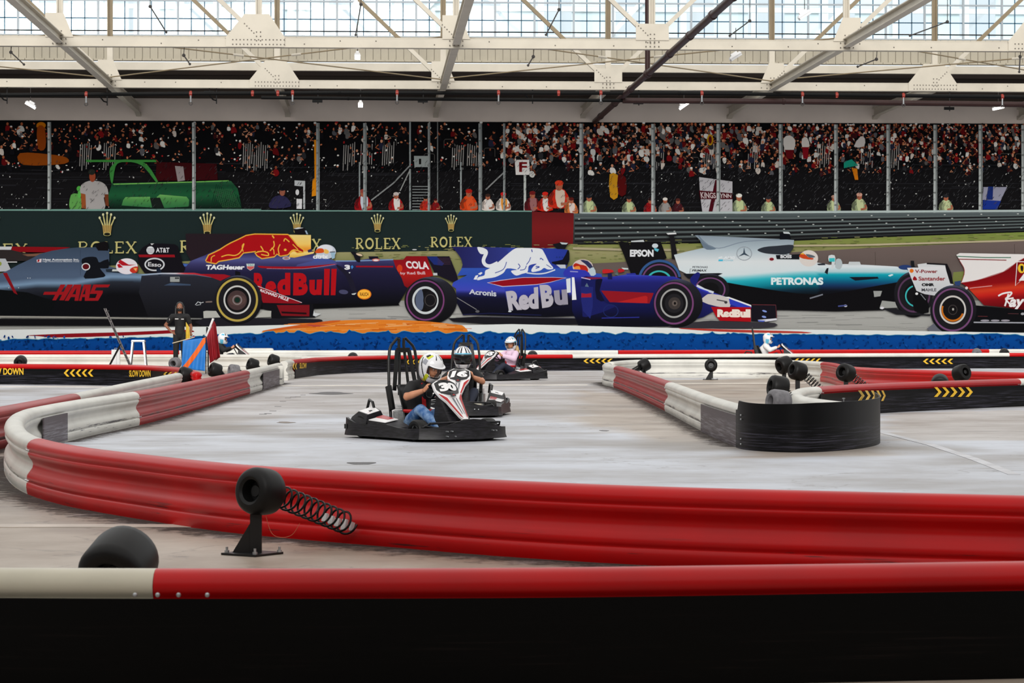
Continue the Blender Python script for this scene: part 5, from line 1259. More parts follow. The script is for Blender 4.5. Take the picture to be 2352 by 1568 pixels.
def barrier(label, pts, skirts=(), ends=(False, False), step=0.25, smooth_n=2, bolts=True, group=None, cat='barrier', shift=None):
    """pts: (px, py, colour or None) along the top ridge, as the photograph shows it; colour starts a new rail panel"""
    W = [G(p[0], p[1], BH) for p in pts]
    for w in W: w.z = 0
    P = resample(chaikin(W, smooth_n), step)
    near = lambda w: min(range(len(P)), key=lambda i: (P[i] - w).length)
    marks = [(near(w), p[2]) for w, p in zip(W, pts) if len(p) > 2 and p[2]]
    marks.append((len(P) - 1, None))
    org = P[len(P) // 2].copy()
    t = thing('track_barrier', label, cat, org, 0, group)
    loc = lambda q: q - org
    L = [loc(p) for p in P]
    for k, ((i, c), (j, _)) in enumerate(zip(marks, marks[1:])):
        if j <= i: continue
        o = rail_mesh(L[i:j + 1], 0.0 if k % 2 == 0 else 0.03, ends[0] and k == 0, ends[1] and k == len(marks) - 2).build('rail_panel', M[{'r': 'red_rail', 'f': 'faded_rail', 'w': 'white_rail', 'c': 'cream_rail'}[c]], t, angle=50, weld=0)
        o['label'] = {'r': 'red plastic rail panel', 'f': 'faded red plastic rail panel', 'w': 'white plastic rail panel', 'c': 'cream plastic rail panel'}[c]
        if bolts and k > 0:
            b = MB(); tt = (L[min(i + 1, len(L) - 1)] - L[i - 1]).normalized(); r = Vector((tt.y, -tt.x, 0))
            for s in (-1, 1):
                for z, x in ((.318, .081), (.10, .087)):
                    for q in (-.07, -.035, .035, .07): b.cyl(L[i] + tt * q + r * (s * (x - .006)) + Vector((0, 0, z)), L[i] + tt * q + r * (s * (x + .006)) + Vector((0, 0, z)), .007, .005, 8)
            b.build('rail_bolts', M['galv'], o)
    for k, sk in enumerate(skirts):
        a, c, side, mname = sk[:4]; z0, z1 = (sk[4], sk[5]) if len(sk) > 5 else (0.0, 0.306)
        i, j = (0 if a is None else near(G(a[0], a[1], BH) * Vector((1, 1, 0)) if False else Vector((G(a[0], a[1], BH).x, G(a[0], a[1], BH).y, 0)))), (len(P) - 1 if c is None else near(Vector((G(c[0], c[1], BH).x, G(c[0], c[1], BH).y, 0))))
        O, I = offset_line(L[i:j + 1], side * 0.106), offset_line(L[i:j + 1], side * 0.092)
        rings = [[o_ + Vector((0, 0, z0)), o_ + Vector((0, 0, z1)), n_ + Vector((0, 0, z1)), n_ + Vector((0, 0, z0))] for o_, n_ in zip(O, I)]
        b = MB(); b.loft(rings); b.build('rubber_board', M[mname], t, weld=0)
    t['org'] = list(org)
    BAR[label] = (t, P, org)
    return t, P, org
BAR = {}

def on_board(t, P, org, px0, py0, px1, py1, side, kind, n=5, flip=1, txt=None):
    """yellow marks fixed to the outer face of a rubber board between two pixels"""
    def hit(px, py):
        r = ray(px, py); best = None
        O = offset_line(P, side * 0.1075)
        for a, b in zip(O, O[1:]):
            # intersect the sight line with this stretch in plan
            d = b - a; den = r.x * d.y - r.y * d.x
            if abs(den) < 1e-9: continue
            u = ((0 - a.x) * -r.y - (0 - a.y) * -r.x) / den if False else (a.y * r.x - a.x * r.y) / -den
            if -0.02 <= u <= 1.02:
                q = a + d * u; dist = q.x * r.x + q.y * r.y
                if dist > 0 and (best is None or dist < best[0]): best = (dist, q, EYE + r.z * (q.y / r.y))
        if best is None: return None
        q = best[1]; return Vector((q.x, q.y, best[2]))
    TL, TR = hit(px0, py0), hit(px1, py0); BL, BR = hit(px0, py1), hit(px1, py1)
    if None in (TL, TR, BL, BR): print('MISS', px0, py0); return
    nrm = (TR - TL).cross(BL - TL).normalized()
    if nrm.y > 0: nrm = -nrm
    q = lambda u, v, e=0.0: (TL * (1 - u) + TR * u) * (1 - v) + (BL * (1 - u) + BR * u) * v - org + nrm * (0.003 + e)
    b = MB()
    if txt:
        vs, fs = text_shape(txt, 0.03)
        b.add([q(u, 1 - v) for u, v in vs], fs)
        o = b.build('warning_text', M['yellow'], t, smooth=False, fix=False); return
    for k in range(n):
        u0, w = k / n, 0.92 / n; th = w * .42
        pts = [(0, .0), (th, .0), (w, .5), (th, 1), (0, 1), (w - th, .5)] if flip > 0 else [(w, 0), (w - th, 0), (0, .5), (w - th, 1), (w, 1), (th, .5)]
        b.prism([q(u0 + x, y) for x, y in pts], nrm * 0.004)
    b.build('arrow_marks', M['yellow'], t, smooth=False)

# foreground barrier, black board toward the camera
A1 = barrier('barrier nearest the camera, cream and red cap over a black rubber board', [(-500, 1301, 'c'), (0, 1303), (381, 1305, 'r'), (1176, 1304), (1800, 1296), (2352, 1288), (2900, 1280)], skirts=[(None, None, 1, 'skirt_dark')], step=0.12, bolts=False)
b = MB()
for px in (310, 362, 410, 476):
    p = atD(px, 1366, 8.80); b.ball(p - A1[2], 0.0085, 8)
b.build('cap_screws', M['galv'], A1[0])
# the long red barrier that sweeps round the hairpin and away to the back
B1 = barrier('long barrier: big red foreground sweep, white hairpin at left, receding red and white rails', [(2900, 1152, 'r'), (2352, 1137), (1983, 1129), (1500, 1117), (1150, 1102), (900, 1087), (650, 1073), (500, 1062), (300, 1040), (180, 1026), (80, 1006, 'w'), (40, 985), (29, 962), (50, 942), (105, 930), (200, 914), (311, 899, 'f'), (430, 877), (564, 850, 'w'), (620, 838), (640, 833)],
             skirts=[((62, 936), (128, 926), 1, 'skirt_grey', 0.02, 0.30), ((592, 844), None, 1, 'skirt_grey', 0.0, 0.306)], step=0.12)
tp, PP, og = B1
Z = lambda px, py, d: atD(px, py, d) - og
O = offset_line(PP, 0.11)
def near_i(P, w): return min(range(len(P)), key=lambda i: (P[i] - w).length)
wi = near_i(PP, Vector((G(632, 835, BH).x, G(632, 835, BH).y, 0)))
for s in (-2, 0, 2):
    i = wi + s * 1
    if 0 < i < len(O) - 1: b = MB(); b.bar(O[i] - og, O[i] - og + Vector((0, 0, 0.36)), 0.09, 0.008); b.build('tape_strip', M['white_rail'], tp)
# back run with arrow signs
C1 = barrier('back barrier with black boards and yellow arrows, red rail at left, white at right', [(652, 829, 'w'), (662, 826.5, 'r'), (740, 819), (925, 815), (1323, 813.5, 'w'), (1800, 811.5), (2304, 810, 'r'), (2352, 810), (2700, 809)], skirts=[((664, 826), None, 1, 'skirt')], step=0.5, smooth_n=1, bolts=False)
for px0, py0, px1, py1 in ((1340, 823.5, 1408, 834), (2120, 823.5, 2190, 835.5), (1824, 823, 1886, 834), (934, 826, 966, 836)):
    on_board(*C1, px0, py0, px1, py1, 1, 'a', 5, -1)
on_board(*C1, 672, 834, 682, 848, 1, 'a', 2, -1); on_board(*C1, 688, 833, 704, 846, 1, 't', txt='SLOW')
# farther runs in front of the mural
D2 = barrier('farthest barrier line along the foot of the mural, alternating red and white', [(-700, 806, 'r'), (0, 805), (412, 804.5, 'w'), (1419, 804, 'r'), (1840, 802.5), (2270, 801.5, 'w'), (2700, 801)], step=1.5, smooth_n=0, bolts=False)
D3 = barrier('short white barrier stub with rounded ends, at the back behind the black-clad driver', [(497, 799.5, 'w'), (622, 799.3)], ends=(True, True), step=0.5, smooth_n=0, bolts=False)
D1 = barrier('low white barrier across the back at the left, behind the stool and flags', [(-500, 814, 'w'), (0, 813.8), (300, 813.8), (560, 813.6), (640, 814), (700, 816)], step=0.5, smooth_n=1, bolts=False)
# SLOW DOWN barrier at the left
E1 = barrier('red topped barrier at the left with black board, yellow arrows and SLOW DOWN lettering', [(-500, 832, 'r'), (0, 835), (200, 836), (340, 838), (400, 842), (436, 847), (452, 853)], skirts=[(None, (405, 843), 1, 'skirt')], ends=(False, True), step=0.3, bolts=False)
on_board(*E1, 147, 848, 216, 864.5, 1, 'a', 5, -1); on_board(*E1, 376, 854, 420, 864, 1, 'a', 4, -1)
on_board(*E1, -36, 845, 54, 860.5, 1, 't', txt='SLOW DOWN'); on_board(*E1, 297, 850, 346, 865, 1, 't', txt='SLOW DOWN')
# second rail at the left
F1 = barrier('straight red then white rail at the far left, running beside the long barrier', [(-300, 975, 'f'), (-60, 944), (0, 934), (84, 919), (167, 904, 'w'), (290, 879), (408, 856)], ends=(False, True), step=0.2)
# island: long side toward the camera
G1 = barrier('island barrier of white, red and white rail running toward the camera, grey boards at tip', [(1396, 832, 'w'), (1391, 836), (1422, 840, 'f'), (1480, 857), (1541, 877, 'w'), (1626, 908), (1675, 922), (1716, 933)], skirts=[((1628, 909), None, 1, 'skirt_grey', 0.0, 0.31)], ends=(True, False), step=0.15)
H0 = barrier('island rear barrier, white run from the corner, then red rail to the right edge', [(1402, 830.5, 'w'), (1440, 826.5), (1500, 825), (1700, 825), (1830, 827), (1893, 830.5, 'r'), (1915, 833), (1935, 838), (1970, 843), (2060, 847), (2200, 851), (2352, 855), (2700, 862)], ends=(True, False), step=0.25)
H1 = barrier('island right barrier with red rail, black boards and yellow arrows pointing right', [(2900, 855, 'w'), (2334, 869, 'f'), (2116, 876), (1980, 881), (1873, 887, 'w'), (1838, 891), (1824, 899), (1836, 909), (1880, 916), (1950, 924)], skirts=[(None, (1871, 888), -1, 'skirt')], ends=(False, True), step=0.12)
on_board(*H1, 1970, 896.5, 2034, 920.5, -1, 'a', 5, 1); on_board(*H1, 2145, 889, 2235, 911, -1, 'a', 5, 1)

# curved black nose of the island
ns = thing('nose_guard', 'big curved black rubber guard wrapped round the tip of the island barrier', 'barrier', G(1860, 1030))
o0 = G(1860, 1030)
base = [(1690, 1027), (1700, 1031), (1730, 1035), (1790, 1038.5), (1860, 1039), (1930, 1035), (1985, 1029), (2020, 1021), (2023, 1012), (2012, 1000)]
Pb = resample(chaikin([G(x, y) for x, y in base], 3), 0.05)
rings = []
tot = sum((b_ - a_).length for a_, b_ in zip(Pb, Pb[1:])); run = 0
O = offset_line(Pb, -0.015)
for i, (p, q) in enumerate(zip(Pb, O)):
    if i: run += (Pb[i] - Pb[i - 1]).length
    u = run
    zt_ = 0.372 if u < 0.09 else (0.372 + 0.095 * ((u - 0.09) / 0.12) ** 2.2 if u < 0.21 else 0.467 - 0.014 * sin(min(1, (u - .21) / 1.2) * pi))
    lean = 0.0
    rings.append([p - o0, q - o0, q - o0 + Vector((0, 0, zt_)), p - o0 + Vector((0, 0, zt_))])
b = MB(); b.loft(rings); b.build('guard_sheet', M['skirt'], ns, weld=0, angle=60)
b = MB(); p = G(1703, 1031) - o0
for z in (0.05, 0.10, 0.29, 0.33): b.ball(p + Vector((-0.01, -0.03, z)), 0.009, 8)
b.build('guard_screws', M['galv'], ns)
b = MB(); p = onY(1938, 921, 24.6); c0 = onY(1938, 918, G(1945, 1020).y + .55)
b.cyl(c0 - o0 - Vector((0, 0, .06)), c0 - o0 + Vector((0, 0, .012)), .006, .006, 8); b.cyl(c0 - o0 + Vector((0, 0, .008)), c0 - o0 + Vector((0, 0, .02)), .016, .016, 6)
b.build('bolt', M['galv'], ns)

# painted lines and marks on the floor
def strip(label, pts, w, m, z=0.004):
    W = [G(x, y) for x, y in pts]; c = W[0].copy(); b = MB()
    L_, R_ = offset_line(W, w / 2), offset_line(W, -w / 2)
    rings = [[Vector((l.x, l.y, 0)) - c * 1 + Vector((0, 0, z)), Vector((r.x, r.y, 0)) - c + Vector((0, 0, z)), Vector((r.x, r.y, 0)) - c + Vector((0, 0, 0.0005)), Vector((l.x, l.y, 0)) - c + Vector((0, 0, 0.0005))] for l, r in zip(L_, R_)]
    b.loft(rings); o = b.build('floor_line', m, None, weld=0); o.location = c
    return tag(o, label, 'floor marking')
M['linew'] = mat('worn white floor paint', S(232, 224, 212), 0.5, var=0.25, vscale=2.5)
M['linef'] = mat('faded floor paint', S(196, 196, 200), 0.5, var=0.2, vscale=2.5)
strip('white line painted across the track behind the three karts', [(646, 886), (900, 884.5), (1349, 884)], 0.32, M['linew'])
strip('white line on the floor inside the island, past the round bumper', [(1555, 881), (1800, 880), (1880, 879)], 0.32, M['linew'])
strip('white line on the floor at the far left below the SLOW DOWN barrier', [(-200, 889), (100, 888), (280, 889)], 0.4, M['linew'])
strip('pale line on the dusty floor at the left, in front of the hairpin', [(-200, 1208), (200, 1208), (470, 1208)], 0.22, mat('worn pale floor line', S(196, 184, 172), .55, var=.2, vscale=3))
strip('faded pale line slanting across the floor at the right of the black nose guard', [(2026, 993), (2140, 1022), (2240, 1055), (2330, 1090)], 0.10, M['linef'])
M['smear'] = mat('dark rubber smear', S(70, 66, 68), 0.5, var=0.4, vscale=20, stretch=(1, 4, 1))
for k, (x, y, w, lab) in enumerate([(830, 1064, 60, 'dark rubber smear on the track just above the big red sweep, left one'), (1387, 989, 20, 'small round dark patch on the track right of the karts'), (655, 970, 40, 'brown scuffed patch on the track left of the near kart'), (760, 903, 90, 'wide dark stain on the track between the white line and the near kart')]):
    c = G(x, y); d = c.y; b = MB(); rr = w / 2 * d / FPX; hh = rr * 2.0 if k != 1 else rr * 2.2
    pts = [Vector((rr * cos(a) * (1 + .25 * sin(3 * a + k)), hh * sin(a) * (1 + .3 * cos(2 * a + k)), 0.002)) for a in [2 * pi * i / 26 for i in range(26)]]
    b.prism(pts, (0, 0, 0.001)); o = b.build('rubber_mark', M['smear'] if k != 2 else mat('brown scuff', S(128, 116, 106), .6, var=.3), None); o.location = c
    tag(o, lab, 'stain')

# loose rubber dust swept against the barriers
def dust_mat():
    m, n, l, p = new_mat('rubber dust'); out = n['Material Output']
    p.inputs['Base Color'].default_value = (*S(52, 40, 34), 1); p.inputs['Roughness'].default_value = 0.9
    tr = n.new('ShaderNodeBsdfTransparent'); mx = n.new('ShaderNodeMixShader'); a = n.new('ShaderNodeAttribute'); a.attribute_name = 'edge'
    ad = n.new('ShaderNodeMath'); ad.operation = 'MULTIPLY_ADD'; l.new(a.outputs['Fac'], ad.inputs[0]); ad.inputs[1].default_value = 0.42
    l.new(noise_node(n, l, 7.0, (1, 1, 1), 9, 'World', 0.75), ad.inputs[2])
    l.new(ramp(n, l, ad.outputs[0], 0.66, 0.92), mx.inputs[0]); l.new(tr.outputs[0], mx.inputs[1]); l.new(p.outputs[0], mx.inputs[2]); l.new(mx.outputs[0], out.inputs[0])
    return m
M['dust'] = dust_mat()
def dust(bar, side, width, label, i0=0, i1=None):
    P = bar[1][i0:i1]; org = P[0].copy(); vs = []; ed = []; n = 5
    L_ = [offset_line(P, side * (.085 + width * k / n)) for k in range(n + 1)]
    for k in range(n + 1):
        for q in L_[k]: vs.append(tuple(q - org + Vector((0, 0, .0025)))); ed.append(1 - k / n)
    m = len(P); me = bpy.data.meshes.new('rubber_dust')
    me.from_pydata(vs, [], [(k * m + i, k * m + i + 1, (k + 1) * m + i + 1, (k + 1) * m + i) for k in range(n) for i in range(m - 1)])
    at = me.attributes.new('edge', 'FLOAT', 'POINT'); at.data.foreach_set('value', ed)
    o = link('rubber_dust', me, None, [M['dust']]); o.location = org
    tag(o, label, 'dust', kind='stuff')
iB = near_i(B1[1], Vector((G(80, 1006, BH).x, G(80, 1006, BH).y, 0)))
dust(B1, 1, .34, 'dark rubber dust along the track side of the long receding rail', iB + 60)
dust(B1, -1, .5, 'dark rubber dust along the foot of the big red sweep, outer side', 0, iB + 40)
dust(G1, 1, .4, 'dark rubber dust along the track side of the island barrier')
dust(F1, 1, .4, 'rubber dust between the far left rail and the long barrier')
dash = None
for k in range(9):
    u = k / 8; c = G(604 + 92 * u, 951 - 50 * u + 6 * sin(k)); w_ = 17 * c.y / FPX * (1 - .3 * u)
    b = MB(); b.box((0, 0, .002), (w_, .09, .002)); o = b.build('tyre_dash', M['smear'], None, smooth=False); o.location = c
    tag(o, 'short dark tyre dash in the slanting row on the track left of the near kart', 'tyre mark', 'tyre dashes left of the near kart')

# ------------------------------------------------------------------ spring bumpers: roller on a post, coil spring to the barrier
def bumper(label, base_px, roll_px, axis, spring_to=None, r=0.127, wdt=0.20, grey=False, d=None, post=True, coils=13, group=None):
    if base_px: g = G(*base_px)
    else: g = atD(roll_px[0], roll_px[1], d); g.z = 0
    dd = g.x * SA + g.y * CA
    c = atD(roll_px[0], roll_px[1], dd) - g
    t = thing('spring_bumper', label, 'bumper', g, 0, group)
    ax = Vector(axis).normalized(); h = wdt / 2; mr = M['rubber_grey'] if grey else M['rubber']
    b = MB()
    b.lathe([(r * .44, -h + .05), (r * .48, -h + .006), (r * .60, -h - .004), (r * .80, -h), (r * .93, -h + .014), (r, -h + .04), (r * .99, h - .05), (r * .95, h - .016), (r * .86, h), (r * .50, h), (r * .42, h - .04), (r * .42, -h + .06), (r * .44, -h + .05)], c, ax, 32)
    b.build('rubber_roller', mr, t, angle=40)
    b = MB(); b.cyl(c - ax * (h * .5), c + ax * (h * .9), .03, .03, 12); b.cyl(c - ax * h * .2, c + ax * h * .2, r * .55, r * .55, 20); b.build('axle', M['blacksteel'], t)
    if post:
        b = MB(); px_ = c.x; 
        zt2 = c.z - r * .55
        b.box((0.0, 0, zt2 / 2 + .006), (.062, .045, zt2 - .012)); b.build('post', M['blacksteel'], t)
        b = MB(); b.prism([(-.03, -.006, .012), (-.125, -.006, .012), (-.03, -.006, .17)], (0, .012, 0)); b.build('gusset', M['blacksteel'], t)
        b = MB(); Rz = Matrix.Rotation(radians(45 + 8), 3, 'Z'); b.box((-.02, 0, .006), (.235, .235, .012), rot=Rz); b.build('base_plate', M['blacksteel'], t)
        for q in ((-.155, 0), (0.0, -.12), (.125, .0), (-.02, .125)):
            b = MB(); b.cyl((q[0], q[1], .012), (q[0], q[1], .024), .013, .013, 6); b.cyl((q[0], q[1], .024), (q[0], q[1], .042), .007, .007, 8); b.build('anchor_bolt', M['galv'], t)
    if spring_to is not None:
        e = Vector(spring_to); s = c + ax * (h * .7); dv = e - s; a, bb_, _ = frame_of(dv); pts = []; n = coils * 16
        for i in range(n + 1):
            q = 2 * pi * coils * i / n; rr = .062 * (1 - .12 * i / n); pts.append(s + dv * (i / n) + (a * cos(q) + bb_ * sin(q)) * rr)
        b = MB(); b.tube(pts, .0052 if dd < 20 else .007, 6); b.build('coil_spring', M['spring'], t)
        b = MB(); R0 = Matrix((dv.normalized(), a, bb_)).transposed()
        for q in (.72, .80, .88): b.box(s + dv * q - Vector((0, 0, .012)), (.018, .03, .05), rot=R0)
        b.box(s + dv * .96, (.02, .035, .055), rot=R0); b.box(e + dv.normalized() * .02, (.035, .012, .05), rot=R0)
        b.build('spring_clips', M['galv'], t)
    return t, g, dd
tt, g, dd = bumper('big black spring bumper in the foreground, roller on a bolted post with a coil spring', (588, 1273), (598, 1128), (0.64, 0.76, -0.10), None, wdt=.165)
e = atD(800, 1203, 14.55) - g; c = atD(598, 1128, dd) - g; ax = Vector((0.64, 0.76, -0.10)).normalized()
bpy.data.objects.remove(tt.children[0]) if False else None
s = c + ax * .07; dv = e - s; a, bb_, _ = frame_of(dv); n = 12 * 20
b = MB(); b.tube([s + dv * (i / n) + (a * cos(2 * pi * 12 * i / n) + bb_ * sin(2 * pi * 12 * i / n)) * .060 for i in range(n + 1)], .0062, 8); b.build('coil_spring', M['spring'], tt)
R0 = Matrix((dv.normalized(), a, bb_)).transposed()
for q in (.70, .78, .86): b = MB(); b.box(s + dv * q + Vector((0, -.02, -.014)), (.018, .03, .045), rot=R0); b.build('spring_clip', M['white_metal'], tt)
b = MB(); b.box(s + dv * .95 + Vector((0, -.03, -.01)), (.022, .03, .06), rot=R0); b.box(e + Vector((.02, -.03, -.012)), (.03, .012, .05), rot=R0); b.build('anchor_bracket', M['white_metal'], tt)
b = MB(); b.tube(smooth([tuple(v) for v in [(c.x + .03, c.z - .13), (c.x + .06, c.z - .22), (c.x + .11, c.z - .245), (c.x + .17, c.z - .23), (c.x + .21, c.z - .17)]], 6, False) and [Vector((x, -.02, z)) for x, z in smooth([(c.x + .03, c.z - .13), (c.x + .06, c.z - .22), (c.x + .11, c.z - .245), (c.x + .17, c.z - .23), (c.x + .21, c.z - .17)], 6, False)], .0012, 5); b.build('loose_wire', mat('copper wire', S(190, 120, 90), .4, .5), tt)
bumper('black roller behind the cream foreground cap, lower half hidden', None, (272, 1302), (0.25, 0.95, 0.35), None, r=.138, wdt=.24, d=10.2)
bumper('round black bumper on a post standing before the white rail inside the island', (1634, 872), (1633, 839), (0.12, 0.98, -0.15), None, r=.135)
bl = [((1480, 838), (-.75, -.2, -.4), 'black spring bumper behind the tip of the red island rail', (-.28, .1, .14), False, 55.0),
      ((1801, 838), (.8, .35, .25), 'tallest of the black bumpers crowded behind the nose guard, at their back', None, False, 41.0),
      ((1832, 852), (.9, .35, -.25), 'dark bumper in the middle of the crowd behind the nose guard, spring to the right', (.50, .12, .12), False, 37.5),
      ((1787, 889), (.9, .2, -.15), 'black bumper just left of the white curl of the island, short spring', (.2, .02, .16), False, 30.2),
      ((1788, 924), (.9, .3, -.1), 'grey roller peeking over the left end of the black nose guard', None, True, 27.2),
      ((1943, 856), (.75, .6, -.2), 'black bumper in front of the red corner, spring to the right', (.52, .15, .10), False, 39.0),
      ((2208, 857), (.5, -.8, .25), 'black roller standing above the red arrow rail at the right', None, False, 40.5),
      ((2159, 880), (.2, .9, .3), 'roller almost hidden below the red arrow rail, left of the standing one', None, False, 39.6),
      ((425, 861), (.88, .3, -.25), 'black bumper at the rounded end of the SLOW DOWN barrier', (.2, .02, .14), False, 43.8),
      ((494, 850), (.85, .3, -.3), 'black bumper right of the flag stand', (.2, .02, .14), False, 48.0),
      ((537, 852), (.9, .3, -.1), 'pale worn bumper between two black ones behind the red receding rail', (.2, .02, .14), True, 52.0),
      ((580, 838), (.85, .3, -.3), 'black bumper behind the white receding rail, left of the last one', (.2, .02, .16), False, 53.0),
      ((628, 828), (.85, .3, -.3), 'last black bumper before the corner of the back barrier', (.2, .02, .16), False, 56.0),
      ((402, 834), (.4, .9, .1), 'pale bumper at the feet of the standing marshal', None, True, 60.0),
      ((47, 831), (.1, .95, .3), 'small dark roller behind the SLOW DOWN barrier at the far left', None, False, 56.0),
      ((810, 822), (.1, .95, .3), 'low dark roller top showing over the red back rail, left of the near kart', None, False, 66.5),
      ((1223, 818), (.1, .95, .3), 'low dark roller top behind the kart numbered 45', None, False, 66.5),
      ((2244, 812), (.1, .95, .3), 'worn roller top over the white back rail at the right', None, True, 70.0),
      ((2307, 812), (.1, .95, .3), 'dark roller top over the back rail near the right edge', None, False, 70.0)]
for (x, y), ax, lab, sp, grey, d in bl:
    rr = .135
    ty = (x, y)
    g_ = atD(x, y, d)
    bumper(lab, None, ty, ax, None if sp is None else (Vector((sp[0], sp[1], 0)) + Vector((0, 0, sp[2]))), r=rr, wdt=.2, grey=grey, d=d)
# ------------------------------------------------------------------ people: one continuous body surface each
def flesh(parts, voxel=0.007, iters=3):
    """parts: ('c', p0, r0, p1, r1) tapered limbs and ('e', centre, radii, rotation) masses, fused into one smooth skin"""
    b = MB()
    for q in parts:
        if q[0] == 'c':
            _, p0, r0, p1, r1 = q; p0, p1 = Vector(p0), Vector(p1)
            if (p1 - p0).length > 1e-5: b.cyl(p0, p1, r0, r1, 14)
            b.ball(p0, r0, 12); b.ball(p1, r1, 12)
        else: b.ball(q[1], q[2], 16, rot=q[3] if len(q) > 3 else None)
    me = b.mesh('raw', smooth=False, weld=0)
    ob = bpy.data.objects.new('raw', me); COL.objects.link(ob)
    md = ob.modifiers.new('r', 'REMESH'); md.mode = 'VOXEL'; md.voxel_size = voxel; md.adaptivity = 0
    sm = ob.modifiers.new('s', 'SMOOTH'); sm.factor = 0.5; sm.iterations = iters
    dg = bpy.context.evaluated_depsgraph_get()
    out = bpy.data.meshes.new_from_object(ob.evaluated_get(dg))
    out.polygons.foreach_set('use_smooth', [True] * len(out.polygons))
    bpy.data.objects.remove(ob); bpy.data.meshes.remove(me)
    return out

def limb(*pr): return [('c', pr[i][0], pr[i][1], pr[i + 1][0], pr[i + 1][1]) for i in range(len(pr) - 1)]
V3 = Vector

def grip_hand(c, tan, outw, nrm, wrist):
    """palm, four fingers curled round a rim at c (rim direction tan) and a thumb from the palm's side"""
    c, tan, outw, nrm, wrist = V3(c), V3(tan).normalized(), V3(outw).normalized(), V3(nrm).normalized(), V3(wrist)
    P = []
    back = (outw * .8 - nrm * .6).normalized()
    pc = c + back * .028
    for k in range(4):
        o = tan * ((k - 1.5) * .0195)
        P += limb((wrist.lerp(pc, .3) + o * .5, .014), (pc + o, .0125))
        L = (1.0, 1.08, 1.0, .82)[k]
        pts = []
        for a in (-30, 30, 95, 150):
            q = radians(a * L); pts.append(c + o + (outw * cos(q) * 1 + nrm * sin(q)) * .027)
        P += limb((pc + o, .0115), (pts[1], .0100), (pts[2], .0092), (pts[3], .0082))
    P += limb((wrist, .021), (wrist.lerp(pc, .5), .020), (pc, .014))
    tb = wrist.lerp(pc, .55) + tan * .028
    P += limb((wrist.lerp(pc, .35) + tan * .012, .014), (tb, .0125), (c + tan * .036 + nrm * .018 - outw * .005, .0105), (c + tan * .030 + nrm * .026 - outw * .022, .009))
    return P

def open_hand(wrist, d, side, palm, curl=.35):
    """relaxed hand: wrist point, pointing direction d, finger spread axis side, palm normal palm"""
    w, d, s, n = V3(wrist), V3(d).normalized(), V3(side).normalized(), V3(palm).normalized(); P = []
    for k in range(4):
        o = s * ((k - 1.5) * .019); base = w + d * .085 + o
        P += limb((w + o * .5, .015), (base, .011))
        L = (.062, .072, .068, .052)[k]; a = curl; p = base; dirn = d
        for seg in range(3):
            dirn = (d * cos(a * (seg + 1)) + n * sin(a * (seg + 1))); q = p + dirn * L * (.45, .32, .25)[seg]; P += limb((p, .0098 - .0006 * seg), (q, .0092 - .0006 * seg)); p = q
    t0 = w + d * .03 - s * .024; t1 = t0 + (d * .6 - s * .8).normalized() * .035; t2 = t1 + (d * .95 - s * .2 + n * .3).normalized() * .03
    P += limb((w + d * .01, .016), (t0, .014), (t1, .012), (t2, .0095))
    return P

M['skin'] = mat('skin', S(196, 134, 100), 0.5, var=.12, vscale=20)
M['skin_dark'] = mat('dark skin', S(140, 88, 62), 0.5, var=.12, vscale=20)
M['black_cloth'] = mat('black cotton', S(17, 17, 19), 0.8, bump=.2)
M['dark_jean'] = mat('dark blue denim', S(28, 34, 52), 0.8, bump=.2)
M['jean'] = mat('faded blue denim', S(46, 92, 150), 0.8, var=.5, vscale=9, dark=S(140, 170, 205), bump=.3)
M['pink'] = mat('pale pink fleece', S(222, 192, 214), 0.85, bump=.2)
M['white_cloth'] = mat('white cotton', S(224, 222, 220), 0.85, bump=.2)
M['shoe'] = mat('dark shoe', S(30, 30, 34), .6)
M['blonde'] = mat('blonde hair', S(190, 160, 110), .6, var=.4, vscale=30, stretch=(1, 1, .1))
M['black_hair'] = mat('black hair', S(12, 11, 12), .45, var=.3, vscale=30)
M['visor'] = mat('dark visor', S(12, 12, 14), .12, spec=.6)
M['helmet_white'] = mat('glossy white helmet', S(226, 226, 228), .2, coat=.6)
M['neon'] = mat('lime graphic', S(200, 206, 40), .3)
M['cyan'] = mat('light blue graphic', S(90, 176, 206), .3)
M['orange_g'] = mat('copper graphic', S(170, 120, 90), .3)
M['silver_g'] = mat('silver graphic', S(150, 152, 160), .3)
M['black_g'] = mat('black graphic', S(14, 14, 16), .25)
M['red_web'] = mat('red webbing', S(186, 18, 24), .6)
M['white_plastic'] = mat('white kart plastic', S(228, 226, 226), .3)
M['red_plastic'] = mat('red kart plastic', S(166, 16, 20), .3)
M['grey_plastic'] = mat('grey stripe', S(92, 94, 102), .35)
M['kart_black'] = mat('scuffed black kart plastic', S(13, 13, 14), .40, var=.9, vscale=5, dark=S(36, 34, 40), stretch=(2, 2, 16), spec=.3)
M['seat_black'] = mat('black seat shell', S(14, 14, 15), .4, spec=.3)
M['beige'] = mat('beige pad', S(190, 184, 168), .6)

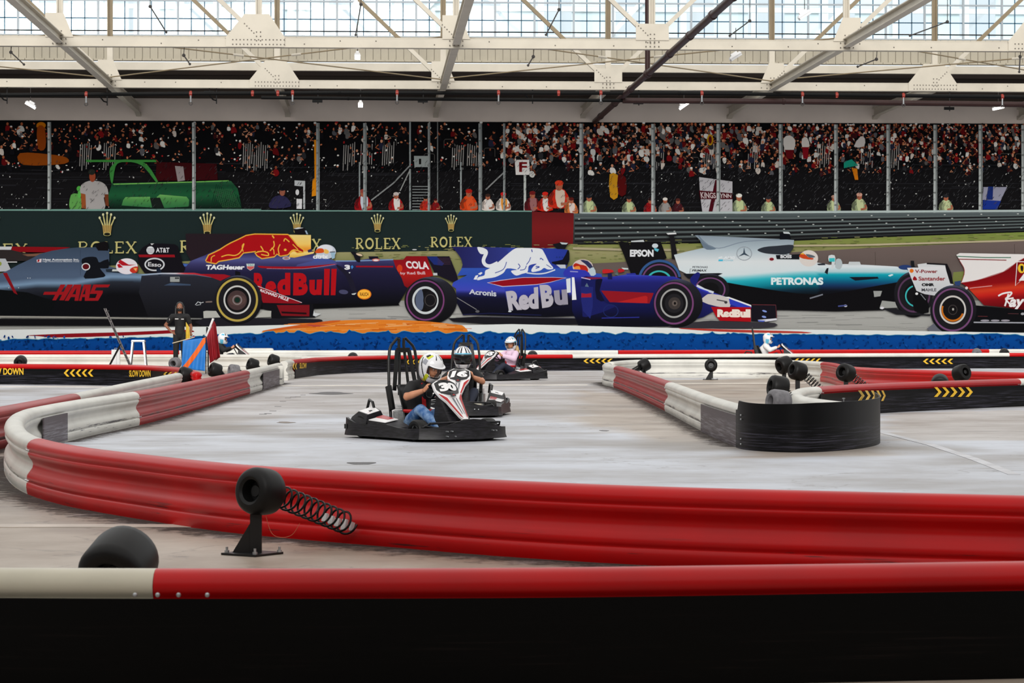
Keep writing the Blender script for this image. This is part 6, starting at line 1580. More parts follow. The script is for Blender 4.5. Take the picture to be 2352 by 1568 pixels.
def helmet(parent, c, yaw, pitch, style, face_skin, roll=0):
    """full-face helmet; +x is the way the face looks"""
    Rm = Matrix.Rotation(yaw, 3, 'Z') @ Matrix.Rotation(pitch, 3, 'Y') @ Matrix.Rotation(roll, 3, 'X')
    c = V3(c); n = 40; m = 24
    def shell(th, ph, e=0.0):     # th from the top, ph around, 0 = face
        rx, ry, rz = .140, .124, .145
        x, y, z = sin(th) * cos(ph), sin(th) * sin(ph), cos(th)
        if z < 0:
            k = min(1, -z)
            f = max(0, x) ; x = x * (1 + .22 * k * (1 if x > 0 else -.2)); y = y * (1 - .14 * k); z = z * 1.34
        elif x < 0: x *= 1.05
        p = V3((x * (rx + e), y * (ry + e), z * (rz + e)))
        return c + Rm @ p
    H = thing('helmet', None, None) if False else None
    b = MB(); vs = []; fs = []
    top = radians(140)
    for i in range(m + 1):
        for k in range(n): vs.append(shell(top * i / m + (1e-4 if i == 0 else 0), 2 * pi * k / n))
    opening = lambda th, ph: radians(74) < th < radians(113) and abs(ph) < radians(62 - 14 * (th > radians(104)))
    for i in range(m):
        for k in range(n):
            th = top * (i + .5) / m; ph = 2 * pi * (k + .5) / n; ph = ph - 2 * pi if ph > pi else ph
            if not opening(th, ph): fs.append((i * n + k, (i + 1) * n + k, (i + 1) * n + (k + 1) % n, i * n + (k + 1) % n))
    b.add(vs, fs)
    rim = [shell(top, 2 * pi * k / n, -.012) for k in range(n)]
    sh = b.build('helmet_shell', M['helmet_white'], parent, fix=True, angle=60)
    md = sh.modifiers.new('thick', 'SOLIDIFY'); md.thickness = .012; md.offset = -1
    def patch(name, m_, fn, e=.0022, th0=0, th1=139, ph0=-180, ph1=180, nt=84, np_=200):
        b = MB(); vs = []; fs = []
        for i in range(nt + 1):
            for k in range(np_ + 1): vs.append(shell(radians(th0 + (th1 - th0) * i / nt) + 1e-4, radians(ph0 + (ph1 - ph0) * k / np_), e))
        for i in range(nt):
            for k in range(np_):
                th = th0 + (th1 - th0) * (i + .5) / nt; ph = ph0 + (ph1 - ph0) * (k + .5) / np_
                if fn(th, ph) and not opening(radians(th), radians(ph)): fs.append((i * (np_ + 1) + k, (i + 1) * (np_ + 1) + k, (i + 1) * (np_ + 1) + k + 1, i * (np_ + 1) + k + 1))
        if fs: b.add(vs, fs); return b.build(name, M[m_], sh, fix=True, angle=60)
    if style == 'visor':          # black white silver stripes, light blue band, dark closed visor
        patch('helmet_stripes', 'black_g', lambda t, p: t < 64 and (abs(abs(p) - 16 - t * .05) < 5 or abs(abs(p) - 42) < 5 or abs(abs(p) - 95) < 8))
        patch('helmet_band', 'cyan', lambda t, p: 64 < t - abs(p) * .05 < 71 and abs(p) < 75)
        patch('helmet_side', 'black_g', lambda t, p: 74 < t < 106 and 64 < abs(p) < 96)
        patch('helmet_chin', 'silver_g', lambda t, p: t > 116 and (30 < abs(p) < 48))
    elif style == 'lime':
        patch('helmet_stripes', 'neon', lambda t, p: (22 < t < 50 and abs(abs(p) - 60 - t * .6) < 12) or (t > 104 and abs(abs(p) - 62 - (t - 120) * .5) < 9) or (60 < t < 112 and 132 < abs(p) < 150))
        patch('helmet_dark', 'black_g', lambda t, p: (26 < t < 46 and abs(abs(p) - 88 - t * .3) < 10) or (t > 58 and abs(abs(p) - 116 + (t - 60) * .75) < 3.5) or (10 < t < 40 and abs(abs(p) - 28) < 5))
        patch('helmet_grey', 'silver_g', lambda t, p: 54 < t < 76 and 76 < abs(p) < 100)
    elif style == 'blue':
        patch('helmet_stripes', 'cyan', lambda t, p: (62 < t - abs(p) * .06 < 71 and abs(p) < 95) or (14 < t < 50 and abs(abs(p) - 75) < 10))
        patch('helmet_dark', 'black_g', lambda t, p: (8 < t < 46 and abs(abs(p) - 18) < 4) or (66 < t < 100 and 62 < abs(p) < 84) or (20 < t < 44 and abs(abs(p) - 50) < 5))
    else:
        patch('helmet_stripes', 'black_g', lambda t, p: (18 < t < 54 and abs(abs(p) - 50) < 8)); patch('helmet_band', 'cyan', lambda t, p: (34 < t < 58 and abs(abs(p) - 90) < 22) or (100 < t and abs(abs(p) - 95) < 20))
    # visor
    b = MB(); vs = []; fs = []
    if style == 'visor': a0, a1 = 72, 115
    else: a0, a1 = 48, 68
    for i in range(9):
        for k in range(25): vs.append(shell(radians(a0 + (a1 - a0) * i / 8), radians(-66 + 132 * k / 24), .005))
    for i in range(8):
        for k in range(24): fs.append((i * 25 + k, i * 25 + k + 1, (i + 1) * 25 + k + 1, (i + 1) * 25 + k))
    b.add(vs, fs)
    if style == 'visor':
        o = b.build('visor', M['visor'], sh, angle=60); md = o.modifiers.new('thick', 'SOLIDIFY'); md.thickness = .003
    else:      # peak and dark lining
        b2 = MB(); pk = [[shell(radians(66), radians(a), .004) for a in range(-60, 61, 10)], [shell(radians(71), radians(a), .030 * cos(radians(a * 1.3)) + .004) for a in range(-60, 61, 10)]]
        b2.loft([pk[0], pk[1]], closed=False, caps=False); o = b2.build('helmet_peak', M['helmet_white'], sh, angle=60); md = o.modifiers.new('thick', 'SOLIDIFY'); md.thickness = .006
    b = MB(); pts = []
    for a in range(-62, 63, 6): pts.append(shell(radians(74), radians(a), -.004))
    for a in range(62, -63, -6): pts.append(shell(radians(113), radians(a * .8), -.004))
    b.tube(pts, .008, 6, closed=True); b.build('helmet_lining', M['black_g'], sh)
    return sh

def head_parts(c, yaw, pitch=0):
    """skull, jaw, nose, ears, eye sockets for the body surface; +x forward"""
    Rm = Matrix.Rotation(yaw, 3, 'Z') @ Matrix.Rotation(pitch, 3, 'Y'); c = V3(c)
    q = lambda x, y, z: c + Rm @ V3((x, y, z))
    P = [('e', q(-.01, 0, .03), (.092, .074, .092), Rm), ('e', q(.022, 0, -.035), (.066, .056, .066), Rm), ('e', q(.05, 0, -.075), (.032, .030, .024), Rm)]
    P += limb((q(.078, 0, .018), .010), (q(.098, 0, -.014), .013)); P += limb((q(.082, -.016, -.045), .008), (q(.082, .016, -.045), .008))
    for s in (-1, 1): P.append(('e', q(-.005, s * .074, 0), (.020, .009, .030), Rm)); P.append(('e', q(.068, s * .028, .030), (.014, .018, .008), Rm))
    return P, q

def eyes(parent, q):
    for s in (-1, 1):
        b = MB(); b.ball(q(.0735, s * .028, .012), .0095, 10); e = b.build('eye', M['white_cloth'], parent)
        b = MB(); b.ball(q(.0795, s * .028, .012), .0055, 8); b.build('iris', M['black_hair'], e)

# ------------------------------------------------------------------ karts
def kart(label, number, loc, rz):
    t = thing('go_kart', label, 'go-kart', loc, rz, None); t.scale = (1.1, 1.08, 1.0)
    # bumper ring
    half = [(.79, 0, .235), (.775, .12, .225), (.74, .27, .17), (.68, .40, .145), (.60, .50, .14), (.50, .53, .135), (.36, .52, .13), (.22, .50, .135), (.06, .50, .155), (-.14, .51, .17), (-.34, .515, .15), (-.50, .525, .16), (-.62, .53, .20), (-.71, .50, .215), (-.74, .40, .14), (-.75, .20, .14), (-.75, 0, .15)]
    out = half + [(x, -y, h) for x, y, h in half[-2:0:-1]]
    rings = []; nO = len(out)
    for i, (x, y, h) in enumerate(out):
        a, c = out[i - 1], out[(i + 1) % nO]; tx, ty = c[0] - a[0], c[1] - a[1]; d = sqrt(tx * tx + ty * ty); nx, ny = ty / d, -tx / d
        if nx * x + ny * y < 0: nx, ny = -nx, -ny
        rings.append([(x + nx * .012, y + ny * .012, .028), (x, y, h * .45), (x - nx * .004, y - ny * .004, h), (x - nx * .028, y - ny * .028, h), (x - nx * .03, y - ny * .03, .04)])
    rings.append(rings[0]); b = MB(); b.loft([[V3(p) for p in r] for r in rings], caps=False); bm_ = b.build('bumper', M['kart_black'], t, angle=30)
    b = MB()
    for x, y, z in ((.742, -.28, .11), (.755, -.235, .112), (.742, -.28, .06), (.755, -.2, .06), (.742, .28, .11), (.755, .235, .112)): b.cyl((x - .01, y, z), (x + .022, y, z), .009, .007, 8)
    b.build('bumper_bolts', M['galv'], bm_)
    # dark recess outlines on the rear corners
    b = MB(); b.box((-.66, -.522, .12), (.05, .02, .05)); b.box((-.66, .522, .12), (.05, .02, .05)); b.build('bumper_recess', M['black_g'], bm_)
    b = MB(); b.prism([V3((x * .93, y * .9, .03)) for x, y, h in out], (0, 0, .014)); b.build('floor_tray', M['blacksteel'], t)
    # bars behind the front bumper
    for s in (-1, 1):
        b = MB(); b.tube([V3(p) for p in ((.70, s * .06, .17), (.70, s * .12, .20), (.64, s * .40, .19), (.58, s * .44, .16), (.60, s * .30, .14), (.66, s * .1, .14))], .012, 8, closed=True); b.build('front_hoop', M['kart_black'], t)
    for x, y, r, w in ((.44, .40, .112, .11), (.44, -.40, .112, .11), (-.47, .40, .125, .17), (-.47, -.40, .125, .17)):
        b = MB(); h = w / 2; b.lathe([(r * .5, -h * .8), (r * .62, -h), (r * .9, -h), (r, -h * .72), (r * 1.01, 0), (r, h * .72), (r * .9, h), (r * .62, h), (r * .5, h * .8)], (x, y, r), (0, 1, 0), 28)
        w_ = b.build('wheel', M['rubber'], t, angle=40)
        b = MB(); b.lathe([(r * .5, -h * .8), (r * .46, -h * .5), (r * .46, h * .5), (r * .5, h * .8)], (x, y, r), (0, 1, 0), 20); b.cyl((x, y - h * .3, r), (x, y + h * .3, r), r * .46, None, 16); b.cyl((x, y - h * .9, r), (x, y + h * .9, r), .02, None, 10); b.build('rim', M['galv'], w_)
    for s in (-1, 1):
        # side pod
        b = MB(); pr = [(.24, .30, .05), (.24, .48, .05), (.20, .47, .125), (.16, .32, .15)]; pr2 = [(-.32, .29, .05), (-.32, .50, .05), (-.32, .49, .19), (-.32, .30, .235)]; pr1 = [(-.04, .29, .05), (-.04, .495, .05), (-.04, .485, .17), (-.04, .31, .20)]
        f = lambda L: [V3((x, s * y, z)) for x, y, z in L]
        b.loft([f(pr), f(pr1), f(pr2)]); sp_ = b.build('side_pod', M['kart_black'], t, angle=25)
        b = MB(); e = V3((0, 0, .004)); b.loft([[V3((-.03, s * .475, .178)) + e, V3((-.03, s * .325, .208)) + e, V3((-.03, s * .325, .203)) + e, V3((-.03, s * .475, .172)) + e], [V3((-.31, s * .485, .197)) + e, V3((-.31, s * .315, .238)) + e, V3((-.31, s * .315, .233)) + e, V3((-.31, s * .485, .19)) + e]]); b.build('pod_graphic', M['white_plastic'], sp_)
        b = MB(); e = V3((0, 0, .009)); b.loft([[V3((-.10, s * .40, .196)) + e, V3((-.10, s * .33, .211)) + e, V3((-.10, s * .33, .207)) + e, V3((-.10, s * .40, .192)) + e], [V3((-.31, s * .40, .218)) + e, V3((-.31, s * .32, .238)) + e, V3((-.31, s * .32, .232)) + e, V3((-.31, s * .40, .212)) + e]]); b.build('pod_stripe', M['red_plastic'], sp_)
        # rear cover over the wheel
        b = MB(); q0 = [(-.34, .26, .16), (-.34, .50, .14), (-.36, .47, .25), (-.38, .30, .29)]; q1 = [(-.52, .25, .17), (-.52, .505, .16), (-.52, .47, .28), (-.52, .29, .33)]; q2 = [(-.70, .28, .15), (-.70, .48, .14), (-.67, .45, .22), (-.66, .30, .25)]
        b.loft([f(q0), f(q1), f(q2)]); rc = b.build('rear_cover', M['kart_black'], t, angle=25)
        b = MB(); b.loft([f([(-.385, .315, .292), (-.365, .455, .257), (-.365, .455, .250), (-.385, .315, .285)]), f([(-.52, .30, .335), (-.52, .462, .287), (-.52, .462, .28), (-.52, .30, .328)]), f([(-.65, .31, .256), (-.66, .44, .227), (-.66, .44, .22), (-.65, .31, .25)])]); b.build('cover_graphic', M['white_plastic'], rc)
        b = MB(); b.loft([f([(-.40, .40, .278), (-.40, .45, .266), (-.40, .45, .26), (-.40, .40, .27)]), f([(-.60, .39, .285), (-.60, .44, .265), (-.60, .44, .26), (-.60, .39, .27)])]); b.build('cover_stripe', M['red_plastic'], rc)
    # engine behind the seat, fuel and air boxes
    b = MB(); b.box((-.55, .12, .17), (.22, .20, .2)); [b.box((-.55, .12, .28 + k * .018), (.20, .18, .007)) for k in range(4)]; b.cyl((-.60, -.08, .18), (-.60, -.24, .22), .05, .05, 14); b.build('engine', M['galv'], t)
    for s in (-1, 1): b = MB(); b.tube([V3(p) for p in ((-.46, s * .30, .22), (-.50, s * .32, .38), (-.62, s * .28, .40), (-.70, s * .26, .28))], .014, 8); b.build('rear_guard', M['blacksteel'], t)
    # seat
    rings = []
    for k in range(9):
        u = k / 8; zc = .06 + .50 * u ** 1.1; xc = -.20 - .20 * u if k > 2 else -.02 - .10 * k
        wd = .17 - .02 * u; dep = .12 - .05 * u
        if k < 3: pts = [V3((xc + .05, wd * cos(a) , .07 + .06 * abs(cos(a)) ** 3)) for a in [pi * j / 10 for j in range(11)]]
        else: pts = [V3((xc + dep * abs(cos(a)) ** 2.5, wd * cos(a), zc)) for a in [pi * j / 10 for j in range(11)]]
        rings.append(pts)
    b = MB(); b.loft(rings, closed=False, caps=False); o = b.build('seat', M['seat_black'], t, angle=60); md = o.modifiers.new('thick', 'SOLIDIFY'); md.thickness = .014
    # roll hoops
    for s in (-1, 1):
        b = MB(); b.tube([V3(p) for p in ((-.36, s * .185, .10), (-.41, s * .185, .45), (-.45, s * .165, .80), (-.46, s * .148, .93), (-.465, s * .125, .98), (-.475, s * .045, 1.06), (-.475, s * .030, 1.055), (-.475, s * .028, .98), (-.45, s * .035, .80), (-.42, s * .06, .45))], .0145, 10); b.build('roll_hoop', M['blacksteel'], t)
    b = MB(); b.box((-.445, 0, .93), (.02, .15, .05)); b.bar((-.445, -.07, .93), (-.40, -.13, .50), .035, .02, up=(1, 0, 0)); b.bar((-.445, .07, .93), (-.40, .13, .50), .035, .02, up=(1, 0, 0)); b.build('headrest_bracket', M['blacksteel'], t)
    for s in (-1, 1): b = MB(); b.bar((-.40, s * .20, .55), (-.33, s * .20, .30), .03, .07, up=(1, 0, 0)); b.build('seat_stay', M['blacksteel'], t)
    # front fairing panel
    T0, T1 = V3((.285, 0, .62)), V3((.655, 0, .235)); dn = (T1 - T0); Ln = dn.length; dn.normalize(); nn = dn.cross(V3((0, 1, 0))).normalized(); nn = nn if nn.x > 0 else -nn
    q = lambda u, v, e=0: T0 + dn * (v * Ln) + V3((0, 1, 0)) * u + nn * (e - abs(u) * .25)
    outl = [(-.075, -.03), (.075, -.03), (.128, .02), (.142, .20), (.125, .36), (.09, .52), (.045, .93), (.03, 1.0), (-.03, 1.0), (-.045, .93), (-.09, .52), (-.125, .36), (-.142, .20), (-.128, .02)]
    b = MB(); b.prism([q(u, v) for u, v in outl], -nn * .025); fp = b.build('front_fairing', M['white_plastic'], t, smooth=False)
    b = MB(); b.prism([q(u, v, .004) for u, v in ((-.068, -.005), (.068, -.005), (.118, .035), (.128, .19), (.10, .30), (.045, .345), (0, .36), (-.045, .345), (-.10, .30), (-.128, .19), (-.118, .035))], nn * .003); b.build('number_plate', M['black_g'], fp, smooth=False)
    vs, fs = text_shape(number or '0', .06, .95, .12); b = MB()
    b.add([q((uu - .5) * .175, .255 - vv * .20, .034 + .0) for uu, vv in vs], fs)
    b.v = [tuple(T0 + dn * ((.27 - vv * .215) * Ln) + V3((0, 1, 0)) * ((uu - .5) * .205) + nn * (.009 - abs((uu - .5) * .205) * .25)) for uu, vv in vs]
    if number: b.build('race_number', M['white_plastic'], fp, smooth=False, fix=False)
    for s in (-1, 1):
        b = MB(); b.prism([q(s * u, v, .004) for u, v in ((.13, .30), (.118, .37), (.085, .52), (.04, .92), (.025, .98), (.03, .90), (.062, .56), (.07, .44), (.10, .36))], nn * .003); b.build('red_flash', M['red_plastic'], fp, smooth=False)
        b = MB(); b.prism([q(s * u, v, .004) for u, v in ((.012, .48), (.026, .46), (.014, .88), (.010, .88))], nn * .003); b.build('grey_flash', M['grey_plastic'], fp, smooth=False)
    b = MB(); b.prism([q(.032 * cos(a), .40 + .042 * sin(a), .012) for a in [2 * pi * k / 16 for k in range(16)]], nn * .003); em = b.build('emblem', M['black_g'], fp, smooth=False)
    b = MB(); b.prism([q(u, v, .017) for u, v in ((-.018, .41), (0, .385), (.018, .41), (0, .42))], nn * .002); b.build('emblem_mark', M['red_plastic'], em, smooth=False)
    b = MB(); bk = [(-.12, .0), (.12, .0), (.13, .2), (.11, .4), (.04, .95), (-.04, .95), (-.11, .4), (-.13, .2)]
    b.loft([[q(u, v, -.03) for u, v in bk], [q(u * .8, v * .9 + .05, -.085) for u, v in bk]]); b.build('fairing_back', M['kart_black'], t, smooth=False)
    b = MB(); b.loft([[V3(p) for p in r_] for r_ in ([(.30, -.10, .50), (.30, .10, .50), (.42, .13, .40), (.42, -.13, .40)], [(.30, -.15, .10), (.30, .15, .10), (.62, .12, .10), (.62, -.12, .10)])]); b.build('column_shroud', M['kart_black'], t, angle=25)
    b = MB(); b.tube([V3((.40, 0, .10)), V3((.18, 0, .50))], .012, 8); b.bar((.56, -.04, .12), (.55, -.03, .28), .02, .02); b.bar((.56, .04, .12), (.55, .03, .28), .02, .02); b.build('steering_column', M['blacksteel'], t)
    WC = V3((.17, 0, .52)); wn_ = V3((-.70, 0, .71)).normalized(); wu = V3((.71, 0, .70)).normalized()
    b = MB(); b.tube([WC + (V3((0, 1, 0)) * cos(a) + wu * sin(a)) * .135 for a in [2 * pi * k / 32 for k in range(32)]], .0125, 10, closed=True)
    for a in (20, 160, 270): b.bar(WC, WC + (V3((0, 1, 0)) * cos(radians(a)) + wu * sin(radians(a))) * .13, .025, .006, up=wn_)
    b.cyl(WC - wn_ * .02, WC + wn_ * .012, .03, .03, 14); b.build('steering_wheel', M['seat_black'], t)
    for s in (-1, 1): b = MB(); b.box((.60, s * .10, .13), (.02, .06, .13)); b.build('pedal', M['galv'], t)
    b = MB(); b.box((.30, .22, .12), (.16, .12, .12), taper=.8); b.build('battery_box', M['beige'], t)
    return t

def driver(label, loc, rz, shirt, trousers, sleeve, helm, skin='skin', lean=0.0, hyaw=0.0, hpitch=.12, hx=0.0, belt=True, hair=None, roll=0, knee='jean'):
    t = thing('person', label, 'person', loc, rz)
    pel = V3((-.20, 0, .19)); ch = V3((-.235 + lean * .5, 0, .43)); nk = V3((-.20 + lean, 0, .61)); hc = V3((-.155 + lean * 1.3 + hx, 0, .765))
    WC = V3((.187, 0, .52)); wn_ = V3((-.70, 0, .71)).normalized(); wu = V3((.71, 0, .70)).normalized()
    P, q = head_parts(hc - V3((0, 0, .01)), hyaw, hpitch)
    body = list(P) + limb((nk, .055), (hc - V3((0, 0, .06)), .05))
    body += limb((pel, .11), (ch - V3((0, 0, .08)), .10), (ch, .105), (nk - V3((0, 0, .07)), .075))
    shirtp = limb((pel + V3((0, 0, .02)), .135), (ch - V3((0, 0, .10)), .126), (ch, .136), (nk - V3((0, 0, .085)), .108), (nk - V3((0, 0, .015)), .070))
    tro = limb((pel, .13), (pel + V3((.05, 0, -.04)), .11)); shoes = []
    for s in (-1, 1):
        sh = nk + V3((-.005, s * .150, -.062)); hand = WC + (V3((0, s, 0)) * cos(radians(12)) + wu * sin(radians(12))) * .142
        wr = hand + V3((-.062, s * .012, -.030)); el = (sh + wr) / 2 + V3((-.03, s * .115, -.085))
        body += limb((sh, .056), (sh.lerp(el, .5), .050), (el, .040), (el.lerp(wr, .35), .041), (wr, .026)); body += limb((nk - V3((0, 0, .05)), .045), (sh, .05))
        body += grip_hand(hand, wu * cos(radians(12)) - V3((0, s, 0)) * sin(radians(12)), V3((-.25, s, -.1)), wn_, wr)
        end = .62 if sleeve == 'short' else 1.0
        shirtp += limb((nk - V3((0, 0, .045)), .068), (sh, .066)) + (limb((sh, .066), (sh.lerp(el, end), .064)) if sleeve == 'short' else limb((sh, .072), (el, .062), (el.lerp(wr, .85), .046)))
        hp = pel + V3((.02, s * .085, -.02)); kn = V3((.13, s * .175, .31)); an = V3((.43, s * .11, .115)); toe = V3((.56, s * .105, .16))
        body += limb((hp, .085), (kn, .052), (an, .036), (toe, .03))
        tro += limb((hp, .092), (hp.lerp(kn, .5), .08), (kn, .062), (kn.lerp(an, .4), .058), (an, .046))
        shoes += limb((an + V3((-.015, 0, -.035)), .042), (an + V3((.02, 0, -.01)), .045), (toe, .036))
    o = link('body', flesh(body, .0068), t, [M[skin]]); eyes(o, q)
    so = link('shirt' if sleeve == 'short' else 'hooded_top', flesh(shirtp, .010), t, [M[shirt]])
    link('trousers', flesh(tro, .010), t, [M[trousers]])
    link('shoes', flesh(shoes, .009), t, [M['shoe']])
    helmet(t, hc, hyaw, hpitch, helm, skin, roll)
    if belt:
        b = MB(); b.tube([pel + V3((.15 * cos(a) * .95 - .0, .155 * sin(a), .10)) for a in [radians(x) for x in range(-100, 101, 10)]], .020, 6)
        b.bar(nk + V3((.06, -.05, -.02)), ch + V3((.135, -.02, -.10)), .045, .01, up=(1, 0, .2)); bl_ = b.build('seat_belt', M['red_web'], t)
        b = MB(); b.box(pel + V3((.155, -.03, .12)), (.02, .06, .05)); b.build('belt_buckle', M['galv'], bl_)
    if hair: link('hair', flesh([('e', hc + V3((-.13, s * .05, -.17)), (.05, .05, .13)) for s in (-1, 1)] + [('e', hc + V3((-.12, 0, -.12)), (.05, .08, .08))], .010), t, [M[hair]])
    return t

base = -93
k1 = G(983, 1007); r1 = radians(base + 35)
kart('nearest kart, number 30 on a red and white fairing, leaning through the bend', '30', k1, r1)
driver('driver of the nearest kart, black t-shirt, torn blue jeans, white and lime helmet', k1, r1, 'black_cloth', 'jean', 'short', 'lime', lean=.12, hyaw=.15, hpitch=.50, hx=.06, roll=0)
k2 = G(1061, 954); r2 = radians(base - 5)
kart('second kart, number 16, just behind the nearest one', '16', k2, r2)
driver('driver behind number 16, black t-shirt, striped helmet with closed dark visor', k2, r2, 'black_cloth', 'dark_jean', 'short', 'visor', lean=.03, hyaw=.2, hpitch=.08)
k3 = G(1154, 872.5); r3 = radians(base - 47)
kart('third kart, number 45, turning in front of the back barrier', '45', k3, r3)
driver('driver in a pale pink hooded top with a white and light blue helmet', k3, r3, 'pink', 'dark_jean', 'long', 'blue', lean=-.03, hyaw=.45, hpitch=.25, hx=-.05, hair='blonde')
k4 = atD(1772, 800, 71.0); k4.z = 0; r4 = radians(-10)
kart('distant kart at the right, partly hidden behind the white back rail', '', k4, r4)
driver('distant driver at the right in white sleeves and white helmet, seen from the side', k4, r4, 'white_cloth', 'dark_jean', 'long', 'plain', lean=.05, hpitch=.15, belt=False)
k5 = atD(520, 800, 70.0); k5.z = 0; r5 = radians(-6)
kart('distant kart at the left, half hidden behind the red flag and white barrier', '', k5, r5)
driver('distant driver at the left, black clothes and white helmet, behind the red flag', k5, r5, 'black_cloth', 'dark_jean', 'long', 'plain', lean=.05, hpitch=.15, belt=False)
# ------------------------------------------------------------------ the marshal with flags, stool, ladder-like stand, box
ml = atD(413, 735, 63.6); ml.z = 0
t = thing('person', 'standing marshal with long black hair, face mask and black t-shirt, hand on hip', 'person', ml, radians(-88))
hd = V3((.01, 0, 1.555)); P, q = head_parts(hd, 0.0, .05)
bd = list(P) + limb((V3((0, 0, 1.36)), .05), (V3((0, 0, 1.47)), .047))
bd += limb((V3((0, 0, .93)), .11), (V3((0, 0, 1.10)), .095), (V3((0, 0, 1.28)), .105), (V3((0, 0, 1.36)), .07))
sh = {s: V3((0, s * .175, 1.335)) for s in (-1, 1)}
# right hand on the hip (screen left): y = -1 side is screen left for a person facing the camera
el = {-1: V3((-.05, -.35, 1.13)), 1: V3((-.04, .27, 1.09))}; wr = {-1: V3((.05, -.20, .965)), 1: V3((.12, .27, .93))}
for s in (-1, 1):
    bd += limb((V3((0, 0, 1.36)), .06), (sh[s], .058)) + limb((sh[s], .052), (sh[s].lerp(el[s], .5), .045), (el[s], .037), (el[s].lerp(wr[s], .3), .037), (wr[s], .025))
bd += open_hand(wr[-1], (.15, .75, -.35), (.5, -.2, -.5), (-.6, .3, 0), .35)
bd += grip_hand(V3((.17, .27, .90)), V3((0, .97, -.2)), V3((.3, 0, -1)), V3((1, 0, .2)), wr[1])
leg = {}
for s in (-1, 1): bd += limb((V3((0, s * .075, .90)), .08), (V3((.01, s * .095, .48)), .05), (V3((-.02, s * .105, .09)), .036), (V3((.11, s * .115, .035)), .03))
o = link('body', flesh(bd, .008), t, [M['skin_dark']]); eyes(o, q)
sp_ = limb((V3((0, 0, .93)), .128), (V3((0, 0, 1.10)), .116), (V3((0, 0, 1.27)), .130), (V3((0, 0, 1.35)), .085))
for s in (-1, 1): sp_ += limb((V3((0, 0, 1.35)), .07), (sh[s], .072), (sh[s].lerp(el[s], .55), .062))
so = link('shirt', flesh(sp_, .010), t, [M['black_cloth']])
b = MB(); b.box((.135, -.07, 1.28), (.008, .085, .02)); b.box((.135, .07, 1.275), (.008, .065, .018)); b.box((.05, -.245, 1.27), (.06, .008, .05)); b.build('shirt_print', M['white_cloth'], so)
tp_ = limb((V3((0, 0, .95)), .122), (V3((0, 0, .88)), .118))
for s in (-1, 1): tp_ += limb((V3((0, s * .075, .90)), .092), (V3((.01, s * .095, .48)), .066), (V3((-.02, s * .105, .10)), .052))
link('trousers', flesh(tp_, .010), t, [M['black_cloth']])
shp = []
for s in (-1, 1): shp += limb((V3((-.04, s * .108, .045)), .045), (V3((.12, s * .118, .038)), .036))
link('shoes', flesh(shp, .009), t, [M['shoe']])
link('hair', flesh([('e', hd + V3((-.035, 0, .045)), (.095, .096, .10)), ('e', hd + V3((-.05, 0, -.06)), (.06, .10, .10))] + limb((hd + V3((-.02, -.09, .02)), .03), (hd + V3((.0, -.10, -.16)), .03), (hd + V3((.02, -.09, -.22)), .022)) + limb((hd + V3((-.02, .09, .02)), .03), (hd + V3((.0, .10, -.16)), .03), (hd + V3((.02, .09, -.24)), .022)), .009), t, [M['black_hair']])
link('face_mask', flesh([('e', hd + V3((.045, 0, -.048)), (.055, .060, .046))], .008), t, [M['black_cloth']])

M['flag_blue'] = mat('sky blue nylon flag', S(34, 124, 206), .6, var=.2, vscale=3)
M['flag_orange'] = mat('orange flag stripe', S(232, 104, 24), .6)
M['flag_red'] = mat('red nylon flag', S(150, 12, 28), .6, var=.3, vscale=3)
M['flag_yellow'] = mat('yellow flag', S(226, 196, 70), .6, var=.2)
M['wood'] = mat('pale wooden stick', S(206, 190, 160), .6)
def cloth(name, m_, parent, org, TL, TR, BR, BL, waves=5, amp=.02, nu=24, nv=24, u0=0, u1=1, diag=None, e=0):
    b = MB(); vs = []
    for j in range(nv + 1):
        for i in range(nu + 1):
            u, v = i / nu, j / nv
            if diag: u = diag(u, v)
            p = (TL * (1 - u) + TR * u) * (1 - v) + (BL * (1 - u) + BR * u) * v
            vs.append(p + V3((0, -amp * (.3 + v) * sin(u * waves * 2 * pi + v * 2) - e, 0)) - org)
    b.add(vs, [(j * (nu + 1) + i, j * (nu + 1) + i + 1, (j + 1) * (nu + 1) + i + 1, (j + 1) * (nu + 1) + i) for j in range(nv) for i in range(nu)])
    o = b.build(name, M[m_], parent, angle=80); md = o.modifiers.new('thick', 'SOLIDIFY'); md.thickness = .003
    return o
DF = 61.0
pt = lambda x, y, d=DF: atD(x, y, d)
org = pt(475, 853); org.z = 0
t = thing('flag', 'sky blue flag with an orange diagonal stripe hanging from a stick beside the marshal', 'flag', org)
cl = cloth('flag_cloth', 'flag_blue', t, org, pt(420, 782), pt(473, 775), pt(471, 852), pt(417, 846), 3, .025)
cloth('orange_stripe', 'flag_orange', t, org, pt(420, 782), pt(473, 775), pt(471, 852), pt(417, 846), 3, .025, diag=lambda u, v: max(0.02, min(1, 1 - v * .90 + .13 * (u - .5) * 2 * .9)) , e=.006)
b = MB(); b.cyl(pt(396, 788) - org, pt(447, 774) - org, .010, .010, 8); b.build('flag_stick', M['wood'], t)
b = MB(); b.cyl(pt(473, 772) - org, V3((pt(473, 772).x - org.x, pt(473, 772).y - org.y, .0)), .012, .012, 8); b.build('stand_pole', M['blacksteel'], t)
org2 = pt(490, 853, 61.4); org2.z = 0
t = thing('flag', 'red flag on a white leaning pole, right of the blue flag', 'flag', org2)
b = MB(); b.cyl(pt(490, 731, 61.4) - org2, pt(472, 778, 61.4) - org2, .028, .022, 10); b.build('flag_pole', M['white_plastic'], t)
b = MB(); p_ = pt(478, 778, 61.4) - org2; b.cyl(p_, V3((p_.x, p_.y, 0)), .016, .016, 8); b.build('stand_pole', M['blacksteel'], t)
cloth('flag_cloth', 'flag_red', t, org2, pt(487, 737, 61.4), pt(493, 738, 61.4), pt(506, 818, 61.4), pt(482, 834, 61.4), 2, .03)
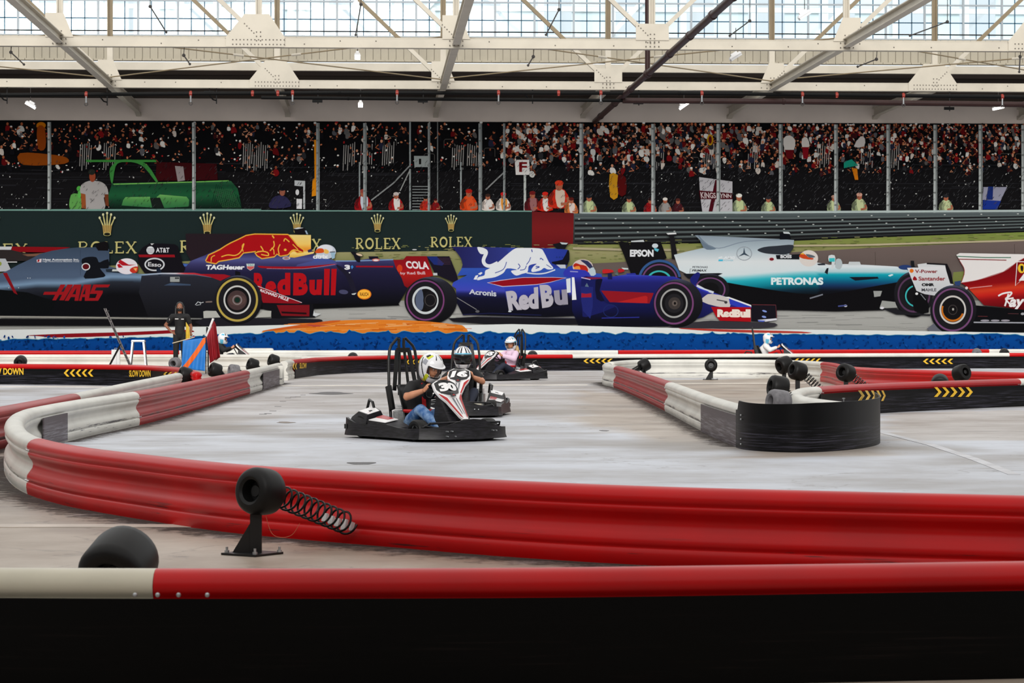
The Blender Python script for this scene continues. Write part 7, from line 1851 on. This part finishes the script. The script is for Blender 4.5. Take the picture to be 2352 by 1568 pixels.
cloth('flag_fold', 'flag_red', t, org2, pt(474, 775, 61.3), pt(490, 742, 61.3), pt(498, 822, 61.3), pt(483, 834, 61.3), 2, .03)
cloth('flag_back', 'flag_red', t, org2, pt(493, 740, 61.6), pt(496, 745, 61.6), pt(506, 820, 61.6), pt(495, 828, 61.6), 1, .02)
org3 = pt(430, 740, 63.3)
t = thing('flag', 'narrow yellow flag hanging at the side of the standing marshal', 'flag', V3((org3.x, org3.y, 0.5)))
cloth('flag_cloth', 'flag_yellow', t, V3((org3.x, org3.y, 0.5)), pt(427, 739, 63.3), pt(434, 750, 63.3), pt(437, 777, 63.3), pt(427, 779, 63.3), 2, .02)
cloth('flag_tail', 'flag_yellow', t, V3((org3.x, org3.y, 0.5)), pt(415, 788, 63.8), pt(420, 790, 63.8), pt(421, 810, 63.8), pt(418, 822, 63.8), 1, .02)
b = MB(); b.cyl(pt(424, 783, 63.2) - V3((org3.x, org3.y, .5)), pt(448, 772, 63.2) - V3((org3.x, org3.y, .5)), .012, .012, 8); b.build('flag_stick', M['red_plastic'], t)

# metal stool
g = atD(318, 800, 62.5); g.z = 0; t = thing('metal_stool', 'grey metal cafe stool behind the SLOW DOWN barrier, left of the marshal', 'stool', g)
b = MB(); b.box((0, 0, .765), (.31, .31, .022), taper=.97); b.box((0, 0, .745), (.32, .32, .03)); b.build('seat', M['galv'], t)
for sx in (-1, 1):
    for sy in (-1, 1):
        b = MB(); a0 = V3((sx * .13, sy * .13, .74)); a1 = V3((sx * .20, sy * .20, 0)); b.loft([[a0 + V3((dx, dy, 0)) for dx, dy in ((-.022, -.022), (.022, -.022), (.022, .022), (-.022, .022))], [a1 + V3((dx, dy, 0)) for dx, dy in ((-.014, -.014), (.014, -.014), (.014, .014), (-.014, .014))]]); b.build('leg', M['galv'] if sy < 0 else M['dull_steel'], t)  # rear legs take a darker steel, their shade put into the colour
b = MB()
for a, c in (((-1, -1), (1, -1)), ((1, -1), (1, 1)), ((1, 1), (-1, 1)), ((-1, 1), (-1, -1))): b.cyl((a[0] * .182, a[1] * .182, .18), (c[0] * .182, c[1] * .182, .18), .008, .008, 8)
b.build('stretcher', M['galv'], t)
# leaning rack with a strut
g = atD(270, 800, 62.0); g.z = 0; t = thing('leaning_stand', 'thin dark metal stand leaning left with a black strut, behind the stool', 'stand', g)
A0, A1_ = pt(241, 708, 62.2) - g, atD(306, 838, 62.2) - g; A1_.z = 0
b = MB(); up = V3((0, 1, 0)); dv = A1_ - A0
for s in (-1, 1): b.bar(A0 + V3((s * .022, 0, 0)), A1_ + V3((s * .022, 0, 0)), .008, .02)
for k in range(12): c = A0 + dv * ((k + .5) / 12); b.bar(c + V3((-.028, -.012, 0)), c + V3((.028, -.012, 0)), .035, .02)
b.build('frame', M['dull_steel'], t)
b = MB(); b.bar(A0, A1_, .055, .02); b.box(A0 + V3((.05, 0, -.06)), (.10, .03, .02)); b.build('dark_panel', M['blacksteel'], t)
b = MB(); s0 = pt(278, 789, 62.2) - g; s1 = atD(243, 835, 62.4) - g; s1.z = 0; b.bar(s0, s1, .04, .03); b.build('strut', M['blacksteel'], t)
# white case
g = atD(266, 800, 63.0); g.z = 0; t = thing('white_case', 'small white upright case on the floor behind the leaning stand', 'box', g)
b = MB(); b.box((0, 0, .27), (.21, .14, .54), taper=.92); b.build('case_body', M['white_metal'], t)
b = MB(); b.bar((0.02, -.072, .02), (.02, -.069, .52), .01, .004); b.tube([V3((-.04, 0, .535)), V3((-.03, 0, .57)), V3((.03, 0, .57)), V3((.04, 0, .535))], .008, 6); b.build('handle', M['galv'], t)
